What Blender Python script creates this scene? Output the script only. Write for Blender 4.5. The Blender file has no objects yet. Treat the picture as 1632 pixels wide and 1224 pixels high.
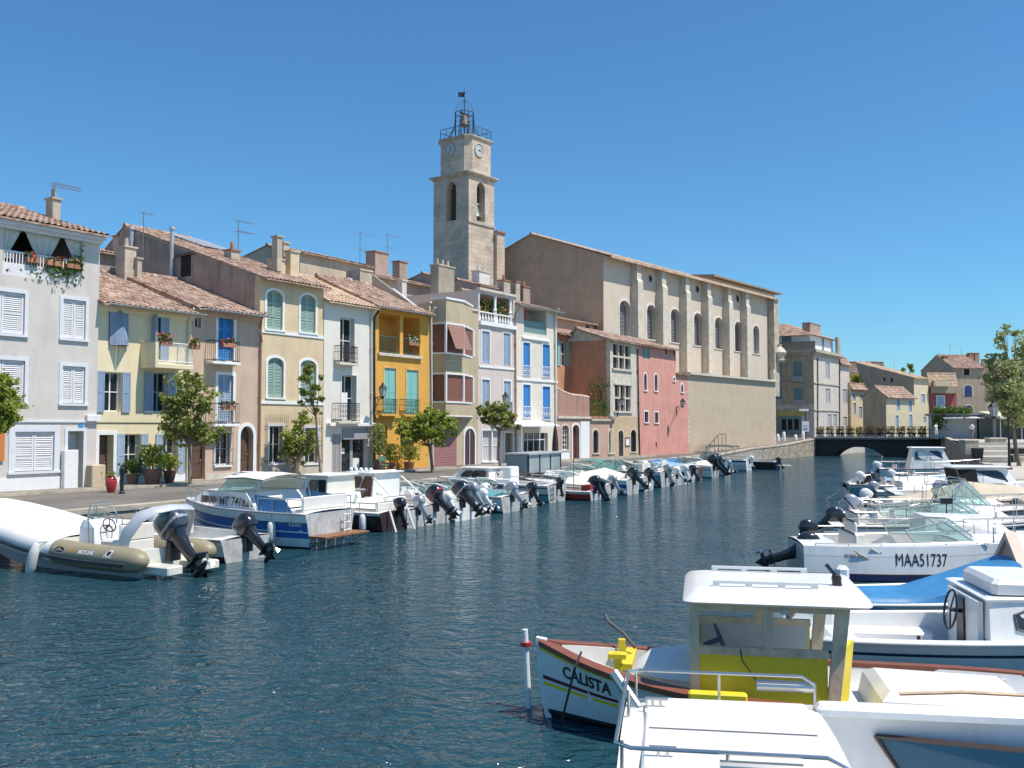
import bpy, math, random
from mathutils import Vector, Matrix, noise as mnoise

C = bpy.context.scene.collection
SC = bpy.context.scene
rad = math.radians
rnd = random.Random(7)

# ------------------------------------------------------------------ camera
CAMH = 3.4          # metres above the water (water surface is z = 0)
FPX = 1530.0        # focal length in photograph pixels (1632 wide)
TILT = rad(2.54)
cam_d = bpy.data.cameras.new('camera')
cam_d.sensor_width = 36.0
cam_d.lens = 36.0 * FPX / 1632.0
cam_d.clip_start = 0.1
cam_d.clip_end = 3000.0
cam = bpy.data.objects.new('camera', cam_d)
cam.location = (0, 0, CAMH)
cam.rotation_euler = (rad(90) + TILT, 0, 0)
C.objects.link(cam)
SC.camera = cam

# ------------------------------------------------------------------ sky and sun
SUN_AZ = Vector((1.0, -0.42, 0)).normalized()
SUN_EL = rad(62)
SUNV = Vector((SUN_AZ.x * math.cos(SUN_EL), SUN_AZ.y * math.cos(SUN_EL), math.sin(SUN_EL)))
world = bpy.data.worlds.new('World')
SC.world = world
world.use_nodes = True
wn = world.node_tree
wn.nodes.clear()
wo = wn.nodes.new('ShaderNodeOutputWorld')
wb = wn.nodes.new('ShaderNodeBackground')
sky = wn.nodes.new('ShaderNodeTexSky')
sky.sky_type = 'NISHITA'
sky.sun_disc = False
sky.sun_elevation = SUN_EL
sky.sun_rotation = math.atan2(SUN_AZ.x, SUN_AZ.y)
sky.altitude = 0
sky.air_density = 1.0
sky.dust_density = 0.3
sky.ozone_density = 3.2
wb.inputs['Strength'].default_value = 0.119
tint = wn.nodes.new('ShaderNodeMix')        # clear dry mistral air: a purer blue than the standard atmosphere
tint.data_type = 'RGBA'
tint.blend_type = 'MULTIPLY'
tint.inputs['Factor'].default_value = 1.0
tint.inputs['B'].default_value = (0.50, 0.89, 1.10, 1)
wn.links.new(sky.outputs[0], tint.inputs['A'])
wn.links.new(tint.outputs['Result'], wb.inputs['Color'])
wn.links.new(wb.outputs[0], wo.inputs[0])
sun_d = bpy.data.lights.new('sun', 'SUN')
sun_d.energy = 5.0
sun_d.angle = rad(0.5)
sun_d.color = (1.0, 0.93, 0.84)
sun = bpy.data.objects.new('sun', sun_d)
sun.rotation_euler = SUNV.to_track_quat('Z', 'Y').to_euler()
sun.location = (40, -10, 60)
C.objects.link(sun)
SC.view_settings.view_transform = 'Standard'
SC.view_settings.look = 'None'
SC.view_settings.exposure = 0.17
SC.view_settings.gamma = 1.0

# ------------------------------------------------------------------ pixels to places
def ray(px, py):
    xc = (px - 816.0) / FPX
    yc = (612.0 - py) / FPX
    return Vector((xc, math.cos(TILT) - yc * math.sin(TILT), math.sin(TILT) + yc * math.cos(TILT)))

def W(px, py, z=0.0):
    r = ray(px, py)
    k = (z - CAMH) / r.z
    return Vector((r.x * k, r.y * k, z))

def D(px, py, d):
    r = ray(px, py)
    k = d / r.y
    return Vector((r.x * k, d, CAMH + r.z * k))

class Fr:
    """A vertical frame: local x runs along a facade (to the right), local y into the building, z up."""
    def __init__(s, ox, oy, deg):
        a = rad(deg)
        s.o = Vector((ox, oy, 0))
        s.t = Vector((math.sin(a), math.cos(a), 0))
        s.b = Vector((-math.cos(a), math.sin(a), 0))
        s.rz = math.pi / 2 - a
    def w(s, x, y, z=0.0):
        p = s.o + s.t * x + s.b * y
        return Vector((p.x, p.y, z))
    def loc(s, p):
        d = Vector((p.x, p.y, 0)) - s.o
        return Vector((d.dot(s.t), d.dot(s.b), p.z))
    def at(s, px, py, y=0.0):
        r = ray(px, py)
        k = (y - (Vector((0, 0, 0)) - s.o).dot(s.b)) / r.dot(s.b)
        p = Vector((r.x * k, r.y * k, 0))
        return ((p - s.o).dot(s.t), CAMH + r.z * k)
    def atx(s, px, py, x):
        r = ray(px, py)
        k = (x - (Vector((0, 0, 0)) - s.o).dot(s.t)) / r.dot(s.t)
        p = Vector((r.x * k, r.y * k, 0))
        return ((p - s.o).dot(s.b), CAMH + r.z * k)
    def box(s, x0, y0, x1, y1, y=0.0):
        """pixel rectangle on the plane local y -> (u0, u1, z0, z1)"""
        xm, ym = (x0 + x1) / 2, (y0 + y1) / 2
        return (s.at(x0, ym, y)[0], s.at(x1, ym, y)[0], s.at(xm, y1, y)[1], s.at(xm, y0, y)[1])

ROW = Fr(-16.7, 38.2, 33.1)

# ------------------------------------------------------------------ materials
MATS = {}
def lin(c):
    return tuple(((v / 255.0 + 0.055) / 1.055) ** 2.4 if v > 10 else v / 255.0 / 12.92 for v in c)

def mat(name, col, rough=0.8, metal=0.0, var=0.0, vscale=3.0, bump=0.0, bscale=20.0, col2=None, detail=4.0,
        spec=0.5, stain=0.0, stretch=(1, 1, 1), alpha=None, trans=0.0, coat=0.0):
    if name in MATS:
        return MATS[name]
    m = bpy.data.materials.new(name)
    m.use_nodes = True
    nt = m.node_tree
    b = nt.nodes['Principled BSDF']
    b.inputs['Roughness'].default_value = rough
    b.inputs['Metallic'].default_value = metal
    b.inputs['Specular IOR Level'].default_value = spec
    b.inputs['Base Color'].default_value = (*col, 1)
    if coat:
        b.inputs['Coat Weight'].default_value = coat
        b.inputs['Coat Roughness'].default_value = 0.08
    if trans:
        b.inputs['Transmission Weight'].default_value = trans
    tc = nt.nodes.new('ShaderNodeTexCoord')
    mp = nt.nodes.new('ShaderNodeMapping')
    mp.inputs['Scale'].default_value = stretch
    nt.links.new(tc.outputs['Object'], mp.inputs[0])
    last = None
    if var > 0:
        n = nt.nodes.new('ShaderNodeTexNoise')
        n.inputs['Scale'].default_value = vscale
        n.inputs['Detail'].default_value = detail
        n.inputs['Roughness'].default_value = 0.62
        nt.links.new(mp.outputs[0], n.inputs['Vector'])
        r = nt.nodes.new('ShaderNodeMapRange')
        r.inputs['From Min'].default_value = 0.3
        r.inputs['From Max'].default_value = 0.7
        nt.links.new(n.outputs['Fac'], r.inputs['Value'])
        mx = nt.nodes.new('ShaderNodeMix')
        mx.data_type = 'RGBA'
        c2 = col2 if col2 else tuple(v * (1 - var) for v in col)
        c1 = col if col2 else tuple(min(1, v * (1 + var * 0.5)) for v in col)
        mx.inputs['A'].default_value = (*c1, 1)
        mx.inputs['B'].default_value = (*c2, 1)
        nt.links.new(r.outputs[0], mx.inputs['Factor'])
        last = mx.outputs['Result']
    if stain > 0:       # rain streaks and dirt, tall narrow noise with its own shape
        mp2 = nt.nodes.new('ShaderNodeMapping')
        mp2.inputs['Scale'].default_value = (2.2, 2.2, 0.28)
        nt.links.new(tc.outputs['Object'], mp2.inputs[0])
        n2 = nt.nodes.new('ShaderNodeTexNoise')
        n2.inputs['Scale'].default_value = 1.0
        n2.inputs['Detail'].default_value = 6
        n2.inputs['Roughness'].default_value = 0.65
        nt.links.new(mp2.outputs[0], n2.inputs['Vector'])
        r2 = nt.nodes.new('ShaderNodeMapRange')
        r2.inputs['From Min'].default_value = 0.5
        r2.inputs['From Max'].default_value = 0.78
        r2.inputs['To Max'].default_value = stain
        nt.links.new(n2.outputs['Fac'], r2.inputs['Value'])
        mx2 = nt.nodes.new('ShaderNodeMix')
        mx2.data_type = 'RGBA'
        if last:
            nt.links.new(last, mx2.inputs['A'])
        else:
            mx2.inputs['A'].default_value = (*col, 1)
        g = sum(col) / 3
        mx2.inputs['B'].default_value = (g * 0.42, g * 0.37, g * 0.32, 1)
        nt.links.new(r2.outputs[0], mx2.inputs['Factor'])
        last = mx2.outputs['Result']
    if last:
        nt.links.new(last, b.inputs['Base Color'])
    if bump > 0:
        n3 = nt.nodes.new('ShaderNodeTexNoise')
        n3.inputs['Scale'].default_value = bscale
        n3.inputs['Detail'].default_value = 5
        nt.links.new(mp.outputs[0], n3.inputs['Vector'])
        bp = nt.nodes.new('ShaderNodeBump')
        bp.inputs['Strength'].default_value = bump
        bp.inputs['Distance'].default_value = 0.02
        nt.links.new(n3.outputs['Fac'], bp.inputs['Height'])
        nt.links.new(bp.outputs[0], b.inputs['Normal'])
    MATS[name] = m
    return m

def stucco(name, col, var=0.16, stain=0.35):
    return mat(name, col, rough=0.92, var=var * 1.5, vscale=0.9, bump=0.35, bscale=14, stain=min(0.85, stain * 1.7), detail=8, spec=0.2)

def paint(name, col, rough=0.55, var=0.08):
    return mat(name, col, rough=rough, var=var, vscale=4, spec=0.35, detail=6)

def gel(name, col, rough=0.28, var=0.05):
    return mat(name, col, rough=rough, var=var * 1.6, vscale=2.5, spec=0.5, detail=8, stain=0.3, bump=0.05, bscale=6)

def cellmat(name, cols, scale, stretch=(1, 1, 1), rough=0.9, bump=0.0, mortar=None, mw=0.04, noise_amt=0.35):
    """patchwork of irregular stones or tiles: one random colour for each voronoi cell"""
    if name in MATS:
        return MATS[name]
    m = bpy.data.materials.new(name)
    m.use_nodes = True
    nt = m.node_tree
    b = nt.nodes['Principled BSDF']
    b.inputs['Roughness'].default_value = rough
    b.inputs['Specular IOR Level'].default_value = 0.2
    tc = nt.nodes.new('ShaderNodeTexCoord')
    mp = nt.nodes.new('ShaderNodeMapping')
    mp.inputs['Scale'].default_value = stretch
    nt.links.new(tc.outputs['Object'], mp.inputs[0])
    v = nt.nodes.new('ShaderNodeTexVoronoi')
    v.inputs['Scale'].default_value = scale
    nt.links.new(mp.outputs[0], v.inputs['Vector'])
    sep = nt.nodes.new('ShaderNodeSeparateColor')
    nt.links.new(v.outputs['Color'], sep.inputs[0])
    cr = nt.nodes.new('ShaderNodeValToRGB')
    els = cr.color_ramp.elements
    while len(els) < len(cols):
        els.new(0.5)
    for i, c in enumerate(cols):
        els[i].position = i / max(1, len(cols) - 1)
        els[i].color = (*c, 1)
    nt.links.new(sep.outputs[0], cr.inputs[0])
    n = nt.nodes.new('ShaderNodeTexNoise')
    n.inputs['Scale'].default_value = 1.3
    n.inputs['Detail'].default_value = 8
    n.inputs['Roughness'].default_value = 0.7
    nt.links.new(tc.outputs['Object'], n.inputs['Vector'])
    hs = nt.nodes.new('ShaderNodeMix')
    hs.data_type = 'RGBA'
    hs.blend_type = 'MULTIPLY'
    hs.inputs['Factor'].default_value = noise_amt
    rr = nt.nodes.new('ShaderNodeMapRange')
    rr.inputs['From Min'].default_value = 0.3
    rr.inputs['From Max'].default_value = 0.68
    rr.inputs['To Min'].default_value = 0.35
    rr.inputs['To Max'].default_value = 1.25
    nt.links.new(n.outputs['Fac'], rr.inputs['Value'])
    nt.links.new(cr.outputs[0], hs.inputs['A'])
    nt.links.new(rr.outputs[0], hs.inputs['B'])
    out = hs.outputs['Result']
    if mortar:
        v2 = nt.nodes.new('ShaderNodeTexVoronoi')
        v2.feature = 'DISTANCE_TO_EDGE'
        v2.inputs['Scale'].default_value = scale
        nt.links.new(mp.outputs[0], v2.inputs['Vector'])
        r = nt.nodes.new('ShaderNodeMapRange')
        r.inputs['From Min'].default_value = mw * 0.5
        r.inputs['From Max'].default_value = mw * 1.5
        nt.links.new(v2.outputs['Distance'], r.inputs['Value'])
        mx = nt.nodes.new('ShaderNodeMix')
        mx.data_type = 'RGBA'
        mx.inputs['A'].default_value = (*mortar, 1)
        nt.links.new(r.outputs[0], mx.inputs['Factor'])
        nt.links.new(out, mx.inputs['B'])
        out = mx.outputs['Result']
        if bump:
            bp = nt.nodes.new('ShaderNodeBump')
            bp.inputs['Strength'].default_value = bump
            bp.inputs['Distance'].default_value = 0.03
            nt.links.new(r.outputs[0], bp.inputs['Height'])
            nt.links.new(bp.outputs[0], b.inputs['Normal'])
    nt.links.new(out, b.inputs['Base Color'])
    MATS[name] = m
    return m

def ashlar(name, c1, c2, mortar, bw=0.7, bh=0.32, bump=0.4):
    """coursed stone blocks on vertical walls"""
    if name in MATS:
        return MATS[name]
    m = bpy.data.materials.new(name)
    m.use_nodes = True
    nt = m.node_tree
    b = nt.nodes['Principled BSDF']
    b.inputs['Roughness'].default_value = 0.92
    b.inputs['Specular IOR Level'].default_value = 0.2
    tc = nt.nodes.new('ShaderNodeTexCoord')
    sx = nt.nodes.new('ShaderNodeSeparateXYZ')
    nt.links.new(tc.outputs['Object'], sx.inputs[0])
    ad = nt.nodes.new('ShaderNodeMath')
    ad.operation = 'ADD'
    nt.links.new(sx.outputs[0], ad.inputs[0])
    nt.links.new(sx.outputs[1], ad.inputs[1])
    cx = nt.nodes.new('ShaderNodeCombineXYZ')
    nt.links.new(ad.outputs[0], cx.inputs[0])
    nt.links.new(sx.outputs[2], cx.inputs[1])
    br = nt.nodes.new('ShaderNodeTexBrick')
    br.inputs['Scale'].default_value = 1.0
    br.inputs['Brick Width'].default_value = bw
    br.inputs['Row Height'].default_value = bh
    br.inputs['Mortar Size'].default_value = 0.012
    br.inputs['Mortar Smooth'].default_value = 0.3
    br.inputs['Color1'].default_value = (*c1, 1)
    br.inputs['Color2'].default_value = (*c2, 1)
    br.inputs['Mortar'].default_value = (*mortar, 1)
    nt.links.new(cx.outputs[0], br.inputs['Vector'])
    n = nt.nodes.new('ShaderNodeTexNoise')
    n.inputs['Scale'].default_value = 0.55
    n.inputs['Detail'].default_value = 9
    n.inputs['Roughness'].default_value = 0.7
    nt.links.new(tc.outputs['Object'], n.inputs['Vector'])
    rr = nt.nodes.new('ShaderNodeMapRange')
    rr.inputs['From Min'].default_value = 0.3
    rr.inputs['From Max'].default_value = 0.7
    rr.inputs['To Min'].default_value = 0.62
    rr.inputs['To Max'].default_value = 1.15
    nt.links.new(n.outputs['Fac'], rr.inputs['Value'])
    mx = nt.nodes.new('ShaderNodeMix')
    mx.data_type = 'RGBA'
    mx.blend_type = 'MULTIPLY'
    mx.inputs['Factor'].default_value = 1.0
    nt.links.new(br.outputs['Color'], mx.inputs['A'])
    nt.links.new(rr.outputs[0], mx.inputs['B'])
    nt.links.new(mx.outputs['Result'], b.inputs['Base Color'])
    bp = nt.nodes.new('ShaderNodeBump')
    bp.inputs['Strength'].default_value = bump
    bp.inputs['Distance'].default_value = 0.02
    nt.links.new(br.outputs['Fac'], bp.inputs['Height'])
    bp.invert = True
    nt.links.new(bp.outputs[0], b.inputs['Normal'])
    MATS[name] = m
    return m

def leafmat(name, c1, c2, c3, scale=1.6):
    if name in MATS:
        return MATS[name]
    m = bpy.data.materials.new(name)
    m.use_nodes = True
    nt = m.node_tree
    b = nt.nodes['Principled BSDF']
    b.inputs['Roughness'].default_value = 0.5
    b.inputs['Specular IOR Level'].default_value = 0.35
    tc = nt.nodes.new('ShaderNodeTexCoord')
    n = nt.nodes.new('ShaderNodeTexNoise')
    n.inputs['Scale'].default_value = scale
    n.inputs['Detail'].default_value = 8
    n.inputs['Roughness'].default_value = 0.8
    nt.links.new(tc.outputs['Object'], n.inputs['Vector'])
    cr = nt.nodes.new('ShaderNodeValToRGB')
    cr.color_ramp.elements.new(0.5)
    for e, p, c in zip(cr.color_ramp.elements, (0.34, 0.5, 0.66), (c1, c2, c3)):
        e.position = p
        e.color = (*c, 1)
    nt.links.new(n.outputs['Fac'], cr.inputs[0])
    nt.links.new(cr.outputs[0], b.inputs['Base Color'])
    tr = nt.nodes.new('ShaderNodeBsdfTranslucent')
    nt.links.new(cr.outputs[0], tr.inputs['Color'])
    ms = nt.nodes.new('ShaderNodeMixShader')
    ms.inputs[0].default_value = 0.42
    nt.links.new(b.outputs[0], ms.inputs[1])
    nt.links.new(tr.outputs[0], ms.inputs[2])
    nt.links.new(ms.outputs[0], nt.nodes['Material Output'].inputs['Surface'])
    MATS[name] = m
    return m

def clearglass(name, col=(0.75, 0.9, 0.88), alpha=0.35, rough=0.04):
    """thin tinted glass: a mirror-like sheen over a tinted see-through pane"""
    if name in MATS:
        return MATS[name]
    m = bpy.data.materials.new(name)
    m.use_nodes = True
    nt = m.node_tree
    nt.nodes.remove(nt.nodes['Principled BSDF'])
    t = nt.nodes.new('ShaderNodeBsdfTransparent')
    t.inputs[0].default_value = (*col, 1)
    g = nt.nodes.new('ShaderNodeBsdfPrincipled')
    g.inputs['Base Color'].default_value = (*[c * 0.6 for c in col], 1)
    g.inputs['Roughness'].default_value = rough
    ms = nt.nodes.new('ShaderNodeMixShader')
    ms.inputs[0].default_value = alpha
    nt.links.new(t.outputs[0], ms.inputs[1])
    nt.links.new(g.outputs[0], ms.inputs[2])
    nt.links.new(ms.outputs[0], nt.nodes['Material Output'].inputs['Surface'])
    MATS[name] = m
    return m

M_white = paint('white_paint', (0.78, 0.78, 0.76))
M_offw = stucco('off_white_plaster', (0.72, 0.69, 0.63), var=0.1)
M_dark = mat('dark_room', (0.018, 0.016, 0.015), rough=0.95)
M_glass = mat('window_glass', (0.02, 0.025, 0.03), rough=0.06, spec=0.7)
M_iron = mat('wrought_iron', (0.025, 0.025, 0.028), rough=0.5, spec=0.4)
M_zinc = mat('zinc_gutter', (0.5, 0.51, 0.52), rough=0.45, metal=0.4, var=0.2, vscale=5)
M_pvc = paint('beige_pipe', (0.62, 0.58, 0.5))
M_stone = mat('pale_stone', (0.62, 0.56, 0.46), rough=0.9, var=0.25, vscale=2.2, bump=0.4, bscale=9, stain=0.3, detail=8)
M_stone2 = mat('weathered_stone', (0.50, 0.43, 0.34), rough=0.9, var=0.35, vscale=1.4, bump=0.5, bscale=8, stain=0.35, detail=9)
M_terra = mat('terracotta', (0.42, 0.19, 0.11), rough=0.85, var=0.35, vscale=4)
M_tile = cellmat('clay_roof_tiles', [(0.29, 0.185, 0.14), (0.41, 0.275, 0.21), (0.50, 0.365, 0.285), (0.34, 0.215, 0.16), (0.55, 0.43, 0.35)],
                 4.0, stretch=(1.15, 0.62, 0.3), rough=0.9, noise_amt=0.75)
M_tile_pale = cellmat('pale_roof_tiles', [(0.50, 0.36, 0.25), (0.62, 0.48, 0.36), (0.55, 0.40, 0.28), (0.45, 0.30, 0.2)],
                      4.0, stretch=(1.15, 0.62, 0.3), rough=0.9, noise_amt=0.6)
M_steel = mat('polished_steel', (0.60, 0.57, 0.53), rough=0.32, metal=1.0)
M_black = mat('black_plastic', (0.02, 0.02, 0.022), rough=0.35, spec=0.5)
M_rubber = mat('grey_rubber', (0.10, 0.10, 0.10), rough=0.7)
M_rope = mat('rope', (0.45, 0.40, 0.30), rough=0.9)

# ------------------------------------------------------------------ mesh building
OFF = {}
class MB:
    def __init__(s):
        s.v = []; s.f = []; s.m = []
    def add(s, vs, fs, mi=0):
        n = len(s.v)
        s.v.extend([tuple(p) for p in vs])
        s.f.extend([tuple(i + n for i in f) for f in fs])
        s.m.extend([mi] * len(fs))
        return s
    def quad(s, a, b, c, d, mi=0):
        return s.add([a, b, c, d], [(0, 1, 2, 3)], mi)
    def poly(s, pts, mi=0):
        return s.add(pts, [tuple(range(len(pts)))], mi)
    def box(s, x0, y0, z0, x1, y1, z1, mi=0):
        return s.add([(x0, y0, z0), (x1, y0, z0), (x1, y1, z0), (x0, y1, z0), (x0, y0, z1), (x1, y0, z1), (x1, y1, z1), (x0, y1, z1)],
                     [(0, 3, 2, 1), (4, 5, 6, 7), (0, 1, 5, 4), (1, 2, 6, 5), (2, 3, 7, 6), (3, 0, 4, 7)], mi)
    def bbox(s, x0, y0, z0, x1, y1, z1, r=0.02, mi=0):
        """box with chamfered vertical and top edges"""
        r = min(r, (x1 - x0) / 2.1, (y1 - y0) / 2.1, (z1 - z0) / 2.1)
        ring = lambda i, z: [(x0 + r + i, y0 + i, z), (x1 - r - i, y0 + i, z), (x1 - i, y0 + r + i, z), (x1 - i, y1 - r - i, z),
                             (x1 - r - i, y1 - i, z), (x0 + r + i, y1 - i, z), (x0 + i, y1 - r - i, z), (x0 + i, y0 + r + i, z)]
        return s.loft([ring(0, z0), ring(0, z1 - r), ring(r * 0.9, z1)], closed=True, cap=True, mi=mi)
    def xbox(s, M, sx, sy, sz, mi=0):
        c = [(-1, -1, -1), (1, -1, -1), (1, 1, -1), (-1, 1, -1), (-1, -1, 1), (1, -1, 1), (1, 1, 1), (-1, 1, 1)]
        vs = [M @ Vector((a * sx / 2, b * sy / 2, d * sz / 2)) for a, b, d in c]
        return s.add(vs, [(0, 3, 2, 1), (4, 5, 6, 7), (0, 1, 5, 4), (1, 2, 6, 5), (2, 3, 7, 6), (3, 0, 4, 7)], mi)
    def loft(s, rings, closed=True, cap=False, mi=0, mis=None):
        n = len(rings[0])
        vs = [p for r in rings for p in r]
        fs = []; ms = []
        for i in range(len(rings) - 1):
            for j in range(n if closed else n - 1):
                k = (j + 1) % n
                fs.append((i * n + j, i * n + k, (i + 1) * n + k, (i + 1) * n + j))
                ms.append(mis[j] if mis else mi)
        if cap:
            fs.append(tuple(reversed(range(n)))); ms.append(mi)
            fs.append(tuple((len(rings) - 1) * n + j for j in range(n))); ms.append(mi)
        b = len(s.v)
        s.v.extend([tuple(p) for p in vs])
        s.f.extend([tuple(i + b for i in f) for f in fs])
        s.m.extend(ms)
        return s
    def tube(s, pts, r, n=6, cap=True, mi=0):
        pts = [Vector(p) for p in pts]
        rs = r if isinstance(r, (list, tuple)) else [r] * len(pts)
        rings = []
        up = None
        for i, p in enumerate(pts):
            d = (pts[min(i + 1, len(pts) - 1)] - pts[max(i - 1, 0)])
            if d.length < 1e-9:
                d = Vector((0, 0, 1))
            d.normalize()
            if up is None:
                up = Vector((0, 0, 1)) if abs(d.z) < 0.9 else Vector((1, 0, 0))
            a = d.cross(up)
            if a.length < 1e-4:
                a = d.cross(Vector((1, 0, 0.3)))
            a.normalize()
            bb = a.cross(d).normalized()
            up = bb
            rings.append([p + (a * math.cos(2 * math.pi * k / n) + bb * math.sin(2 * math.pi * k / n)) * rs[i] for k in range(n)])
        return s.loft(rings, True, cap, mi)
    def cyl(s, p0, p1, r0, r1=None, n=10, mi=0):
        return s.tube([p0, p1], [r0, r0 if r1 is None else r1], n, True, mi)
    def lathe(s, prof, c=(0, 0, 0), n=14, mi=0):
        rings = [[(c[0] + r * math.cos(2 * math.pi * k / n), c[1] + r * math.sin(2 * math.pi * k / n), c[2] + z) for k in range(n)] for r, z in prof]
        return s.loft(rings, True, True, mi)
    def ball(s, c, rx, ry=None, rz=None, nu=10, nv=7, mi=0):
        ry = rx if ry is None else ry
        rz = rx if rz is None else rz
        rings = []
        for i in range(nv + 1):
            t = math.pi * (0.02 + 0.96 * i / nv)
            rings.append([(c[0] + rx * math.sin(t) * math.cos(2 * math.pi * k / nu), c[1] + ry * math.sin(t) * math.sin(2 * math.pi * k / nu),
                           c[2] - rz * math.cos(t)) for k in range(nu)])
        return s.loft(rings, True, True, mi)
    def prism(s, pts, h0, h1, axis='y', mi=0):
        """polygon given in (u, z) extruded along y (or (x, y) along z, or (y, z) along x)"""
        f = {'y': lambda p, h: (p[0], h, p[1]), 'z': lambda p, h: (p[0], p[1], h), 'x': lambda p, h: (h, p[0], p[1])}[axis]
        n = len(pts)
        vs = [f(p, h0) for p in pts] + [f(p, h1) for p in pts]
        fs = [tuple(range(n)), tuple(reversed(range(n, 2 * n)))] + [(i, i + n, (i + 1) % n + n, (i + 1) % n) for i in range(n)]
        return s.add(vs, fs, mi)
    def xf(s, M):
        s.v = [tuple(M @ Vector(p)) for p in s.v]
        return s
    def build(s, name, m, parent=None, smooth=False, label=None, fix=True):
        me = bpy.data.meshes.new(name)
        ox = OFF.get(parent.name, (0, 0, 0)) if parent else (0, 0, 0)
        vs = [(a - ox[0], b - ox[1], c - ox[2]) for a, b, c in s.v]
        me.from_pydata(vs, [], s.f)
        ms = m if isinstance(m, (list, tuple)) else [m]
        for x in ms:
            me.materials.append(x)
        if len(ms) > 1:
            me.polygons.foreach_set('material_index', s.m)
        if fix:
            import bmesh
            bm = bmesh.new(); bm.from_mesh(me)
            bmesh.ops.recalc_face_normals(bm, faces=bm.faces)
            bm.to_mesh(me); bm.free()
        if smooth:
            me.polygons.foreach_set('use_smooth', [True] * len(me.polygons))
            if smooth is not True:
                me.set_sharp_from_angle(angle=rad(smooth))
        me.update()
        o = bpy.data.objects.new(name, me)
        C.objects.link(o)
        if parent:
            o.parent = parent
            OFF[o.name] = ox
        if label:
            o['label'] = label
        return o

def thing(name, label, cat, loc=(0, 0, 0), rz=0.0, group=None, off=(0, 0, 0)):
    o = bpy.data.objects.new(name, None)
    o.empty_display_size = 0.3
    C.objects.link(o)
    o.location = loc
    o.rotation_euler = (0, 0, rz)
    o['label'] = label
    o['category'] = cat
    if group:
        o['group'] = group
    OFF[o.name] = off
    return o

def tag(o, label, cat, group=None):
    o['label'] = label; o['category'] = cat
    if group:
        o['group'] = group
    return o

def struct(o, kind='structure'):
    o['kind'] = kind
    return o

def copy_tree(o, parent=None, loc=None, rz=None, label=None):
    c = o.copy()
    C.objects.link(c)
    if parent is not None:
        c.parent = parent
    OFF[c.name] = OFF.get(o.name, (0, 0, 0))
    for ch in list(o.children):
        copy_tree(ch, c)
    if loc is not None:
        c.location = loc
    if rz is not None:
        c.rotation_euler = (0, 0, rz)
    if label:
        c['label'] = label
    return c

def text_geo(txt, size, bold=0.0, width=1.0):
    cu = bpy.data.curves.new('lettering', 'FONT')
    cu.body = txt
    cu.size = size
    cu.offset = bold
    cu.resolution_u = 3
    o = bpy.data.objects.new('lettering', cu)
    C.objects.link(o)
    dg = bpy.context.evaluated_depsgraph_get()
    me = bpy.data.meshes.new_from_object(o.evaluated_get(dg))
    vs = [(v.co.x * width, v.co.y) for v in me.vertices]
    fs = [tuple(p.vertices) for p in me.polygons]
    bpy.data.objects.remove(o)
    bpy.data.curves.remove(cu)
    bpy.data.meshes.remove(me)
    return vs, fs
# ================================================================== SETTING
GZ = 0.95            # quay level above the water
def interp(tab, x):
    if x <= tab[0][0]: return tab[0][1]
    for (a, va), (b, vb) in zip(tab, tab[1:]):
        if x <= b:
            return va + (vb - va) * (x - a) / (b - a)
    return tab[-1][1]
LEFT_EDGE = [(-12, -34.3), (25.4, -14.1), (96, 24.0), (112, 35.4), (150, 62.0)]     # (depth, x)
LEFT_Z = [(87, GZ), (104, 1.48), (112, 2.0), (125, 2.1)]
RIGHT_EDGE = [(-12, 9.0), (4, 9.6), (11, 10.6), (18, 12.2), (26, 14.6), (34, 17.7), (39.5, 20.1), (44.5, 22.3), (62, 30.5), (74, 35.6), (105.7, 47.3), (150, 80.0)]

# water
wm = bpy.data.materials.new('canal_water'); wm.use_nodes = True
nt = wm.node_tree; b = nt.nodes['Principled BSDF']
b.inputs['Base Color'].default_value = (0.016, 0.058, 0.076, 1)
b.inputs['Roughness'].default_value = 0.07
b.inputs['IOR'].default_value = 1.33
tc = nt.nodes.new('ShaderNodeTexCoord')
def wnoise(scale, stretch, detail, dist, rot=0.0):
    mp = nt.nodes.new('ShaderNodeMapping')
    mp.inputs['Scale'].default_value = stretch
    mp.inputs['Rotation'].default_value = (0, 0, rot)
    nt.links.new(tc.outputs['Object'], mp.inputs[0])
    n = nt.nodes.new('ShaderNodeTexNoise')
    n.inputs['Scale'].default_value = scale
    n.inputs['Detail'].default_value = detail
    n.inputs['Roughness'].default_value = 0.55
    n.inputs['Distortion'].default_value = dist
    nt.links.new(mp.outputs[0], n.inputs['Vector'])
    return n
n1 = wnoise(1.5, (0.9, 1.15, 1), 2.0, 0.8, 0.12)
n2 = wnoise(4.6, (0.9, 1.15, 1), 2.0, 0.9, -0.25)
n3 = wnoise(0.16, (1, 1, 1), 3.0, 0.3)
m1 = nt.nodes.new('ShaderNodeMath'); m1.operation = 'MULTIPLY_ADD'
nt.links.new(n2.outputs['Fac'], m1.inputs[0]); m1.inputs[1].default_value = 0.62
nt.links.new(n1.outputs['Fac'], m1.inputs[2])
gust = nt.nodes.new('ShaderNodeMapRange')       # wind ruffles some patches more than others
gust.inputs['From Min'].default_value = 0.35; gust.inputs['From Max'].default_value = 0.65
gust.inputs['To Min'].default_value = 0.5; gust.inputs['To Max'].default_value = 1.0
nt.links.new(n3.outputs['Fac'], gust.inputs['Value'])
bp = nt.nodes.new('ShaderNodeBump')
bp.inputs['Distance'].default_value = 0.22
nt.links.new(gust.outputs[0], bp.inputs['Strength'])
nt.links.new(m1.outputs[0], bp.inputs['Height'])
nt.links.new(bp.outputs[0], b.inputs['Normal'])
mb = MB()
mb.quad((-60, -30, 0), (160, -30, 0), (160, 170, 0), (-60, 170, 0))
struct(mb.build('water', wm))

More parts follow.
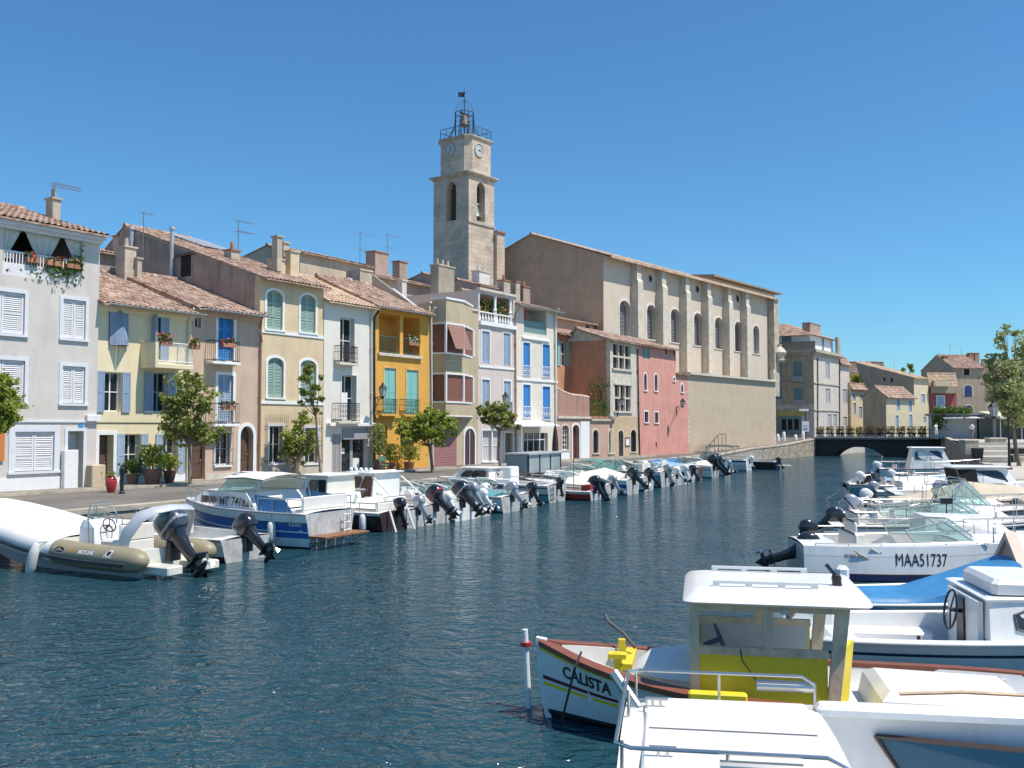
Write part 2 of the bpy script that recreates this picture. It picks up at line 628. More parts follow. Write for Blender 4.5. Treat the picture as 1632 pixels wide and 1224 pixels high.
M_asph = mat('old_asphalt', (0.165, 0.15, 0.13), rough=0.95, var=0.35, vscale=0.35, bump=0.3, bscale=60, detail=9, stain=0.0)
M_pave = mat('pale_paving', (0.50, 0.46, 0.40), rough=0.9, var=0.25, vscale=0.6, bump=0.2, bscale=30, detail=8)
M_quay = ashlar('quay_stone', (0.42, 0.38, 0.31), (0.5, 0.45, 0.37), (0.25, 0.22, 0.18), bw=1.1, bh=0.4, bump=0.8)
M_rubble = cellmat('rubble_stone', [(0.42, 0.36, 0.27), (0.55, 0.48, 0.37), (0.36, 0.31, 0.24), (0.6, 0.53, 0.42)], 2.6,
                   stretch=(1, 1, 1.5), mortar=(0.2, 0.17, 0.13), mw=0.05, bump=0.8, noise_amt=0.5)
M_earth = mat('dry_earth', (0.30, 0.27, 0.20), rough=0.95, var=0.3, vscale=0.05)

def land(name, edge, ztab, far, side, m, zfun=None):
    ds = sorted(set([e[0] for e in edge] + [87, 92, 98, 104, 112, 118, 125] + list(range(-10, 150, 8))))
    mb = MB()
    rows = []
    for d in ds:
        x = interp(edge, d); z = interp(ztab, d)
        rows.append(((x, d, z), (x + far * side, d + (far * 0.55 if side < 0 else 0), z)))
    for (a, a2), (c, c2) in zip(rows, rows[1:]):
        mb.quad(a, c, c2, a2)
    return struct(mb.build(name, m))
land('quay_ground', LEFT_EDGE, LEFT_Z, 500, -1, M_asph)

# right promenade with steps up towards the bridge
R_Z = [(68, GZ), (68.01, 1.24), (72, 1.24), (72.01, 1.53), (76, 1.53), (76.01, 1.82), (80, 1.82), (80.01, 2.1), (150, 2.1)]
mb = MB()
ds = sorted(set([e[0] for e in RIGHT_EDGE] + [r[0] for r in R_Z] + [50, 56, 85, 95, 118, 130]))
ds = [d for d in ds if d <= 150]
rows = [((interp(RIGHT_EDGE, d), d, interp(R_Z, d)), (600, d, interp(R_Z, d))) for d in ds]
for (a, a2), (c, c2) in zip(rows, rows[1:]):
    mb.quad(a, a2, c2, c)
struct(mb.build('promenade_ground', M_pave))
mb = MB()
mb.quad((-1500, 150, 2.08), (1500, 150, 2.08), (1500, 1800, 2.08), (-1500, 1800, 2.08))
struct(mb.build('ground', M_earth))

def quay_wall(name, label, edge, d0, d1, ztab, side, m, cap=True, capw=0.45):
    """masonry face from the canal bed up to the quay, with a coping of its own"""
    ds = sorted(set([d0, d1] + [e[0] for e in edge if d0 < e[0] < d1] + [z[0] for z in ztab if d0 < z[0] < d1] + [d0 + (d1 - d0) * k / 12 for k in range(13)]))
    o = thing(name, label, 'quay wall', (interp(edge, d0), d0, 0), 0, None, (interp(edge, d0), d0, 0))
    mb = MB(); cp = MB()
    rings = []; cr = []
    for d in ds:
        x = interp(edge, d); z = interp(ztab, d)
        rings.append([(x, d, -1.2), (x, d, z - 0.12), (x + 0.3 * side, d, z - 0.12), (x + 0.3 * side, d, -1.2)])
        cr.append([(x - 0.06 * side, d, z - 0.115), (x - 0.06 * side, d, z + 0.03), (x + capw * side, d, z + 0.03), (x + capw * side, d, z - 0.115)])
    mb.loft(rings, True, True)
    cp.loft(cr, True, True)
    mb.build('masonry', m, o)
    if cap:
        cp.build('coping', M_stone2, o)
    return o
quay_wall('quay_wall', 'long stone quay wall below the left bank street behind the moored boats', LEFT_EDGE, -12, 98, LEFT_Z, -1, M_quay)
quay_wall('quay_wall', 'rough rubble quay wall rising to the bridge below the tan church wall', LEFT_EDGE, 98.02, 112.5, LEFT_Z, -1, M_rubble)
quay_wall('quay_wall', 'sunlit quay wall seen through the arch beyond the bridge', LEFT_EDGE, 118.5, 149, LEFT_Z, -1, M_stone)
quay_wall('quay_wall', 'low quay edge of the right bank promenade behind the moored boats', RIGHT_EDGE, -12, 72, [(72, GZ)], 1, M_quay)
quay_wall('parapet_wall', 'grey stone parapet sloping down from the right end of the bridge', RIGHT_EDGE, 72.02, 105.5, [(72, 1.42), (105, 2.35)], 1, M_quay)

# pavement in front of the houses: slab with a pale kerb
mb = MB()
kb = MB()
for a, c in zip(range(0, 62, 2), range(2, 64, 2)):
    mb.add([ROW.w(x, y, z) for x, y, z in ((a - 12, -1.35, GZ + 0.09), (c - 12, -1.35, GZ + 0.09), (c - 12, 0.4, GZ + 0.09), (a - 12, 0.4, GZ + 0.09))], [(0, 1, 2, 3)])
kb.add([ROW.w(x, y, z) for x in (-12, 50) for y, z in ((-1.52, GZ - 0.05), (-1.35, GZ - 0.05), (-1.35, GZ + 0.1), (-1.52, GZ + 0.1))],
       [(0, 1, 2, 3), (4, 7, 6, 5), (0, 4, 5, 1), (1, 5, 6, 2), (2, 6, 7, 3), (3, 7, 4, 0)])
struct(mb.build('pavement', mat('worn_pavement', (0.24, 0.215, 0.18), rough=0.95, var=0.35, vscale=0.8, bump=0.2, bscale=30, detail=9)))
struct(kb.build('pavement_kerb', M_stone2))

# ================================================================== HOUSES
def arch_pts(a, c, z0, zt, rise, n=10):
    """points along the arch from left springing to right springing"""
    m = (a + c) / 2; w = (c - a) / 2
    return [(m - w * math.cos(math.pi * k / n), zt - rise + rise * math.sin(math.pi * k / n)) for k in range(n + 1)]

def wall_face(mb, u0, u1, z0, z1, ops, y=0.0, rv=0.22):
    us = sorted(set([u0, u1] + [v for o in ops for v in (o[0], o[1]) if u0 < v < u1]))
    zs = sorted(set([z0, z1] + [v for o in ops for v in (o[2], o[3]) if z0 < v < z1]))
    for a, c in zip(us, us[1:]):
        for p, q in zip(zs, zs[1:]):
            mu, mz = (a + c) / 2, (p + q) / 2
            if any(o[0] < mu < o[1] and o[2] < mz < o[3] for o in ops):
                continue
            mb.quad((a, y, p), (c, y, p), (c, y, q), (a, y, q))
    for o in ops:
        a, c, p, q = o[:4]
        rise = o[4] if len(o) > 4 else 0
        r = o[5] if len(o) > 5 and o[5] else rv
        s = q - rise
        mb.quad((a, y, p), (a, y, s), (a, y + r, s), (a, y + r, p))
        mb.quad((c, y, p), (c, y + r, p), (c, y + r, s), (c, y, s))
        mb.quad((a, y, p), (a, y + r, p), (c, y + r, p), (c, y, p))
        if rise > 0:
            ap = arch_pts(a, c, p, q, rise)
            for (x0, h0), (x1, h1) in zip(ap, ap[1:]):
                mb.quad((x0, y, h0), (x1, y, h1), (x1, y, q), (x0, y, q))
                mb.quad((x0, y, h0), (x0, y + r, h0), (x1, y + r, h1), (x1, y, h1))
        else:
            mb.quad((a, y, q), (c, y, q), (c, y + r, q), (a, y + r, q))

def tile_roof(parent, u0, u1, y0, z0, y1, z1, m=None, per=0.24, step=0.42, name='roof', thick=0.05, amp=0.055):
    """canal-tile roof: barrel rows running up the slope, overlapping course by course (real relief)"""
    mb = MB()
    ncol = max(2, int(abs(u1 - u0) / per)); seg = 6
    L = math.hypot(y1 - y0, z1 - z0)
    nrow = max(2, int(L / step))
    nu = ncol * seg
    dy, dz = (y1 - y0) / L, (z1 - z0) / L
    ny, nz = (-dz, dy)
    if nz < 0: ny, nz = -ny, -nz
    r2 = random.Random(int(abs(u0 * 37 + z0 * 91)) + 5)
    jit = [[r2.uniform(-0.012, 0.012) for _ in range(ncol + 1)] for _ in range(nrow + 1)]
    vs = []; fs = []
    def row(t, lift, jr):
        out = []
        for k in range(nu + 1):
            ph = (k % seg) / seg
            h = amp * math.sin(math.pi * ph) if ph < 0.84 else -0.01
            hh = h + lift + jit[jr][min(k // seg, ncol)]
            u = u0 + (u1 - u0) * k / nu
            out.append((u, y0 + dy * t + ny * hh, z0 + dz * t + nz * hh))
        return out
    rows = []
    for i in range(nrow):
        rows.append(row(L * i / nrow, 0.035, i))
        rows.append(row(L * (i + 1) / nrow, 0.0, i))
    n = nu + 1
    for rr in rows: vs += rr
    for i in range(len(rows) - 1):
        for k in range(nu):
            fs.append((i * n + k, i * n + k + 1, (i + 1) * n + k + 1, (i + 1) * n + k))
    mb.add(vs, fs)
    # underside boards closing the eave and verge
    mb.quad((u0, y0, z0 - thick), (u1, y0, z0 - thick), (u1, y1, z1 - thick), (u0, y1, z1 - thick))
    mb.quad((u0, y0, z0 - thick), (u1, y0, z0 - thick), (u1, y0, z0 + 0.02), (u0, y0, z0 + 0.02))
    for u in (u0, u1):
        mb.quad((u, y0, z0 - thick), (u, y0, z0 + 0.03), (u, y1, z1 + 0.03), (u, y1, z1 - thick))
    return mb.build(name, m or M_tile, parent, fix=False)

def ridge_cap(parent, u0, u1, y, z, m=None):
    mb = MB(); n = max(2, int(abs(u1 - u0) / 0.42))
    for i in range(n):
        a, c = u0 + (u1 - u0) * i / n, u0 + (u1 - u0) * (i + 1) / n
        mb.tube([(a, y, z), (c + 0.04, y, z)], [0.13, 0.11], 8, True)
    return mb.build('ridge_tiles', m or M_tile, parent)

def surround_geo(a, c, p, q, rise, w, y=0.0, t=0.03, sill=True):
    mb = MB(); y0, y1 = y - t, y + 0.02
    if rise > 0:
        inn = [(a, p)] + arch_pts(a, c, p, q, rise) + [(c, p)]
        out = [(a - w, p)] + arch_pts(a - w, c + w, p, q + w, rise + w * 0.8) + [(c + w, p)]
        for (i0, i1), (o0, o1) in zip(zip(inn, inn[1:]), zip(out, out[1:])):
            A, B_, C_, D_ = i0, i1, o1, o0
            mb.quad((A[0], y0, A[1]), (B_[0], y0, B_[1]), (C_[0], y0, C_[1]), (D_[0], y0, D_[1]))
            mb.quad((D_[0], y0, D_[1]), (C_[0], y0, C_[1]), (C_[0], y1, C_[1]), (D_[0], y1, D_[1]))
            mb.quad((A[0], y0, A[1]), (A[0], y1, A[1]), (B_[0], y1, B_[1]), (B_[0], y0, B_[1]))
    else:
        mb.box(a - w, y0, p, a, y1, q); mb.box(c, y0, p, c + w, y1, q); mb.box(a - w, y0, q, c + w, y1, q + w)
    if sill:
        mb.box(a - w * 1.15, y - t - 0.06, p - 0.09, c + w * 1.15, y1, p)
    return mb

def louvre_leaf(a, c, p, q, y, t=0.045, slat=0.075, panels=2, solid=False):
    """one shutter leaf: stiles, rails and sloping slats (or boards)"""
    mb = MB(); w = c - a; st = min(0.07, w * 0.16)
    mb.box(a, y, p, a + st, y + t, q); mb.box(c - st, y, p, c, y + t, q)
    H = q - p; edges = [p + H * k / panels for k in range(panels + 1)]
    for k, e in enumerate(edges):
        h = 0.09
        lo = e if k == 0 else (e - h if k == panels else e - h / 2)
        mb.box(a + st, y + 0.002, lo, c - st, y + t - 0.002, lo + h)
    for e0, e1 in zip(edges, edges[1:]):
        z = e0 + 0.1
        if solid:
            n = max(1, int(w / 0.13)); 
            for i in range(n):
                x0 = a + st + (w - 2 * st) * i / n; x1 = a + st + (w - 2 * st) * (i + 1) / n
                mb.box(x0 + 0.004, y + 0.012, e0 + 0.045, x1 - 0.004, y + t - 0.012, e1 - 0.045)
        else:
            while z < e1 - 0.08:
                mb.quad((a + st, y + 0.004, z), (c - st, y + 0.004, z), (c - st, y + t - 0.004, z + slat * 0.85), (a + st, y + t - 0.004, z + slat * 0.85))
                z += slat
            mb.quad((a + st, y + t - 0.003, e0), (c - st, y + t - 0.003, e0), (c - st, y + t - 0.003, e1), (a + st, y + t - 0.003, e1))
    return mb

class House:
    def __init__(s, name, label, fr, u0, u1, y, z0, z1, depth, wall_m, group=None, cat='house', zb=None):
        s.fr, s.u0, s.u1, s.y, s.z0, s.z1, s.depth, s.wm = fr, u0, u1, y, z0, z1, depth, wall_m
        s.root = thing(name, label, cat, fr.w(u0, y, z0), fr.rz, group, (u0, y, z0))
        s.ops = []
        s.extra = []
        s.rv = 0.22
    def bx(s, x0, y0, x1, y1, dy=0.0):
        return s.fr.box(x0, y0, x1, y1, s.y + dy)
    def op(s, x0, y0, x1, y1, rise=0, rv=None):
        a, c, p, q = s.bx(x0, y0, x1, y1)
        p = max(p, s.z0 + 0.02)
        s.ops.append((a, c, p, q, rise, rv))
        return a, c, p, q
    def kid(s, name, mb, m, smooth=False, parent=None):
        return mb.build(name, m, parent or s.root, smooth)
    def surround(s, r, m, w=0.12, rise=0, t=0.03, sill=True):
        if m: s.kid('window_surround', surround_geo(*r, rise, w, s.y, t, sill), m)
    # --- kinds of opening
    def shutters(s, px, m, sur=None, w=0.12, rise=0, panels=2, solid=False, rv=0.22, sill=True, inset=0.06):
        r = s.op(*px, rise, rv); a, c, p, q = r
        s.surround(r, sur, w, rise, sill=sill)
        mid = (a + c) / 2; y = s.y + inset
        for lo, hi in ((a + 0.01, mid - 0.008), (mid + 0.008, c - 0.01)):
            s.kid('shutter', louvre_leaf(lo, hi, p + 0.02, q - 0.01, y, panels=panels, solid=solid), m)
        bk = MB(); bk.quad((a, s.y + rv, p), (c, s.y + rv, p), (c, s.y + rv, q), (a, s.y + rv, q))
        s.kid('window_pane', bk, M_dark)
        return r
    def window(s, px, fm, sur=None, w=0.1, rise=0, rv=0.22, cols=2, rows=2, pane=None, sill=True, fw=0.05):
        r = s.op(*px, rise, rv); a, c, p, q = r
        s.surround(r, sur, w, rise, sill=sill)
        y = s.y + rv
        f = MB(); f.box(a, y - 0.05, p, a + fw, y, q); f.box(c - fw, y - 0.05, p, c, y, q)
        f.box(a + fw, y - 0.05, p, c - fw, y, p + fw); f.box(a + fw, y - 0.05, q - fw, c - fw, y, q)
        for k in range(1, cols):
            x = a + (c - a) * k / cols; f.box(x - fw * 0.5, y - 0.045, p + fw, x + fw * 0.5, y - 0.003, q - fw)
        for k in range(1, rows):
            z = p + (q - p) * k / rows; f.box(a + fw, y - 0.04, z - 0.02, c - fw, y - 0.006, z + 0.02)
        fo = s.kid('window', f, fm)
        g = MB(); g.quad((a, y - 0.01, p), (c, y - 0.01, p), (c, y - 0.01, q), (a, y - 0.01, q))
        s.kid('pane', g, pane or M_glass, parent=fo)
        return r
    def open_shutters(s, px, m, lw=None, panels=2, solid=True, only=None):
        """leaves folded back flat on the wall on both sides"""
        a, c, p, q = s.bx(*px); w = lw or (c - a) / 2
        if only != 'r': s.kid('shutter', louvre_leaf(a - w - 0.02, a - 0.02, p - 0.03, q + 0.02, s.y - 0.06, panels=panels, solid=solid), m)
        if only != 'l': s.kid('shutter', louvre_leaf(c + 0.02, c + w + 0.02, p - 0.03, q + 0.02, s.y - 0.06, panels=panels, solid=solid), m)
    def door(s, px, m, sur=None, w=0.12, rise=0, rv=0.3, panels=3, handle=True, leaves=1):
        r = s.op(*px, rise, rv); a, c, p, q = r
        s.surround(r, sur, w, rise, sill=False)
        y = s.y + rv - 0.06
        d = MB(); d.box(a, y + 0.02, p, c, y + 0.055, q)
        for l in range(leaves):
            x0 = a + (c - a) * l / leaves; x1 = a + (c - a) * (l + 1) / leaves
            for k in range(panels):
                e0 = p + (q - p) * k / panels; e1 = p + (q - p) * (k + 1) / panels
                d.bbox(x0 + 0.1, y + 0.005, e0 + 0.09, x1 - 0.1, y + 0.03, e1 - 0.06, 0.01)
        do = s.kid('door', d, m)
        if handle:
            h = MB(); h.ball((c - 0.12, y - 0.02, p + (q - p) * 0.45), 0.035); h.cyl((c - 0.12, y - 0.02, p + (q - p) * 0.45), (c - 0.12, y + 0.02, p + (q - p) * 0.45), 0.012, n=6)
            s.kid('handle', h, M_steel, parent=do)
        return r
    def loggia(s, px, back_m, deep=1.6):
        r = s.op(*px, 0, deep); a, c, p, q = r
        bk = MB(); y = s.y + deep - 0.004
        bk.quad((a, y, p), (c, y, p), (c, y, q), (a, y, q))
        s.kid('loggia_wall', bk, back_m)
        return r
    def band(s, pxl, pxr, h=0.12, t=0.06, m=None, name='string_course', drop=0.0):
        ul, zl = s.fr.at(*pxl, s.y); ur, zr = s.fr.at(*pxr, s.y)
        z = (zl + zr) / 2 - drop
        mb = MB(); mb.box(max(ul, s.u0 - 0.02), s.y - t, z - h / 2, min(ur, s.u1 + 0.02), s.y + 0.02, z + h / 2)
        return s.kid(name, mb, m or M_white)
    def plinth(s, h, m, t=0.04, skip=()):
        mb = MB(); xs = [s.u0] + sorted([v for o in skip for v in o]) + [s.u1]
        for a, c in zip(xs[::2], xs[1::2]):
            if c > a: mb.box(a, s.y - t, s.z0, c, s.y + 0.02, s.z0 + h)
        s.kid('plinth', mb, m)
    def pipe(s, px0, px1, m=None, r=0.05, off=0.1, head=True):
        (a, za), (c, zc) = s.fr.at(*px0, s.y), s.fr.at(*px1, s.y)
        mb = MB(); pts = [(a, s.y - off, za), (a + (c - a) * 0.4, s.y - off, za + (zc - za) * 0.5), (c, s.y - off, zc)]
        if head: pts = [(a, s.y - 0.42, za + 0.35), (a, s.y - off, za)] + pts[1:]
        mb.tube(pts, r, 8)
        for k in (0.2, 0.5, 0.8):
            mb.box(a + (c - a) * k - r * 1.4, s.y - off - r, za + (zc - za) * k - 0.02, a + (c - a) * k + r * 1.4, s.y, za + (zc - za) * k + 0.02)
        return s.kid('drainpipe', mb, m or M_zinc)
    def gutter(s, u0, u1, y, z, m=None, r=0.075):
        mb = MB(); n = 7
        ring = lambda u: [(u, y - r * math.cos(math.pi * k / n), z - r * math.sin(math.pi * k / n)) for k in range(n + 1)] + \
                         [(u, y + (r - 0.012) * math.cos(math.pi * k / n), z - (r - 0.012) * math.sin(math.pi * k / n)) for k in range(n + 1)]
        mb.loft([ring(u0), ring(u1)], True, True)
        return s.kid('gutter', mb, m or M_zinc)
    def balcony(s, px, proj=0.55, floor_m=None, rail_m=None, h=None, style='bars', slab=0.1, ornate=False):
        a, c, p, q = s.bx(*px, dy=-proj)
        y0 = s.y - proj
        sl = MB(); sl.bbox(a - 0.05, y0 - 0.05, p - slab, c + 0.05, s.y, p, 0.02)
        so = s.kid('balcony', sl, floor_m or M_stone)
        mb = MB(); t = q
        mb.tube([(a, s.y, t), (a, y0, t), (c, y0, t), (c, s.y, t)], 0.022, 5)
        mb.tube([(a, s.y, p + 0.08), (a, y0, p + 0.08), (c, y0, p + 0.08), (c, s.y, p + 0.08)], 0.016, 5)
        if ornate: mb.tube([(a, s.y, t - 0.3), (a, y0, t - 0.3), (c, y0, t - 0.3), (c, s.y, t - 0.3)], 0.012, 5)
        n = max(4, int((c - a) / 0.115))
        for k in range(n + 1):
            x = a + (c - a) * k / n
            mb.cyl((x, y0, p), (x, y0, t), 0.011, n=4)
            if ornate and k < n:
                xm = x + (c - a) / n / 2; rr = (c - a) / n * 0.42
                for zc in (p + 0.3, p + 0.52, t - 0.15):
                    mb.tube([(xm + rr * math.cos(g), y0, zc + rr * 1.3 * math.sin(g)) for g in [i * math.pi / 4 for i in range(9)]], 0.011, 4, False)
        for k in range(1, 4):
            y = s.y - proj * k / 4
            mb.cyl((a, y, p), (a, y, t), 0.01, n=4); mb.cyl((c, y, p), (c, y, t), 0.01, n=4)
        s.kid('railing', mb, rail_m or M_iron, parent=so)
        return a, c, p, q, y0
    def grille(s, r, over=0.12, m=None, tips=0.12, y=None):
        a, c, p, q = r; y = s.y - 0.08 if y is None else y
        mb = MB(); n = max(4, int((c - a + 2 * over) / 0.12))
        for k in range(n + 1):
            x = a - over + (c - a + 2 * over) * k / n
            mb.cyl((x, y, p - 0.05), (x, y, q + tips), 0.012, 0.008, n=4)
        for z in (p + 0.1, (p + q) / 2, q - 0.02):
            mb.tube([(a - over, s.y, z), (a - over, y, z), (c + over, y, z), (c + over, s.y, z)], 0.012, 4)
        return s.kid('window_grille', mb, m or M_iron)
    def finish(s, roof_rise=0, ridge=None, over=0.4, roof_m=None, sides=True, cornice=None, tile=True, back=True, eave_dz=0.0, vu=(0.05, 0.05), step=0.42, ridgecap=True, trim=0.25):
        """wall box with its openings, then the roof"""
        mb = MB()
        wall_face(mb, s.u0, s.u1, s.z0, s.z1, s.ops, s.y, s.rv)
        yb = s.y + s.depth
        rd = ridge if ridge is not None else s.depth / 2
        zr = s.z1 + roof_rise
        for u in (s.u0, s.u1):
            pts = [(u, s.y, s.z0), (u, yb, s.z0), (u, yb, s.z1 if tile else s.z1), (u, s.y + rd, zr), (u, s.y, s.z1)] if roof_rise else [(u, s.y, s.z0), (u, yb, s.z0), (u, yb, s.z1), (u, s.y, s.z1)]
            mb.poly(pts)
        mb.quad((s.u0, yb, s.z0), (s.u1, yb, s.z0), (s.u1, yb, s.z1), (s.u0, yb, s.z1))
        if not roof_rise:
            mb.quad((s.u0, s.y, s.z1 - 0.02), (s.u1, s.y, s.z1 - 0.02), (s.u1, yb, s.z1 - 0.02), (s.u0, yb, s.z1 - 0.02))
        s.kid('wall', mb, s.wm)
        if roof_rise:
            sl = roof_rise / rd
            e = over
            tile_roof(s.root, s.u0 - vu[0], s.u1 + vu[1], s.y - e, s.z1 - sl * e + 0.04 + eave_dz, s.y + rd, zr + 0.06, roof_m, step=step)
            if back:
                tile_roof(s.root, s.u0 - vu[0], s.u1 + vu[1], yb + 0.2, s.z1 + 0.0, s.y + rd + 0.02, zr + 0.06, roof_m, step=0.8)
                if ridgecap: ridge_cap(s.root, s.u0 - vu[0], s.u1 + vu[1], s.y + rd, zr + 0.1, roof_m)
            if cornice:
                c = MB(); c.box(s.u0, s.y - trim, s.z1 - 0.3, s.u1, s.y + 0.01, s.z1 - 0.13); c.box(s.u0, s.y - trim * 0.5, s.z1 - 0.42, s.u1, s.y + 0.01, s.z1 - 0.3)
                s.kid('cornice', c, cornice)
        return s

def chimney(parent, fr, px0, px1, ytop, ybot, y, m, d=0.5, cap=None, pots=0, pot_m=None):
    """stack standing at local depth y, its outline taken between pixel columns px0..px1"""
    a, c, p, q = fr.box(px0, ytop, px1, ybot, y)
    mb = MB(); mb.box(a, y, p - 0.4, c, y + d, q)
    o = mb.build('chimney', m, parent)
    cp = MB(); cp.box(a - 0.06, y - 0.06, q, c + 0.06, y + d + 0.06, q + 0.08)
    for k in range(pots):
        x = a + (c - a) * (k + 0.5) / pots
        cp.cyl((x, y + d / 2, q + 0.08), (x, y + d / 2, q + 0.5), 0.11, 0.09, n=8)
    cp.build('chimney_cap', cap or M_terra, o)
    return o

def antenna(parent, fr, px, ytop, ybot, y, arms=((0.0, 1.0, 8),), side=1):
    """rooftop television aerial: mast, boom and short elements"""
    u, zt = fr.at(px, ytop, y); _, zb = fr.at(px, ybot, y)
    mb = MB(); mb.cyl((u, y, zb - 0.4), (u, y, zt), 0.022, n=5)
    for dz, ln, n in arms:
        z = zt - dz
        mb.cyl((u - 0.15 * side, y, z), (u + ln * side, y - 0.1, z), 0.014, n=4)
        for k in range(n):
            x = u + side * (-0.1 + (ln + 0.1) * k / max(1, n - 1)); h = 0.3 - 0.018 * k
            mb.cyl((x, y - h - 0.05, z), (x, y + h - 0.05, z), 0.008, n=4)
    return mb.build('antenna', mat('aerial_metal', (0.25, 0.24, 0.23), rough=0.5, metal=0.5), parent)

def flowers(parent, u0, u1, y, z, m1, m2, h=0.35, n=40, seed=1, name='flower_box', box_m=None, d=0.2):
    """trough of flowering plants"""
    bx = MB(); bx.bbox(u0, y - d / 2, z, u1, y + d / 2, z + 0.18, 0.02)
    o = bx.build(name, box_m or M_terra, parent)
    r = random.Random(seed)
    for nm, m, k in (('foliage', m1, n), ('blossom', m2, n // 2)):
        mb = MB()
        for _ in range(k):
            c = Vector((r.uniform(u0, u1), y + r.uniform(-d, d) * 0.8, z + 0.15 + r.random() * h))
            leaf(mb, c, r, 0.09)
        mb.build(nm, m, o)
    return o

def leaf(mb, c, r, s):
    n = Vector((r.gauss(0, 1), r.gauss(0, 1), r.gauss(0, 1) + 0.5))
    if n.length < 1e-3: n = Vector((0, 0, 1))
    n.normalize()
    t = n.orthogonal().normalized(); bb = n.cross(t)
    a = r.random() * 6.28
    t, bb = t * math.cos(a) + bb * math.sin(a), bb * math.cos(a) - t * math.sin(a)
    l = s * r.uniform(0.7, 1.3); w = l * 0.6
    mb.quad(c - t * l, c + bb * w + n * l * 0.15, c + t * l, c - bb * w + n * l * 0.15)

M_green = leafmat('plant_leaves', (0.05, 0.10, 0.02), (0.09, 0.16, 0.035), (0.15, 0.22, 0.05))
M_redfl = mat('red_blossom', (0.45, 0.05, 0.05), rough=0.7)
M_pinkfl = mat('orange_blossom', (0.6, 0.25, 0.10), rough=0.7)
M_whitefl = mat('white_blossom', (0.75, 0.72, 0.68), rough=0.7)
# ------------------------------------------------------------------ the left bank row, left to right
ROWG = 'terraced houses along the left bank'
ub = lambda px, y=690, dy=0: ROW.at(px, y, dy)[0]
zt = lambda px, py, y=0: ROW.at(px, py, y)[1]
ZB = GZ
M_blue_sh = paint('grey_blue_shutter', (0.27, 0.35, 0.47))
M_blue2 = paint('bright_blue_shutter', (0.06, 0.26, 0.60))
M_sage = paint('sage_green_shutter', (0.30, 0.42, 0.36))
M_aqua = paint('aqua_green_shutter', (0.24, 0.52, 0.47))
M_lblue = paint('pale_blue_shutter', (0.35, 0.44, 0.55))
M_whs = paint('white_shutter', (0.72, 0.70, 0.70))
M_bdoor = mat('brown_door', (0.12, 0.07, 0.045), rough=0.5, var=0.3, vscale=5)
M_mauve = paint('mauve_roller', (0.36, 0.17, 0.17))
M_brownbl = paint('brown_blind', (0.22, 0.09, 0.065))

# 1  big pale house at the left edge
h = House('terraced_house', 'tall pinkish white house with curtained top loggia at the left edge', ROW, ub(0, 690) - 9, ub(150), -0.15, ZB, 0, 11, stucco('pinkish_white_plaster', (0.62, 0.57, 0.52), 0.07, 0.12), ROWG)
h.z1 = zt(150, 372, -0.15)
LB = paint('pale_blue_trim', (0.68, 0.70, 0.73))
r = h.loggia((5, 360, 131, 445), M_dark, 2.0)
a, c, p, q = r
# curtains gathered in four sheets
M_curt = mat('white_curtain', (0.75, 0.74, 0.70), rough=0.9)
def curtain(u0, u1, zt0, zb0, pinch, yy):
    mb = MB(); n = 22; rows_ = 8; rings = []
    for j in range(rows_ + 1):
        t = j / rows_; w = 1 - pinch * min(1, t / 0.78) ** 1.3 + (0.12 if t > 0.85 else 0)
        cx = u0 if pinch > 0 else (u0 + u1) / 2
        rings.append([(cx + (u0 + (u1 - u0) * k / n - cx) * max(0.18, w), yy + 0.05 * math.sin(k * 1.7) * (0.5 + t), zt0 + (zb0 - zt0) * t) for k in range(n + 1)])
    mb.loft(rings, False)
    return mb
w4 = (c - a) / 4
for k, (s0, s1) in enumerate(((0, 1), (2, 1), (2, 3), (4, 3))):
    h.kid('curtain', curtain(a + w4 * s0, a + w4 * s1, q - 0.03, p + 0.62, 0.62, h.y + 0.1), M_curt, 40)
mb = MB()
mb.box(a, h.y + 0.02, p + 0.85, c, h.y + 0.08, p + 0.92)
for k in range(27):
    x = a + (c - a) * (k + 0.5) / 27
    mb.box(x - 0.02, h.y + 0.03, p + 0.45, x + 0.02, h.y + 0.07, p + 0.85)
mb.box(a, h.y + 0.01, p, c, h.y + 0.1, p + 0.46)
h.kid('balustrade', mb, M_whs)
for k, (x0, x1) in enumerate(((0.27, 0.42), (0.52, 0.72), (0.78, 0.95))):
    flowers(h.root, a + (c - a) * x0, a + (c - a) * x1, h.y - 0.05, p + 0.56, M_green, M_redfl, 0.26, 26, k)
mb = MB(); rr = random.Random(3)
for _ in range(260):
    x = c - abs(rr.gauss(0, 0.9)); leaf(mb, Vector((x, h.y - 0.06 + rr.uniform(-0.08, 0.08), p + 0.55 - abs(rr.gauss(0, 0.3)) + max(0, 1.2 - (c - x) * 2) * rr.random())), rr, 0.08)
h.kid('trailing_plant', mb, M_green)
for px in ((-34, 464, 39, 531), (100, 478, 136, 540), (-34, 573, 39, 640), (99, 584, 135, 643)):
    h.shutters(px, M_whs, LB, 0.13, panels=2, inset=0.05)
h.shutters((23, 688, 86, 751), M_whs, LB, 0.22, panels=3, inset=0.05, solid=False)
mp_ = M_bdoor
r = h.door((107, 687, 132, 778), paint('grey_white_door', (0.55, 0.56, 0.58)), LB, 0.13, rv=0.5)
mb = MB(); mb.box(r[1] - 0.22, h.y - 0.03, r[3] + 0.12, r[1] - 0.02, h.y - 0.012, r[3] + 0.28); h.kid('number_plate', mb, M_blue2)
mb = MB(); mb.bbox(r[0] - 0.28, h.y - 0.28, ZB, r[0] + 0.3, h.y - 0.04, ZB + 1.55, 0.02); h.kid('meter_cabinet', mb, M_white)
mb = MB(); mb.bbox(r[1] + 0.12, h.y - 0.45, ZB, h.u1 + 0.15, h.y - 0.03, ZB + 0.95, 0.03); h.kid('meter_cabinet', mb, stucco('sand_plaster', (0.6, 0.48, 0.33)))
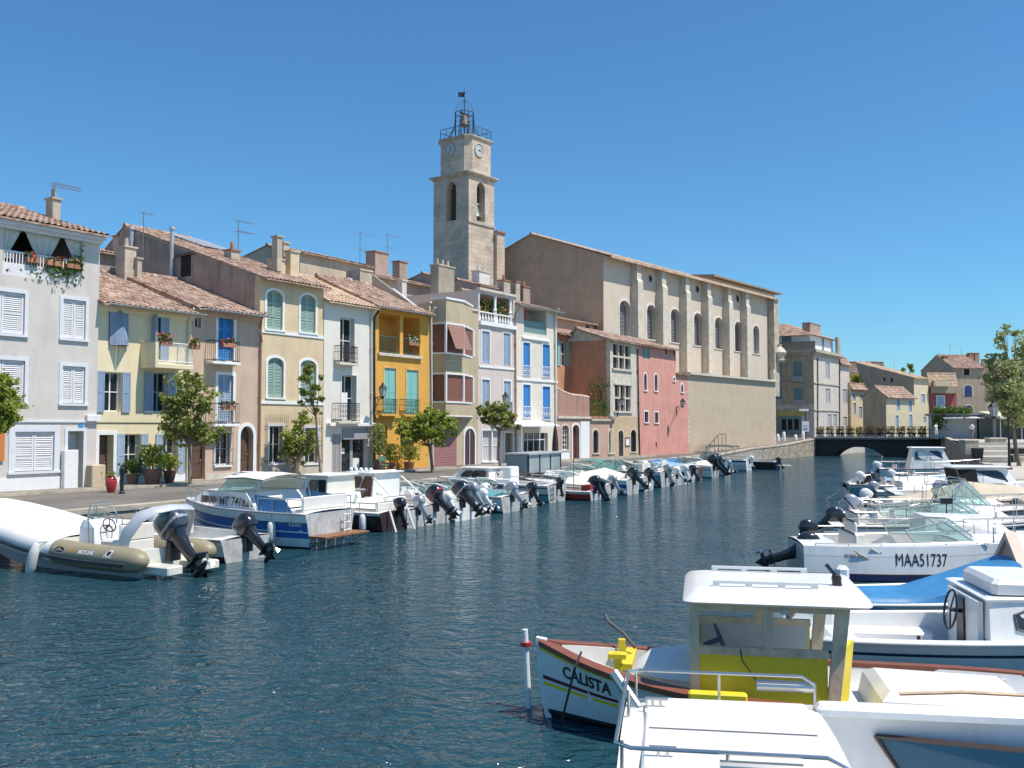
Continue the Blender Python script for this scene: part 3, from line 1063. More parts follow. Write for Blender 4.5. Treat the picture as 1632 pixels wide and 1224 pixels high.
mb = MB(); mb.bbox(h.u1 - 0.5, h.y - 0.16, zt(143, 671, -.15), h.u1 + 0.1, h.y - 0.02, zt(143, 661, -.15), 0.02); h.kid('junction_box', mb, M_white)
h.band((-40, 673), (150, 670), 0.07, 0.05, LB)
mb = MB(); u, _ = ROW.at(0, 725, h.y); mb.box(u - 0.8, h.y - 0.08, ZB + 1.2, u + 0.12, h.y - 0.03, ZB + 2.9); h.kid('shutter', mb, paint('orange_shutter', (0.6, 0.2, 0.05)))
h.plinth(0.55, M_white, 0.05, [(r[0] - 0.13, r[1] + 0.13)])
h.finish(1.6, 5.5, 0.55, cornice=LB, trim=0.4)
chimney(h.root, ROW, 84, 97, 318, 345, 2.6, M_stone2, 0.5, M_stone2, 1)
antenna(h.root, ROW, 87, 292, 340, 2.7, ((0.0, 1.1, 9), (0.12, 1.1, 7)), 1)

# 2  pale yellow house
yel = stucco('pale_yellow_plaster', (0.75, 0.655, 0.44), 0.06, 0.08)
h = House('terraced_house', 'pale yellow house with grey blue shutters beside the big pale house', ROW, ub(150), ub(303), 0.0, ZB, 0, 10, yel, ROWG)
h.z1 = zt(228, 487)
r = h.op(173.5, 491, 203, 551)
a, c, p, q = r; m = (a + c) / 2
for lo, hi in ((a, m - 0.01), (m + 0.01, c)):
    lf = louvre_leaf(lo, hi, p, q, h.y - 0.02, panels=1, solid=True)
    lf.v = [(x, y - 0.05 - 0.5 * max(0, (q - z) / (q - p)) ** 1.2 * max(0.05, 1 - abs(x - m) / ((c - a) / 2)), z) for x, y, z in lf.v]
    h.kid('shutter', lf, M_blue_sh)
bk = MB(); bk.quad((a, h.y + .2, p), (c, h.y + .2, p), (c, h.y + .2, q), (a, h.y + .2, q)); h.kid('window_pane', bk, M_dark)
r = h.window((245, 503, 268, 573), M_white, None, pane=M_dark, cols=2)
mm = (r[0] + r[1]) / 2
h.kid('shutter', louvre_leaf(mm - 0.05, r[1] + 0.02, r[2], r[3], h.y - 0.05, panels=1, solid=True), M_blue_sh)
h.kid('shutter', louvre_leaf(r[0] - 0.12, r[0] - 0.02, r[2], r[3], h.y - 0.3, t=0.3, panels=1, solid=True), M_blue_sh)
# balcony with a solid flank
a = ub(223, 600); c = ROW.at(309, 570, -1.0)[0]; zf = zt(270, 586, -1.0); ztop = zt(300, 549, -1.0)
mb = MB(); mb.bbox(a, -1.0, zf - 0.02, c, 0, zf + 0.16, 0.02)
bo = h.kid('balcony', mb, yel)
mb = MB(); mb.box(a, -1.0, zf + 0.163, a + 0.14, 0.0, ztop); h.kid('balcony_flank', mb, yel, parent=bo)
mb = MB()
for z in (ztop, zf + 0.26): mb.tube([(a + 0.14, -0.96, z), (c - 0.04, -0.96, z), (c - 0.04, 0, z)], 0.025, 6)
n = 17
for k in range(n + 1):
    x = a + 0.2 + (c - a - 0.26) * k / n; mb.cyl((x, -0.96, zf + 0.16), (x, -0.96, ztop), 0.014, n=4)
for k in range(1, 6): mb.cyl((c - 0.04, -0.16 * k, zf + 0.16), (c - 0.04, -0.16 * k, ztop), 0.014, n=4)
h.kid('railing', mb, M_white, parent=bo)
flowers(bo, a + 0.2, a + 0.85, -0.9, ztop - 0.1, M_green, M_redfl, 0.35, 60, 12)
flowers(bo, c - 0.25, c + 0.25, -1.02, ztop - 0.18, M_green, M_pinkfl, 0.3, 40, 13)
r = h.window((166, 593, 193, 656), M_white, None, pane=M_glass, rv=0.25); h.open_shutters((166, 593, 193, 656), M_blue_sh)
h.window((244, 594, 265, 656), M_blue_sh, None, pane=M_dark); h.open_shutters((244, 594, 265, 656), M_blue_sh, 0.42)
r1 = h.door((157, 693, 180, 775), M_bdoor, M_white, 0.17, rv=0.45)
for px in ((198, 692, 223, 757), (259, 692, 282, 755)):
    h.window(px, M_white, None, pane=M_glass, rv=0.3); h.open_shutters(px, M_lblue, 0.34)
h.band((150, 675), (303, 673), 0.025, 0.03, M_iron, 'cable')
h.plinth(0.42, M_white, 0.05, [(r1[0] - 0.16, r1[1] + 0.16)])
h.finish(2.1, 5.8, 0.62, cornice=yel, trim=.18)
h.gutter(h.u0 + 0.1, h.u1 + 0.25, -0.68, h.z1 - 0.15)
h.pipe((299, 505), (296, 765), M_pvc)
chimney(h.root, ROW, 199, 217, 395, 446, 4.6, M_stone2, 0.7, M_stone2, 1)
chimney(h.root, ROW, 219, 226, 413, 450, 4.4, M_stone2, 0.5, M_stone2, 0)

# 3  brownish pink house
pk = stucco('brownish_pink_plaster', (0.58, 0.43, 0.325), 0.1, 0.18)
h = House('terraced_house', 'brownish pink house with two iron balconies and an arched white doorway', ROW, ub(303), ub(412), 0.05, ZB, 0, 10, pk, ROWG)
h.z1 = zt(358, 493)
h.window((310, 506, 320, 522), M_white, M_stone, 0.1, cols=1, rows=1, sill=False)
h.shutters((347.5, 500, 372, 574), M_blue2, M_white, 0.15, panels=3, inset=0.1)
h.balcony((340, 544, 382, 577), 0.5, M_white, ornate=False)
h.shutters((347, 598, 371, 672), M_lblue, M_white, 0.15, panels=3, inset=0.1)
h.balcony((341, 643, 381, 676), 0.5, M_white)
for yb in (545, 645):
    a, c, p, q = h.bx(349, yb, 372, yb + 5, -0.5)
    flowers(h.root, a + 0.1, c, h.y - 0.6, p - 0.1, M_green, M_redfl, 0.25, 30, yb)
r1 = h.door((305, 698, 327, 764), M_bdoor, None, rv=0.25)
r = h.window((343, 690, 366, 741), M_white, M_white, 0.08, pane=M_glass); h.grille(r)
r2 = h.door((382.5, 679, 403, 766), M_bdoor, M_white, 0.17, rise=0.45, rv=0.35)
h.plinth(0.35, M_stone, 0.03, [(r1[0], r1[1]), (r2[0] - .17, r2[1] + .17)])
h.finish(2.0, 5.8, 0.62, cornice=pk, trim=.18)
h.gutter(h.u0 + 0.2, h.u1 + 0.3, -0.63, h.z1 - 0.15)
h.pipe((414, 510), (411, 758), mat('rusty_pipe', (0.32, 0.18, 0.13), rough=0.7))
chimney(h.root, ROW, 368, 382, 400, 485, 4.0, M_stone2, 0.55, M_terra, 1)
antenna(h.root, ROW, 380, 352, 420, 4.2, ((0.0, 0.9, 5), (0.55, 0.9, 9)), 1)
mb = MB(); a, c, p, q = ROW.box(385, 454, 395, 470, 1.6); mb.bbox(a, 1.5, p, c + 0.2, 1.8, q, 0.03); h.kid('wall_cabinet', mb, M_white)

# 4  beige house with arched green shutters; deep, its flank shows above the lower roofs
be = stucco('beige_plaster', (0.66, 0.52, 0.335), 0.1, 0.15)
flank = stucco('grey_brown_render', (0.40, 0.31, 0.25), 0.2, 0.5)
h = House('terraced_house', 'beige house with arched sage green shutters framed in white', ROW, ub(412), ub(514), 0.0, ZB, 0, 16, be, ROWG)
h.z1 = zt(465, 449)
yr, zr = ROW.atx(199, 362, ub(412))
for px in ((425, 463, 450, 525), (479, 470, 502.5, 530)): h.shutters(px, M_sage, M_white, 0.13, rise=0.28, panels=3, inset=0.1)
for px in ((426.5, 570, 451.5, 633.5), (478.5, 574, 503.5, 637)): h.shutters(px, M_sage, M_white, 0.13, rise=0.28, panels=3, inset=0.1)
h.band((413, 529), (515, 536), 0.16, 0.05); h.band((413, 640), (515, 644), 0.16, 0.05)
r = h.window((429, 679, 449.6, 738), M_white, M_white, 0.14, pane=M_glass); h.grille(r, 0.3, tips=0.55)
r = h.window((486, 682, 506, 738), M_white, M_white, 0.14, pane=M_glass); h.grille(r, 0.3, tips=0.55)
h.plinth(0.6, M_stone2, 0.04)
h.finish(zr - h.z1, yr - h.y, 0.5, cornice=None)
mb = MB(); mb.prism([(h.y + 0.4, ZB + 5), (yr + 5.5, ZB + 5), (yr + 5.5, h.z1), (yr, zr - 0.1), (h.y + 0.4, h.z1 - 0.05 + 0.4 * (zr - h.z1) / yr)], h.u0 - 0.03, h.u0 + 0.02, 'x')
h.kid('flank_wall', mb, flank)
y_, z_ = ROW.atx(297, 425, h.u0 - 0.03)
mb = MB(); mb.box(h.u0 - 0.06, y_ - 0.35, z_ - 0.5, h.u0 - 0.02, y_ + 0.4, z_ + 0.55); wv = h.kid('window', mb, M_dark)
mb = MB(); mb.box(h.u0 - 0.16, y_ - 0.7, z_ + 0.56, h.u0 - 0.02, y_ + 0.8, z_ + 0.68); h.kid('lintel', mb, M_bdoor, parent=wv)
for px, yt, yb_ in ((210, 366, 400), (274.5, 366, 450)):
    y_, z_ = ROW.atx(px, yt, h.u0 - 0.15); _, z2 = ROW.atx(px, yb_, h.u0 - 0.15)
    mb = MB(); mb.cyl((h.u0 - 0.15, y_, z2), (h.u0 - 0.15, y_, z_), 0.11, n=10); mb.cyl((h.u0 - 0.15, y_, z_), (h.u0 - 0.15, y_, z_ + 0.14), 0.16, 0.14, n=10)
    h.kid('flue_pipe', mb, M_zinc)
antenna(h.root, ROW, 229, 338, 420, 7.6, ((0.05, 0.5, 3),), 1)
chimney(h.root, ROW, 441, 460, 415, 440, 1.9, be, 0.7, M_stone2, 0)
for px0, px1, yt, yb_, y_ in ((442, 450, 378, 420, 1.8), (452, 461, 388, 420, 2.2), (463, 475, 402, 440, 1.6)):
    chimney(h.root, ROW, px0, px1, yt, yb_, y_, M_stone2 if px0 < 460 else be, 0.4, M_stone2, 0)
antenna(h.root, ROW, 432, 393, 420, 2.5, ((0.05, 0.5, 2),), 1)
# skylight panels high on this roof, beside the ridge
sl = (zr - h.z1) / yr
y0_, y1_ = yr - 3.6, yr - 0.5
mb = MB(); u0_ = ROW.at(275, 365, yr - 1)[0]
for k in range(9):
    x = u0_ + 0.28 * k; mb.add([(x, y0_, h.z1 + sl * y0_ + 0.2), (x + 0.22, y0_, h.z1 + sl * y0_ + 0.2), (x + 0.22, y1_, h.z1 + sl * y1_ + 0.2), (x, y1_, h.z1 + sl * y1_ + 0.2)], [(0, 1, 2, 3)])
h.kid('skylight', mb, M_zinc)

# 5  white narrow house over a shop
h = House('terraced_house', 'narrow white house with one window column above a glass shop door', ROW, ub(515), ub(596), 0.0, ZB, 0, 9, stucco('white_plaster', (0.72, 0.68, 0.60), 0.05, 0.1), ROWG)
h.z1 = zt(556, 483)
h.window((542, 507, 565, 578), M_white, None, pane=M_dark, rv=0.35, sill=False)
h.balcony((542, 552, 570, 579), 0.4, M_stone, ornate=True)
r = h.window((544, 598, 567.5, 671), M_white, M_white, 0.06, pane=M_glass, rv=0.35, sill=False)
mb = MB(); mb.box(r[0], h.y + 0.1, r[2], r[0] + (r[1] - r[0]) * .5, h.y + 0.14, r[2] + (r[3] - r[2]) * 0.62); h.kid('door', mb, M_white)
h.balcony((540, 643, 573, 672), 0.45, M_stone, ornate=True)
r = h.op(544, 700, 585, 757, 0, 0.3); a, c, p, q = r
mb = MB(); fw = 0.07; y = h.y + 0.28
mb.box(a, y - 0.06, p, a + fw, y, q); mb.box(c - fw, y - 0.06, p, c, y, q); mb.box((a + c) / 2 - 0.1, y - 0.06, p, (a + c) / 2 + 0.1, y, q); mb.box(a + fw, y - 0.06, p, c - fw, y, p + 0.08)
so = h.kid('shop_front', mb, M_zinc)
mb = MB(); mb.quad((a, y - 0.02, p), (c, y - 0.02, p), (c, y - 0.02, q), (a, y - 0.02, q)); h.kid('pane', mb, M_glass, parent=so)
mb = MB(); mb.box(a, y - 0.028, p + 1.0, a + 0.5, y - 0.024, p + 1.3); mb.box(c - 0.85, y - 0.028, p + .25, c - 0.35, y - 0.024, p + .75); h.kid('poster', mb, M_white, parent=so)
h.shutters((529, 692, 543, 756), paint('grey_panel', (0.36, 0.34, 0.33)), None, panels=1, solid=True)
mb = MB(); a, c, p, q = h.bx(545, 683, 587, 700); mb.bbox(a, h.y - 0.1, p, c, h.y - 0.003, q, 0.02); h.kid('sign_board', mb, paint('grey_fascia', (0.33, 0.33, 0.34)))
mb = MB(); a, c, p, q = h.bx(520, 674, 592, 679); mb.bbox(a, h.y - 0.3, p, c, h.y - 0.003, q, 0.02); h.kid('ledge', mb, M_white)
h.finish(1.9, 4.6, 0.45, roof_m=M_tile_pale)
h.pipe((590, 505), (591, 750), M_pvc); 
mb = MB(); a, z_ = ROW.at(529, 476, 1.0)
rr = random.Random(9)
for _ in range(160): leaf(mb, Vector((a + rr.gauss(0, 0.5), 0.9 + rr.uniform(-.3, .3), z_ - 0.5 + abs(rr.gauss(0, 0.35)))), rr, 0.1)
h.kid('roof_plant', mb, M_green)

# 6  orange house
org = stucco('orange_plaster', (0.70, 0.38, 0.085), 0.08, 0.12)
h = House('terraced_house', 'bright orange house with a recessed top loggia and aqua green shutters', ROW, ub(596), ub(683), 0.0, ZB, 0, 9, org, ROWG)
h.z1 = zt(640, 492)
r = h.loggia((604, 503, 669, 565), org, 1.7); a, c, p, q = r
mb = MB(); x = (a * 0.46 + c * 0.54); mb.box(x - 0.14, h.y + 0.003, p, x + 0.14, h.y + 0.3, q); h.kid('loggia_pillar', mb, org)
mb = MB(); mb.box(a + 0.5, h.y + 1.6, p, a + 1.4, h.y + 1.66, p + 2.1); h.kid('door', mb, M_aqua)
mb = MB(); n = 26
for k in range(n + 1): mb.cyl((a + (c - a) * k / n, h.y + 0.1, p), (a + (c - a) * k / n, h.y + 0.1, p + 0.95), 0.014, n=4)
for z in (p + 0.08, p + 0.95): mb.cyl((a, h.y + 0.1, z), (c, h.y + 0.1, z), 0.022, n=5)
h.kid('railing', mb, paint('dark_green_iron', (0.04, 0.14, 0.12)))
flowers(h.root, c - 1.0, c - 0.1, h.y + 0.02, p + 0.6, M_green, M_whitefl, 0.4, 70, 31)
mb = MB(); mb.bbox(a - 0.12, h.y - 0.16, p - 0.16, c + 0.12, h.y + 0.01, p - 0.003, 0.02); h.kid('window_sill', mb, M_stone)
gi = paint('dark_green_iron', (0.04, 0.14, 0.12))
for px in ((612, 587, 630.5, 660), (647.5, 590, 666, 661)):
    h.shutters(px, M_aqua, stucco('pale_orange_trim', (0.72, 0.45, 0.16)), 0.09, panels=2, solid=True, inset=0.03, sill=False)
h.balcony((609, 636, 633.5, 660), 0.35, org, gi, ornate=True); h.balcony((645, 637, 668.5, 661), 0.35, org, gi, ornate=True)
h.band((597, 662), (683, 666), 0.16, 0.12, org)
h.window((602, 680, 617, 727), M_white, None, pane=M_glass, rv=0.3); h.window((638, 686, 660, 730), M_white, None, pane=M_dark, rv=0.3)
h.finish(1.9, 4.4, 0.5, roof_m=M_tile)
h.gutter(h.u0 - 0.1, h.u1, -0.54, h.z1 - 0.16)
h.pipe((594.5, 506), (595, 750), M_iron, 0.055)

# 7  tan house with glazed bay
tan = stucco('tan_plaster', (0.50, 0.41, 0.275), 0.08, 0.3)
h = House('terraced_house', 'tan house with a two storey angled bay window and a mauve garage door', ROW, ub(683), ub(762), 0.0, ZB, 0, 12, tan, ROWG)
h.z1 = zt(722, 489)
h.finish(0)
BY = 0.95
ba, bc = ub(687, 590), ub(754, 590)
m0 = ROW.at(710.5, 590, -BY)[0]; m1_ = ROW.at(738.5, 590, -BY)[0]
plan = [(ba, 0.0), (m0, -BY), (m1_, -BY), (bc, 0.0)]
zb_ = zt(725, 662, -BY); zlev = [zb_, zt(725, 641, -BY), zt(725, 596, -BY), zt(725, 564, -BY), zt(725, 517, -BY), zt(725, 479, -BY)]
def bay(z0, z1, out=0.0):
    mb = MB(); P = [(x + out * (1 if i > 1 else -1) * 0.8, y - out) for i, (x, y) in enumerate(plan)]
    P = [(P[0][0], 0.02)] + P[1:3] + [(P[3][0], 0.02)]
    mb.prism(P, z0, z1, 'z'); return mb
bw = bay(zlev[0], zlev[1]); 
for i in (2, 4): 
    t_ = bay(zlev[i], zlev[i + 1]); bw.add(t_.v, t_.f)
bo = h.kid('bay', bw, tan)
tr = MB()
for z in (zlev[1], zlev[2], zlev[3], zlev[4]):
    t_ = bay(z - 0.05, z + 0.05, 0.05); tr.add(t_.v, t_.f)
t_ = bay(zlev[5], zlev[5] + 0.12, 0.06); tr.add(t_.v, t_.f)
t_ = bay(zlev[0] - 0.08, zlev[0], 0.03); tr.add(t_.v, t_.f)
for za, zb2 in ((zlev[1], zlev[2]), (zlev[3], zlev[4])):
    for (x, y) in plan: tr.box(x - 0.06, y - 0.06, za + 0.05, x + 0.06, y + 0.06, zb2 - 0.05)
h.kid('bay_trim', tr, M_white, parent=bo)
for za, zb2 in ((zlev[1], zlev[2]), (zlev[3], zlev[4])):
    t_ = bay(za + 0.05, zb2 - 0.05, -0.06); h.kid('blind', t_, M_brownbl, parent=bo)
mb = MB(); zt_ = zlev[4] - 0.08
for k in range(8):
    f0, f1 = k / 8, (k + 1) / 8
    mb.quad((m0 + 0.05, -BY - 0.07 - 0.62 * f0, zt_ - 1.45 * f0), (m1_ - 0.03, -BY - 0.07 - 0.62 * f0, zt_ - 1.45 * f0), (m1_ - 0.03, -BY - 0.07 - 0.62 * f1, zt_ - 1.45 * f1 + 0.01), (m0 + 0.05, -BY - 0.07 - 0.62 * f1, zt_ - 1.45 * f1 + 0.01))
h.kid('awning', mb, paint('brown_awning', (0.30, 0.16, 0.12)), parent=bo)
mb = MB(); mb.box(h.u0, -0.08, h.z1 - 0.03, h.u1, 0.2, h.z1 + 0.1); h.kid('coping', mb, M_stone)
a, c, p, q = h.bx(690, 688, 727, 746)
mb = MB()
for k in range(14):
    z0_, z1_ = ZB + (q - ZB) * k / 14, ZB + (q - ZB) * (k + 1) / 14
    mb.box(a, -0.04, z0_ + 0.01, c, 0.0, z1_ - 0.01)
mb.box(a, -0.02, ZB, c, 0.01, q); h.kid('garage_door', mb, M_mauve)
a, c, p, q = h.bx(740, 683, 756, 745)
mb = surround_geo(a, c, ZB, q, 0.5, 0.14, 0, 0.05, False); h.kid('door_surround', mb, M_white)
mb = MB(); pts = [(a, ZB)] + arch_pts(a, c, ZB, q, 0.5) + [(c, ZB)]; mb.poly([(x, -0.012, z) for x, z in pts]); do = h.kid('door', mb, mat('dark_plum_door', (0.07, 0.035, 0.04), rough=0.5))
mb = MB(); mb.box((a + c) / 2 - 0.02, -0.03, ZB, (a + c) / 2 + 0.02, -0.015, q - .1); h.kid('door_rail', mb, M_white, parent=do)
h.pipe((685, 500), (688, 742), M_pvc, 0.06)
chimney(h.root, ROW, 699, 724, 425, 462, 4.5, stucco('olive_grey_render', (0.34, 0.31, 0.24)), 0.7, M_stone2, 3)

# 8  pinkish white house with pillared loggia
h = House('terraced_house', 'pinkish white house with white pillars and flowers in its top loggia', ROW, ub(762), ub(821), 0.0, ZB, 0, 10, stucco('pinkish_plaster', (0.63, 0.53, 0.48), 0.06, 0.1), ROWG)
h.z1 = zt(790, 467)
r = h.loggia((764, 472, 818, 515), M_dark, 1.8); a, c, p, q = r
mb = MB()
for f in (0.02, 0.5, 0.96):
    x = a + (c - a) * f; mb.lathe([(0.17, 0), (0.17, 0.15), (0.12, 0.2), (0.12, 0.8), (0.15, 0.85), (0.09, 1.0), (0.11, 1.7), (0.09, q - p - 0.2), (0.17, q - p)], (x, h.y + 0.15, p), 10)
h.kid('loggia_column', mb, M_white, 40)
mb = MB()
for k in range(12):
    x = a + (c - a) * (k + 0.5) / 12; mb.lathe([(0.06, 0), (0.09, 0.2), (0.04, 0.4), (0.06, 0.55)], (x, h.y + 0.1, p), 6)
mb.box(a, h.y + 0.02, p + 0.55, c, h.y + 0.18, p + 0.63); h.kid('balustrade', mb, M_white)
for k, f in enumerate((0.08, 0.6)):
    flowers(h.root, a + (c - a) * f, a + (c - a) * (f + 0.32), h.y + 0.25, p + 0.35, M_green, M_pinkfl, 1.0, 110, 50 + k)
h.band((763, 516), (821, 521), 0.26, 0.16); h.band((763, 584), (821, 588), 0.14, 0.06); 
for px in ((768, 528, 780, 579), (802, 531, 813, 583), (768, 605, 780, 655), (802.5, 607.5, 813.5, 657)): h.shutters(px, M_lblue, M_white, 0.1, panels=2, inset=0.04, sill=False)
h.window((768.5, 686, 783, 735), M_white, M_white, 0.08, pane=paint('pale_blind', (0.5, 0.5, 0.5)), cols=1); h.window((785, 686, 799, 735), M_white, M_white, 0.08, pane=paint('pale_blind', (0.5, 0.5, 0.5)), cols=1)
r = h.door((804.5, 690, 817, 742), mat('olive_door', (0.16, 0.13, 0.08), rough=0.5), M_white, 0.1, rv=0.25)
h.finish(0.0)
h.pipe((819.5, 500), (821, 742), mat('rusty_pipe', (0.32, 0.18, 0.13)), 0.05)
mb = MB(); mb.box(h.u0, -0.12, h.z1 - 0.02, h.u1, 0.2, h.z1 + 0.14); h.kid('coping', mb, M_stone)

# 9  white house with bright blue shutters
h = House('terraced_house', 'cream white house with bright blue shutters above a canopied shop', ROW, ub(821), ub(888), 0.0, ZB, 0, 10, stucco('cream_white_plaster', (0.70, 0.64, 0.54), 0.06, 0.1), ROWG)
h.z1 = zt(854, 490)
r = h.loggia((835, 492, 871, 532), paint('grey_white_wall', (0.5, 0.5, 0.48)), 1.4); a, c, p, q = r
mb = MB(); mb.box(a, h.y + 0.08, p, c, h.y + 0.1, p + 0.85); h.kid('glass_balustrade', mb, clearglass('sea_green_glass', (0.55, 0.75, 0.7), 0.5))
mb = MB(); mb.bbox(a + 0.2, h.y + 0.5, p + 0.8, a + 1.1, h.y + 0.6, p + 1.75, 0.05); h.kid('red_towel', mb, mat('red_cloth', (0.55, 0.03, 0.04), rough=0.8))
mb = MB(); mb.bbox(a - 0.3, h.y - 0.12, p - 0.45, c + 0.3, h.y + 0.01, p - 0.3, 0.02); h.kid('window_sill', mb, M_white)
for px, yb_ in (((833.5, 546, 844.5, 599), 583), ((864.5, 549, 876, 602), 585), ((833.5, 613, 845, 667), 648), ((864.5, 616, 876.5, 670), 650)):
    h.shutters(px, M_blue2, M_white, 0.13, panels=2, inset=0.06, sill=False)
    a, c, p, q = h.bx(px[0], yb_, px[2], px[3]); mb = MB()
    for k in range(6): mb.cyl((a + (c - a) * k / 5, h.y - 0.07, p), (a + (c - a) * k / 5, h.y - 0.07, q), 0.016, n=4)
    for z in (p + 0.05, (p + q) / 2, q): mb.cyl((a - 0.05, h.y - 0.07, z), (c + 0.05, h.y - 0.07, z), 0.02, n=4)
    for k in range(3): mb.tube([(a + (c - a) * (k + 0.5) / 3 + 0.1 * math.cos(g), h.y - 0.075, (p + q) / 2 + 0.16 * math.sin(g)) for g in [i * math.pi / 4 for i in range(9)]], 0.014, 4, False)
    h.kid('railing', mb, M_white)
h.band((822, 605), (888, 608), 0.14, 0.08, M_white)
r = h.op(835, 690, 873, 743, 0, 0.3); a, c, p, q = r
mb = MB(); y = h.y + 0.28
for f in (0, 0.25, 0.5, 0.75, 0.97): mb.box(a + (c - a) * f, y - 0.06, p, a + (c - a) * f + 0.08, y, q)
mb.box(a, y - 0.058, p, c, y - 0.002, p + 0.5); mb.box(a, y - 0.058, q - 0.5, c, y - 0.002, q - 0.44)
so = h.kid('shop_front', mb, M_white)
mb = MB(); mb.quad((a, y - 0.02, p), (c, y - 0.02, p), (c, y - 0.02, q), (a, y - 0.02, q)); h.kid('pane', mb, M_glass, parent=so)
a, c, p, q = h.bx(827, 676, 890, 680, -1.4)
mb = MB(); mb.add([(a, -1.5, p), (c, -1.5, p), (c, 0, p + 0.25), (a, 0, p + 0.25), (a, -1.5, p + 0.1), (c, -1.5, p + 0.1), (c, 0, p + 0.4), (a, 0, p + 0.4)], [(0, 3, 2, 1), (4, 5, 6, 7), (0, 1, 5, 4), (1, 2, 6, 5), (2, 3, 7, 6), (3, 0, 4, 7)])
for x in (a + 0.3, (a + c) / 2, c - 0.3): mb.cyl((x, -1.42, ZB), (x, -1.42, p), 0.035, n=6)
h.kid('canopy', mb, M_white)
mb = MB(); a, c, p, q = h.bx(826, 694, 831, 717); mb.box(a, h.y - 0.03, p, c, h.y - 0.01, q); h.kid('menu_board', mb, M_white)
h.finish(1.2, 4.5, 0.5)
h.gutter(h.u0, h.u1 + 0.1, -0.55, h.z1 - 0.1)
h.pipe((883, 500), (885, 740), M_pvc, 0.06)

# 10  low house with the arched doorway and rounded terrace wall
salmon = stucco('salmon_plaster', (0.52, 0.34, 0.26), 0.1, 0.25)
brick = stucco('red_brown_plaster', (0.54, 0.27, 0.16), 0.14, 0.3)
h = House('terraced_house', 'low salmon house with arched white door below a curved terrace wall', ROW, ub(888), ub(940), 0.0, ZB, 0, 3.4, salmon, ROWG)
h.z1 = zt(915, 665)
r = h.window((895.5, 678, 906, 717), M_white, M_stone, 0.14, rise=0.25, cols=3, rows=5, rv=0.2)
r2 = h.door((912.5, 677, 923, 733), mat('dark_red_door', (0.14, 0.03, 0.03), rough=0.5), M_white, 0.16, rise=0.3, rv=0.35)
mb = MB(); mb.box(r2[1] + 0.2, -0.04, ZB, h.u1 - 0.1, -0.005, h.z1 - 0.3); h.kid('wall_panel', mb, M_white)
mb = MB(); mb.box(h.u0 + 0.15, -0.04, ZB, r[1] + 0.1, -0.005, ZB + 0.75); h.kid('wall_panel', mb, M_white)
h.finish(0)
mb = MB(); mb.box(h.u0, -0.12, h.z1 - 0.1, h.u1, 0.1, h.z1 + 0.06); h.kid('cornice', mb, M_stone)
ztp = zt(915, 630); ue = h.u1
prof = [(h.u0, h.z1 + 0.06), (ue, h.z1 + 0.06), (ue, zt(938, 634)), (h.u0 + (ue - h.u0) * .8, zt(925, 632)), (h.u0 + (ue - h.u0) * .45, zt(908, 630)), (h.u0 + (ue - h.u0) * .2, zt(895, 625)), (h.u0, zt(888, 619))]
mb = MB(); mb.prism(prof, 0.02, 0.22); h.kid('terrace_parapet', mb, stucco('mauve_brown_plaster', (0.42, 0.24, 0.19), 0.12, 0.45))
mb = MB(); mb.tube([(x, 0.12, z + 0.03) for x, z in prof[2:]], 0.13, 8); h.kid('coping', mb, stucco('pink_coping', (0.6, 0.42, 0.33)))

# 10b upper house set back behind that terrace
h = House('terraced_house', 'red brown upper house with teal shutters set back above the curved terrace', ROW, ub(884, 600, 3.8), ub(975, 600, 3.8), 3.8, ZB, 0, 6, brick, ROWG)
h.z1 = zt(897, 532, 3.8)
h.window((892.5, 545, 902, 583), M_white, None, pane=M_dark, rv=0.2); h.open_shutters((892.5, 545, 902, 583), M_aqua, 0.42)
h.finish(0.8, 3, 0.5, roof_m=M_tile)

# 11 terrace front with two arched windows
h = House('terraced_house', 'low pink terrace front with arched windows and plants on top', ROW, ub(940.5), ub(979), 0.0, ZB, 0, 3.5, salmon, ROWG)
h.z1 = zt(960, 669)
for px in ((945, 685, 953.5, 722), (970, 685, 977.5, 722)): h.window(px, M_iron, M_stone, 0.14, rise=0.3, cols=2, rows=5, rv=0.2)
h.finish(0)
mb = MB(); mb.box(h.u0, -0.14, h.z1 - 0.1, h.u1, 0.15, h.z1 + 0.08); h.kid('cornice', mb, M_stone2)
flowers(h.root, h.u0 + 0.4, h.u1 - 0.5, 0.4, h.z1 + 0.1, M_green, M_green, 1.2, 260, 71, d=0.5)
mb = MB(); a, _ = ROW.at(957, 640, 0.8); rr = random.Random(4)
for z0_, n_, s_ in ((1.2, 60, .2), (2.4, 150, .42)):
    for _ in range(n_): leaf(mb, Vector((a + rr.gauss(0, s_), 0.8 + rr.gauss(0, s_), h.z1 + z0_ + rr.gauss(0, s_))), rr, 0.12)
mb.tube([(a + .1, .8, h.z1), (a - .05, .8, h.z1 + 1.2), (a + .05, .8, h.z1 + 2.3)], .04, 5)
h.kid('potted_shrub', mb, M_green)

# 12 stone mullioned house
h = House('terraced_house', 'pale stone house with mullioned renaissance windows and red brown flank', ROW, ub(973), ub(1018), 0.0, ZB, 0, 4.0, M_stone, ROWG)
h.z1 = zt(997, 545)
def mullion(px, cols, rows):
    r = h.op(*px, 0, 0.3); a, c, p, q = r
    mb = MB()
    for k in range(1, cols): x = a + (c - a) * k / cols; mb.box(x - 0.09, 0.02, p, x + 0.09, 0.25, q)
    for k in range(1, rows): z = p + (q - p) * k / rows; mb.box(a, 0.03, z - 0.07, c, 0.24, z + 0.07)
    mb.box(a - 0.2, -0.12, p - 0.16, c + 0.2, 0.01, p - 0.003); mb.box(a - 0.2, -0.08, q + 0.003, c + 0.2, 0.01, q + 0.12)
    fo = h.kid('window', mb, M_stone)
    g = MB(); g.quad((a, 0.27, p), (c, 0.27, p), (c, 0.27, q), (a, 0.27, q)); h.kid('pane', g, M_glass, parent=fo)
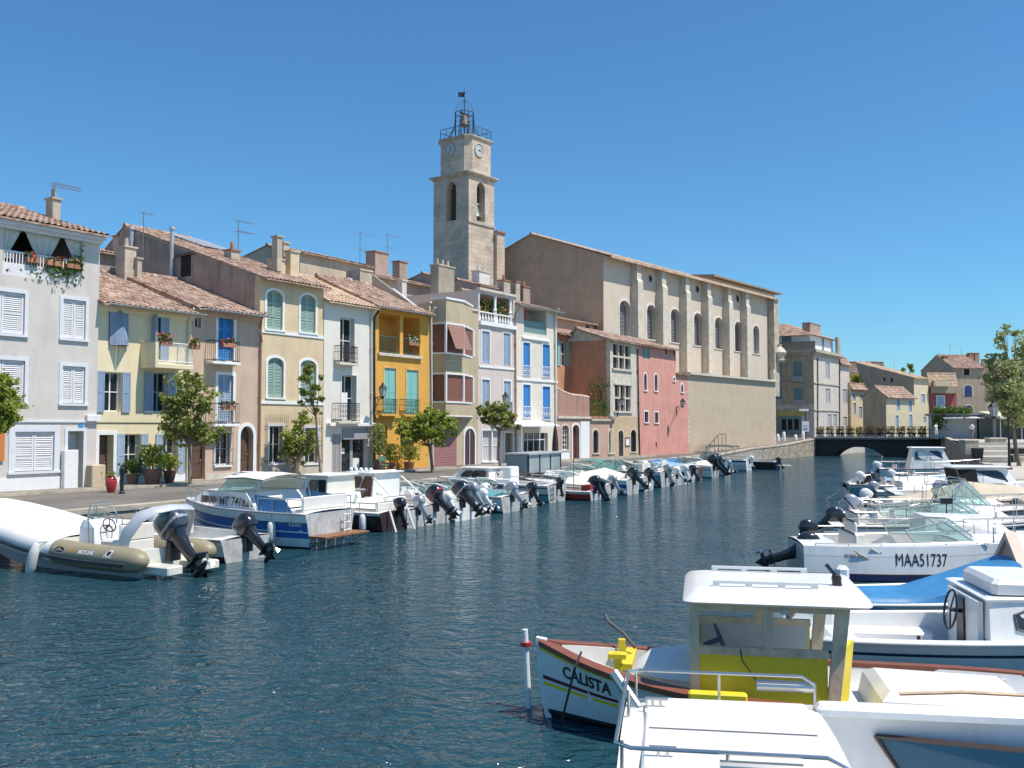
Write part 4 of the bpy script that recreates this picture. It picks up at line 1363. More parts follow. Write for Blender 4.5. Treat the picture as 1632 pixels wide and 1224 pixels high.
mullion((977, 550, 1005, 588), 3, 2); mullion((980, 614, 1005, 655), 3, 2)
h.door((985.5, 686, 993, 731), M_bdoor, M_stone, 0.12, rise=0.25, rv=0.3)
h.window((1005, 685, 1013.5, 720), M_iron, M_stone, 0.14, rise=0.3, cols=2, rows=4, rv=0.2)
mb = MB(); a, c, p, q = h.bx(995.5, 697, 1003, 712); mb.box(a, -0.05, p, c, -0.01, q); po = h.kid('notice_board', mb, M_bdoor)
mb = MB(); mb.box(a + .12, -0.056, p + .12, c - .12, -0.052, q - .12); h.kid('notice', mb, M_white, parent=po)
tn2 = stucco('ochre_plaster', (0.56, 0.42, 0.27), 0.1, 0.2)
mb = MB(); 
wall_face(mb, h.u0 + 0.05, h.u1 - 0.05, ZB, zt(997, 664), [o for o in h.ops if o[3] < ZB + 3], -0.02, 0.05); h.kid('rendered_base', mb, tn2)
h.finish(1.0, 3.0, 0.4, roof_m=M_tile, vu=(0.3, 0.05))
mb = MB(); mb.box(h.u0 - 0.03, 0.35, ZB + 2.5, h.u0 + 0.02, 4.0, h.z1 - 0.02); h.kid('flank_wall', mb, brick)
h.pipe((1014.5, 556), (1018, 728), M_iron, 0.06, head=False)

# 13 pink house
pinkm = stucco('rose_pink_plaster', (0.64, 0.31, 0.25), 0.1, 0.16)
h = House('terraced_house', 'rose pink house with small arched stone windows against the church', ROW, ub(1018), ub(1078), 0.0, ZB, 0, 4.0, pinkm, ROWG)
h.z1 = zt(1048, 553)
h.shutters((1023.5, 553, 1036, 572), M_sage, None, panels=1, sill=True)
for px, ri in (((1026, 595, 1030.5, 622), .35), ((1043, 596, 1047.5, 623), .35)): h.window(px, M_iron, M_white, 0.11, rise=ri, cols=1, rows=1, rv=.25)
for px in ((1027, 656, 1033, 673), (1043.5, 657, 1049, 674)): h.window(px, M_iron, M_white, 0.11, cols=1, rows=1, rv=.25)
h.window((1072.8, 602, 1075.5, 607), M_iron, M_white, 0.12, cols=1, rows=1, rv=.2)
h.window((1045, 705, 1047, 713), M_dark, None, cols=1, rows=1, rv=.2, sill=False)
for x in (1060, 1073): h.window((x, 556 + (x - 1060) * .2, x + 3, 564 + (x - 1060) * .2), M_dark, None, cols=1, rows=1, rv=.2, sill=False)
h.finish(0.9, 3.0, 0.45, roof_m=M_tile, vu=(0.05, 0.4))
h = House('terraced_house', 'lower pink annex with one tiny window beside the tan church wall', ROW, ub(1078), ub(1097.5), 0.0, ZB, 0, 3.0, pinkm, ROWG)
h.z1 = zt(1088, 597)
h.window((1085, 612, 1088.5, 625), M_dark, M_white, 0.14, rise=.4, cols=1, rows=1, rv=.2)
mb = MB(); rr = random.Random(5)
for k in range(14):
    z = ZB + 0.9 + k * 0.46; w = rr.uniform(0.05, 0.3); mb.box(h.u1 - w, -0.015, z, h.u1 + 0.02, 0.3, z + 0.3)
h.kid('quoins', mb, M_stone)
h.finish(0.35, 2.5, 0.25, roof_m=M_tile)
# ------------------------------------------------------------------ roofs and houses behind the row
grey_r = stucco('grey_render', (0.42, 0.36, 0.30), 0.18, 0.5)
M_annex = stucco('tan_lime_render', (0.53, 0.425, 0.31), 0.07, 0.06)
def back_house(label, px0, px1, mid, ytop, y, depth, m, rise=0.8, over=0.3, roof_m=None, pl=None, ridge=None):
    hh = House('back_house', label, ROW, ub(px0, ytop, y), ub(px1, ytop, y), y, ZB, 0, depth, m, 'roofs rising behind the row', 'house')
    hh.z1 = ROW.at(mid, ytop, y)[1]
    hh.finish(rise, ridge or depth / 2, over, roof_m=roof_m)
    return hh
b1 = back_house('dark low rear house seen between the big pale house and the yellow roof', 120, 199, 178, 405, 10.5, 5, grey_r, 0.6)
chimney(b1.root, ROW, 189, 196, 377, 404, 11, M_stone2, 0.5)
b2 = back_house('beige rear house above the narrow white house', 478, 594, 540, 415, 9.5, 6, stucco('beige_render', (0.55, 0.45, 0.34), 0.12, 0.3), 0.7)
chimney(b2.root, ROW, 574, 593, 432, 470, 6.2, M_stone2, 1.2, M_stone, 0)
chimney(b2.root, ROW, 553, 559, 445, 470, 5.5, M_stone, 0.5, M_stone, 0)
antenna(b2.root, ROW, 574, 370, 420, 10, ((0.05, 1.0, 2), (1.2, 0.8, 3)), 1)
chimney(b2.root, ROW, 470, 477, 402, 438, 4.5, M_stone, 0.6, M_stone, 0)
b2b = back_house('small tiled lean-to roof behind the white house', 477, 538, 507, 447, 5.4, 4.0, grey_r, 0.9, 0.35, M_tile, ridge=3.6)
b3 = back_house('rear house with two square chimneys behind the orange house', 560, 700, 630, 446, 9.5, 7, grey_r, 0.9, 0.4)
chimney(b3.root, ROW, 598, 619, 403, 440, 10.5, stucco('rosy_render', (0.44, 0.32, 0.26)), 0.9, M_terra, 0)
chimney(b3.root, ROW, 637, 649, 418, 446, 10.5, stucco('rosy_render', (0.44, 0.32, 0.26)), 0.7, M_terra, 0)
antenna(b3.root, ROW, 617.5, 373, 402, 10.8, ((0.05, 0.9, 2), (1.0, 0.5, 2)), 1)
chimney(b3.root, ROW, 641, 648, 448, 470, 5.0, M_offw, 0.4, M_stone, 0)
b4 = back_house('grey plastered rear house under the bell tower', 722, 800, 760, 456, 8.5, 6, stucco('mauve_grey_render', (0.40, 0.33, 0.28), 0.15, 0.4), 0.8, 0.3)
chimney(b4.root, ROW, 764, 780, 434, 462, 7.0, M_offw, 0.7, M_stone, 2)
b4b = back_house('stepped grey rear wall right of the bell tower foot', 762, 838, 800, 462, 5.5, 4, stucco('mauve_grey_render', (0.40, 0.33, 0.28)), 0.5, 0.2)
for px0, px1, yt, yb_ in ((803, 813, 448, 470), (822, 829, 450, 478), (834, 845, 458, 488)):
    chimney(b4b.root, ROW, px0, px1, yt, yb_, 5.0, M_stone2 if px0 != 834 else stucco('rosy_render', (0.44, 0.32, 0.26)), 0.6, M_terra, 1 if px0 != 822 else 0)
b5 = back_house('narrow tiled rear house tucked under the church gable', 882, 961, 922, 513, 6.0, 4, salmon, 0.5, 0.4, M_tile_pale, ridge=3.2)
for px in (934, 948):
    a, c, p, q = ROW.box(px, 519, px + 4, 530, 6.0); mb = MB(); mb.box(a, 5.96, p, c, 6.02, q); mb.build('window', M_dark, b5.root)

# flank of the tan bay house rising over the orange roof
yb_, zb_ = ROW.atx(596, 438, ub(683)); 
o = thing('gable_wall', 'beige sloping gable wall between the orange roof and the tan bay house', 'wall', ROW.w(ub(683) - 0.1, 0.2, ZB), ROW.rz, None, (ub(683) - 0.1, 0.2, ZB))
mb = MB(); zf = zt(683, 502); mb.prism([(0.2, ZB + 7.5), (yb_, ZB + 7.5), (yb_, zb_), (0.2, zf)], ub(683) - 0.12, ub(683) - 0.02, 'x'); mb.build('wall', stucco('beige_render', (0.55, 0.45, 0.34)), o)
mb = MB(); mb.tube([(ub(683) - 0.12, 0.1, zf + 0.03), (ub(683) - 0.12, yb_ * 0.62, zf + (zb_ - zf) * 0.62 + 0.03)], 0.07, 6); mb.build('coping', M_white, o)

# ------------------------------------------------------------------ church
o0 = ROW.w(ub(1097.5), 0)
CH = Fr(o0.x, o0.y, 38.2)
NY = 4.5
nx0 = CH.at(962, 480, NY)[0]; nx1 = CH.at(1229, 560, NY)[0]
nz = (CH.at(1100, 440, NY - 0.8)[1] + CH.at(1200, 462, NY - 0.8)[1]) / 2
yr, zr = CH.atx(848, 374, nx0)
M_nave = stucco('church_render', (0.60, 0.51, 0.41), 0.05, 0.06)
M_gable = stucco('church_gable_render', (0.50, 0.35, 0.25), 0.1, 0.12)
h = House('church', 'long church nave with pale pilasters and arched windows beside the bell tower', CH, nx0, nx1, NY, ZB, nz, 2 * (yr - NY), M_nave, None, 'church')
M_lead = mat('leaded_glass', (0.17, 0.17, 0.17), rough=0.35, var=0.6, vscale=6)
for px in ((987.5, 479, 1004, 535), (1031, 486, 1045.5, 541), (1069, 492.5, 1083.5, 546), (1106, 499, 1119.5, 551), (1139.5, 506, 1152, 556), (1171, 513, 1182.5, 560), (1200.5, 519, 1210, 564)):
    r = h.window(px, M_zinc, None, rise=0.7, rv=0.5, cols=4, rows=9, pane=M_lead, fw=0.03, sill=True)
    mb = surround_geo(*r, 0.7, 0.22, NY, 0.02, True); h.kid('window_surround', mb, M_offw)
for px, py, rr in ((1036, 444, 3.2), (1111, 461, 3), (1175, 476, 2.8)):
    u, z = CH.at(px, py, NY); rw = abs(CH.at(px + rr, py, NY)[0] - u)
    mb = MB(); mb.prism([(u + rw * math.cos(g), z + rw * math.sin(g)) for g in [i * math.pi / 8 for i in range(16)]], NY - 0.015, NY + 0.02); ow = h.kid('round_window', mb, M_dark)
    mb = MB(); mb.tube([(u + rw * math.cos(g), NY - 0.02, z + rw * math.sin(g)) for g in [i * math.pi / 8 for i in range(17)]], 0.07, 5); h.kid('frame', mb, M_stone, parent=ow)
for px in (1020, 1059.5, 1097, 1131.5, 1164.5, 1192.5):
    u = CH.at(px, 520, NY - 0.7)[0]
    mb = MB(); w = 0.48; zc = nz - 1.9
    mb.box(u - w, NY - 0.8, 7.0, u + w, NY - 0.005, zc)
    mb.prism([(NY - 0.8, zc), (NY - 0.005, zc), (NY - 0.005, zc + 0.3), (NY - 0.66, zc + 0.25)], u - w, u + w, 'x')
    mb.box(u - w * 0.85, NY - 0.66, zc + 0.2, u + w * 0.85, NY - 0.006, nz - 0.02)
    h.kid('pilaster', mb, M_stone)
h.finish(zr - nz, yr - NY, 0.9, roof_m=M_tile_pale, vu=(0.25, 0.3), step=0.6, eave_dz=0.1)
mb = MB(); g_ = h.u0 - 0.03
mb.prism([(NY + 0.01, ZB + 2), (2 * yr - NY, ZB + 2), (2 * yr - NY, nz - 0.05), (yr, zr - 0.08), (NY + 0.01, nz - 0.05)], g_, g_ + 0.05, 'x'); h.kid('gable_wall', mb, M_gable)
y_, z_ = CH.atx(851, 400, g_ - 0.03)
mb = MB(); mb.tube([(g_ - 0.02, y_ + 1.0 * math.cos(t), z_ + 1.15 * math.sin(t)) for t in [i * math.pi / 12 for i in range(25)]], 0.06, 5); h.kid('round_moulding', mb, M_stone2)
sl_ = (zr - nz) / (yr - NY); ze = nz - sl_ * 0.9 + 0.14
mb = MB(); mb.box(nx0 - .25, NY - 1.02, ze - .2, nx1 + .3, NY - .91, ze + .04); h.kid('eave_board', mb, M_tile_pale)
# corner pier with console and urn at the right end
mb = MB(); mb.box(nx1 - 0.9, NY - 0.8, 7, nx1 + 0.5, NY - 0.01, nz - 0.1); h.kid('corner_pier', mb, M_stone2)
mb = MB(); cx = nx1 + 0.3; zz = CH.at(1228, 575, NY - 0.8)[1]
mb.lathe([(0.55, 0), (0.75, 0.25), (0.45, 0.4), (0.7, 0.7), (0.85, 1.1), (0.6, 1.5), (0.25, 1.8), (0.3, 2.1)], (cx, NY - 0.9, zz), 12); h.kid('stone_urn', mb, M_stone, 40)
# higher choir roof at the far end
cu0, cz0 = CH.at(1128, 438, NY + 3.5); cu1, cz1 = CH.at(1234, 462, NY + 3.5)
mb = MB(); mb.box(cu0, NY + 3.5, nz + 0.5, cu1, NY + 9, (cz0 + cz1) / 2 - 0.35); h.kid('choir_wall', mb, M_nave)
mb = MB(); zc = (cz0 + cz1) / 2
mb.add([(cu0 - .3, NY + 2.6, zc - .45), (cu1 + .5, NY + 2.6, zc - .45), (cu1 + .5, NY + 9.4, zc - .1), (cu0 - .3, NY + 9.4, zc - .1), (cu0 - .3, NY + 2.6, zc - .25), (cu1 + .5, NY + 2.6, zc - .25), (cu1 + .5, NY + 9.4, zc + .35), (cu0 - .3, NY + 9.4, zc + .35)],
       [(0, 3, 2, 1), (4, 5, 6, 7), (0, 1, 5, 4), (1, 2, 6, 5), (2, 3, 7, 6), (3, 0, 4, 7)])
h.kid('choir_roof', mb, mat('lichen_tiles', (0.30, 0.23, 0.16), rough=0.95, var=0.5, vscale=2.5, bump=0.6, bscale=10))

# lower annex wall with its stone ledge
ax1 = CH.at(1236, 655, 0)[0]
zl = (CH.at(1120, 599, 0)[1] + CH.at(1220, 608, 0)[1]) / 2
o = thing('annex_wall', 'blank tan lower church wall above the canal beside the pink house', 'church annex', CH.w(0, 0, GZ), CH.rz, None, (0, 0, GZ))
mb = MB(); mb.box(0.02, 0, GZ - 0.2, ax1, NY - 0.02, zl); mb.build('wall', M_annex, o)
mb = MB(); mb.box(-0.1, -0.3, zl + 0.005, ax1 + 0.15, NY - 0.8, zl + 0.22); mb.build('ledge', M_stone, o)
mb = MB(); mb.add([(-0.1, 0.3, zl + 0.225), (ax1 + .1, 0.3, zl + 0.225), (ax1 + .1, NY - .77, zl + 0.3), (-0.1, NY - .77, zl + 0.3)], [(0, 1, 2, 3)]); mb.build('roof', M_tile_pale, o)
mb = MB()
for k in range(16):
    z = GZ + 0.4 + k * 0.52; w = (0.25, 0.42)[k % 2]; mb.box(ax1 - w, -0.012, z, ax1 + 0.012, 0.4, z + 0.48)
mb.build('quoins', M_stone, o)
# stair flight and handrail at the foot of the wall
o = thing('stair_rail', 'dark iron handrail and steps at the left foot of the tan church wall', 'handrail', CH.w(1.5, -0.6, GZ), CH.rz, None, (1.5, -0.6, GZ))
mb = MB()
pts = [(0.4, -1.6, GZ + 0.5), (3.0, -1.6, GZ + 1.75), (4.4, -1.6, GZ + 1.75)]
mb.tube(pts, 0.035, 5)
for t in range(6):
    f = t / 5; x = 0.4 + 4.0 * f; mb.cyl((x, -1.6, GZ - 0.1), (x, -1.6, GZ + min(1.75, 0.5 + 1.25 * (x - .4) / 2.6)), 0.025, n=5)
mb.build('railing', M_iron, o)
mb = MB()
for k in range(5): mb.box(0.5 + k * 0.35, -1.5, GZ, 0.5 + (k + 1) * 0.35, -0.4, GZ + 0.16 * (k + 1))
mb.build('steps', M_stone, o)

# ------------------------------------------------------------------ bell tower
yg, _ = CH.atx(808, 392, nx0)
yT = yg - 0.6
xa = CH.at(747, 330, yT)[0]; xb = CH.at(787.5, 330, yT)[0]
yB = CH.atx(691, 330, xa)[0]
zc1 = CH.at(747, 279, yT)[1]; zled = CH.at(747, 352, yT)[1]
M_tower = ashlar('tower_ashlar', (0.59, 0.475, 0.37), (0.67, 0.555, 0.445), (0.45, 0.35, 0.27), 0.9, 0.42, 0.5)
T = thing('bell_tower', 'square stone bell tower with clocks and an iron bell cage on top', 'bell tower', CH.w((xa + xb) / 2, (yT + yB) / 2, ZB), CH.rz, None, ((xa + xb) / 2, (yT + yB) / 2, ZB))
op_r = CH.box(760, 291, 773, 353, yT); op_r = (*op_r, 0.7, 0.7)
yl0, _ = CH.atx(727, 320, xa); yl1, _ = CH.atx(711, 320, xa); zl0 = CH.atx(719, 352, xa)[1]; zl1 = CH.atx(719, 290, xa)[1]
mb = MB(); wall_face(mb, xa, xb, ZB, zc1, [op_r], yT)
m2 = MB(); wall_face(m2, -yB, -yT, ZB, zc1, [(-yl1, -yl0, zl0, zl1, 0.8, 0.7)], 0.0); m2.v = [(xa + v, -u, z) for u, v, z in m2.v]
mb.add(m2.v, m2.f)
m3 = MB(); wall_face(m3, xa, xb, ZB, zc1, [], 0.0); mb.add([(x, yB, z) for x, y, z in m3.v], m3.f)
mb.quad((xb, yT, ZB), (xb, yB, ZB), (xb, yB, zc1), (xb, yT, zc1))
mb.quad((xa, yT, zled - 0.3), (xb, yT, zled - 0.3), (xb, yB, zled - 0.3), (xa, yB, zled - 0.3))
mb.build('shaft', M_tower, T)
def ring_mould(z0, z1, o0_, o1_, m, name, ex=(xa, xb, yT, yB)):
    a, c, p, q = ex
    R = lambda o_, z: [(a - o_, p - o_, z), (c + o_, p - o_, z), (c + o_, q + o_, z), (a - o_, q + o_, z)]
    mb = MB(); mb.loft([R(0.0, z0 - 0.05), R(o0_, z0), R(o1_, z1 - 0.12), R(o1_, z1), R(-0.4, z1 + 0.05)], True, True); return mb.build(name, m, T)
ring_mould(zc1 + 0.06, zc1 + 0.40, 0.06, 0.32, M_stone2, 'cornice')
mb = MB(); mb.box(xa - 0.1, yT - 0.1, zled - 0.12, xb + 0.1, yT - 0.002, zled + 0.06); mb.build('string_course', M_stone2, T)
# clock stage with cut corners
q0 = CH.atx(702, 240, xa + 0.2)[0]; e = 0.2
ex = (xa + e, xb - e * 0.6, yT + e, yB - e); cutc = 0.55
zk0 = zc1 + 0.45; zk1 = CH.at(749, 217, yT + e)[1]
def oct_ring(o_, z):
    a, c, p, q = ex; k = cutc
    a -= o_; c += o_; p -= o_; q += o_
    return [(a + k, p, z), (c - k * 0.3, p, z), (c, p + k * 0.3, z), (c, q - k, z), (c - k, q, z), (a + k, q, z), (a, q - k, z), (a, p + k, z)]
mb = MB(); mb.loft([oct_ring(0, zk0), oct_ring(0, zk1)], True, True); mb.build('clock_stage', M_tower, T)
mb = MB(); mb.loft([oct_ring(0.02, zk1 - 0.15), oct_ring(0.06, zk1 - 0.05), oct_ring(0.17, zk1 + 0.1), oct_ring(0.17, zk1 + 0.22), oct_ring(-0.3, zk1 + 0.3)], True, True); mb.build('cornice', M_stone2, T)
M_dial = paint('clock_dial', (0.50, 0.52, 0.52))
def clock(cen, ux, nrm, R, hm):
    ux = Vector(ux); uz = Vector((0, 0, 1)); n = Vector(nrm); cen = Vector(cen)
    P = lambda a, r, o_: cen + ux * (r * math.sin(a)) + uz * (r * math.cos(a)) + n * o_
    N = 28
    mb = MB(); mb.poly([P(2 * math.pi * k / N, R, 0.04) for k in range(N)]); mb.loft([[P(2 * math.pi * k / N, R, 0.04) for k in range(N)], [P(2 * math.pi * k / N, R, -0.05) for k in range(N)]])
    do = mb.build('clock_dial', M_dial, T)
    mb = MB(); mb.tube([P(2 * math.pi * k / N, R, 0.05) for k in range(N + 1)], 0.045, 5); mb.build('rim', M_stone2, do)
    mb = MB()
    for k in range(12):
        a = 2 * math.pi * k / 12
        for s0, s1 in ((0.72, 0.92),):
            d = 0.035
            mb.add([P(a - d / s0 * .8, R * s0, 0.047), P(a + d / s0 * .8, R * s0, 0.047), P(a + d / s1, R * s1, 0.047), P(a - d / s1, R * s1, 0.047)], [(0, 1, 2, 3)])
    mb.build('hour_marks', M_black, do)
    mb = MB()
    for a, l, w in ((hm[0], 0.5, 0.05), (hm[1], 0.78, 0.035)):
        t = Vector(ux) * math.sin(a) + uz * math.cos(a); s_ = ux * math.cos(a) - uz * math.sin(a)
        mb.add([cen + n * 0.055 - t * 0.12 * R + s_ * w, cen + n * 0.055 + t * l * R + s_ * w * .5, cen + n * 0.055 + t * l * R - s_ * w * .5, cen + n * 0.055 - t * 0.12 * R - s_ * w], [(0, 1, 2, 3)])
    mb.build('clock_hands', M_black, do)
u, z = CH.at(763, 240, ex[2]); clock((u, ex[2], z), (1, 0, 0), (0, -1, 0), 0.62, (rad(60), rad(100)))
yk, z = CH.atx(718, 239, ex[0]); clock((ex[0], yk, z), (0, -1, 0), (-1, 0, 0), 0.62, (rad(30), rad(215)))
# iron cage
M_iron2 = mat('dark_ironwork', (0.035, 0.03, 0.035), rough=0.6)
ccx, ccy = (ex[0] + ex[1]) / 2, (ex[2] + ex[3]) / 2; zt0 = zk1 + 0.3
R1 = min(ex[1] - ex[0], ex[3] - ex[2]) / 2
mb = MB()
ringp = lambda rr, z, n=16: [(ccx + rr * math.cos(2 * math.pi * k / n), ccy + rr * math.sin(2 * math.pi * k / n), z) for k in range(n + 1)]
oc = oct_ring(0.04, zt0 + 0.85); oc0 = oct_ring(0.04, zt0 + 0.02)
mb.tube(oc + [oc[0]], 0.03, 5); mb.tube([(x, y, z - 0.45) for x, y, z in oc + [oc[0]]], 0.02, 5)
for (p0, p1), (q0_, q1_) in zip(zip(oc, oc[1:] + oc[:1]), zip(oc0, oc0[1:] + oc0[:1])):
    for f in (0, 0.25, 0.5, 0.75):
        mb.cyl(Vector(q0_).lerp(Vector(q1_), f), Vector(p0).lerp(Vector(p1), f), 0.022, n=4)
mb.build('top_railing', M_iron2, T)
mb = MB(); rc = R1 * 0.54; zmid = CH.at(738, 180, ccy)[1]
for k in range(8):
    a = 2 * math.pi * (k + 0.5) / 8; cx_, sy_ = math.cos(a), math.sin(a)
    mb.tube([(ccx + R1 * 0.98 * cx_, ccy + R1 * 0.98 * sy_, zt0 + 0.05), (ccx + rc * 1.12 * cx_, ccy + rc * 1.12 * sy_, zt0 + 1.2), (ccx + rc * cx_, ccy + rc * sy_, zmid - 0.4)], 0.035, 5)
    mb.cyl((ccx + rc * cx_, ccy + rc * sy_, zt0), (ccx + rc * cx_, ccy + rc * sy_, zmid), 0.04, n=5)
    mb.tube([(ccx + rc * cx_ * f, ccy + rc * sy_ * f, zmid + 1.25 * math.sin(math.acos(min(1, f)))) for f in (1, 0.9, 0.7, 0.45, 0.2, 0.02)], 0.013, 4)
mb.tube(ringp(rc, zmid), 0.04, 5); mb.tube(ringp(rc, zmid - 0.55), 0.025, 5)
mb.build('bell_cage', M_iron2, T)
M_bell = mat('weathered_bell', (0.16, 0.15, 0.13), rough=0.6, metal=0.2, var=0.3)
mb = MB(); mb.lathe([(0.5, 0), (0.53, 0.06), (0.42, 0.25), (0.34, 0.6), (0.3, 0.85), (0.18, 1.0), (0.05, 1.05)], (ccx, ccy, zmid - 1.2), 16); bo = mb.build('bell', M_bell, T, 40)
mb = MB(); mb.box(ccx - 0.55, ccy - 0.08, zmid - 0.15, ccx + 0.55, ccy + 0.08, zmid + 0.02); mb.cyl((ccx, ccy, zt0), (ccx, ccy, zmid - 1.25), 0.07, n=6); mb.ball((ccx - .5, ccy, zt0 + .25), .28, .28, .22); mb.ball((ccx + .5, ccy, zt0 + .25), .28, .28, .22); mb.build('bell_frame', M_iron2, T)
zp1 = CH.at(738, 140, ccy)[1]; zfl = CH.at(738, 146, ccy)[1]
mb = MB(); mb.cyl((ccx, ccy, zmid), (ccx, ccy, zp1), 0.06, 0.025, n=6); mb.ball((ccx, ccy, zmid + 2.0), 0.1); so = mb.build('spire_rod', M_iron2, T)
fd = (CH.t * -0 + Vector((-1, 0.0, 0)))
fl = Vector((fd.dot(CH.t), fd.dot(CH.b), 0)) * 0.6
mb = MB(); mb.add([(ccx, ccy, zfl), (ccx + fl.x, ccy + fl.y, zfl), (ccx + fl.x, ccy + fl.y, zfl - 0.48), (ccx, ccy, zfl - 0.48)], [(0, 1, 2, 3)]); mb.build('wind_vane', M_iron2, so)
# bells in the belfry
xm, ym = (xa + xb) / 2, (yT + yB) / 2
M_verd = mat('verdigris_bell', (0.25, 0.32, 0.28), rough=0.5, metal=0.5, var=0.3)
mb = MB(); zbl = zled + 0.7; mb.lathe([(0.6, 0), (0.62, 0.07), (0.48, 0.3), (0.38, 0.75), (0.32, 1.0), (0.15, 1.15)], (xm - 0.1, yT + 0.75, zbl), 14); mb.build('bell', M_verd, T, 40)
mb = MB(); mb.box(xm - 0.2, yT + 0.65, zbl + 1.2, xm + 0.0, yT + 0.9, zbl + 3.1); mb.box(xm - 1.3, yT + 0.6, zbl + 1.2, xm + 1.3, yT + 0.9, zbl + 1.4); mb.build('bell_beam', M_zinc, T)
# stair turret against the tower
tx1 = CH.at(805, 430, yT - 0.4)[0]; ztt = CH.at(797, 373, yT)[1]
mb = MB(); mb.box(xb + 0.002, yT - 0.35, ZB, tx1, yT + 1.6, ztt); to = mb.build('stair_turret', M_tower, T)
mb = MB(); mb.box(xb - 0.1, yT - 0.5, ztt + 0.003, tx1 + 0.12, yT + 1.7, ztt + 0.14); mb.build('turret_roof', M_terra, to)

# ------------------------------------------------------------------ buildings beyond the bridge
M_fartan = stucco('far_tan_plaster', (0.47, 0.38, 0.27), 0.12, 0.3)
M_fargrey = stucco('far_grey_plaster', (0.60, 0.54, 0.47), 0.08, 0.2)
M_farcream = stucco('far_cream_plaster', (0.66, 0.56, 0.38), 0.07, 0.15)
M_farbrown = stucco('far_brown_plaster', (0.44, 0.34, 0.25), 0.1, 0.25)
M_teal = paint('grey_teal_shutter', (0.16, 0.26, 0.27))
FZ = 2.0
def side_box(h, x, rect, t, m, name, parent=None, extra=None):
    """relief piece lying on the flank wall (plane x), given by its pixel rectangle"""
    x0, y0, x1, y1 = rect; xm, ym = (x0 + x1) / 2, (y0 + y1) / 2
    a = h.fr.atx(x1, ym, x)[0]; c = h.fr.atx(x0, ym, x)[0]; p = h.fr.atx(xm, y1, x)[1]; q = h.fr.atx(xm, y0, x)[1]
    mb = MB(); mb.box(x - t, a, p, x + 0.02, c, q)
    return h.kid(name, mb, m, parent=parent)
FA = Fr(37.6, 119.5, 34.8)
h = House('corner_building', 'four storey corner building with a white penthouse beyond the bridge', FA, 0, FA.at(1338, 620)[0], 0, FZ, 0, 9.5, M_fargrey, None, 'building')
h.z1 = FA.at(1300, 562)[1]
for px in ((1315.5, 577, 1322, 603), (1316, 619, 1323, 642), (1319, 660, 1325, 681), (1328, 660, 1334, 681)): 
    h.shutters(px, paint('pale_grey_shutter', (0.5, 0.48, 0.47)), M_white, 0.06, panels=1, sill=False)
h.finish(0)
mb = MB(); mb.box(-0.03, -0.02, FZ + 4.2, 0.02, 9.5, h.z1 - 0.02); h.kid('flank_wall', mb, M_fartan)
mb = MB(); mb.box(-0.5, -0.5, h.z1 + 0.003, h.u1 + 0.2, 9.6, h.z1 + 0.35); mb.box(-0.25, -0.25, h.z1 - 0.3, h.u1 + 0.1, 9.6, h.z1); h.kid('cornice', mb, M_stone2)
for zz in (h.z1 - 3.9, h.z1 - 7.3): 
    mb = MB(); mb.box(-0.1, -0.1, zz, h.u1, 9.5, zz + 0.16); h.kid('string_course', mb, M_stone2)
for rect in ((1237, 577, 1245, 603), (1265, 577, 1278, 604), (1238, 618, 1246, 640), (1266, 618, 1279, 641)):
    so = side_box(h, -0.03, rect, 0.06, M_teal, 'shutter')
    side_box(h, -0.06, (rect[0] - 2, rect[3] - 4, rect[2] + 2, rect[3] + 4), 0.35, paint('grey_balcony', (0.38, 0.38, 0.37)), 'balcony')
side_box(h, -0.03, (1236, 652, 1283, 663), 0.04, stucco('yellow_shop_band', (0.55, 0.42, 0.18)), 'shop_fascia')
so = side_box(h, -0.03, (1238, 664, 1277, 692), 0.08, M_teal, 'shop_front')
for k in range(3): side_box(h, -0.08, (1246 + k * 10, 668, 1253 + k * 10, 685), 0.05, M_dark, 'pane', so)
zp = FA.at(1297, 533)[1]; ux = h.u1 - 0.8
mb = MB(); mb.box(0.7, 0.6, h.z1 + 0.36, ux, 9, zp); po = h.kid('penthouse', mb, M_white)
for bb in ((0.66, 3.0, .4, 0.72, 4.2, 2.5), (0.66, 7.2, 1.0, 0.72, 8.2, 2.3), (ux * .55, 0.56, .4, ux * .55 + .7, 0.62, 2.4)):
    mb = MB(); mb.box(bb[0], bb[1], h.z1 + bb[2], bb[3], bb[4], h.z1 + bb[5]); h.kid('window', mb, M_teal, parent=po)
mb = MB(); mb.box(-0.2, -0.3, h.z1 + 0.36, -0.12, 4.5, h.z1 + 1.4); mb.box(-0.2, 5.5, h.z1 + 0.36, -0.12, 9.4, h.z1 + 1.4); h.kid('terrace_screen', mb, paint('bamboo_screen', (0.3, 0.26, 0.2)))
mb = MB(); mb.box(ux - .5, -0.2, h.z1 + 0.36, h.u1, 0.1, h.z1 + 2.6); h.kid('terrace_wall', mb, grey_r)
zr_ = zp + 1.9; mb = MB(); xc = ux * .35
mb.add([(0.1, 0.0, zp), (ux + .5, 0.0, zp), (ux + .5, 9.3, zp), (0.1, 9.3, zp), (2.6, 4.6, zr_), (ux - 2.6, 4.6, zr_)], [(0, 1, 5, 4), (1, 2, 5), (2, 3, 4, 5), (3, 0, 4), (0, 3, 2, 1)]); h.kid('roof', mb, M_tile)
chimney(h.root, FA, 1291, 1308, 517, 534, 1.2, stucco('rosy_render', (0.44, 0.32, 0.26)), 1.0)
h.pipe((1302, 570), (1302, 690), M_iron, 0.07, head=False); h.pipe((1337, 570), (1337, 690), M_iron, 0.07, head=False)

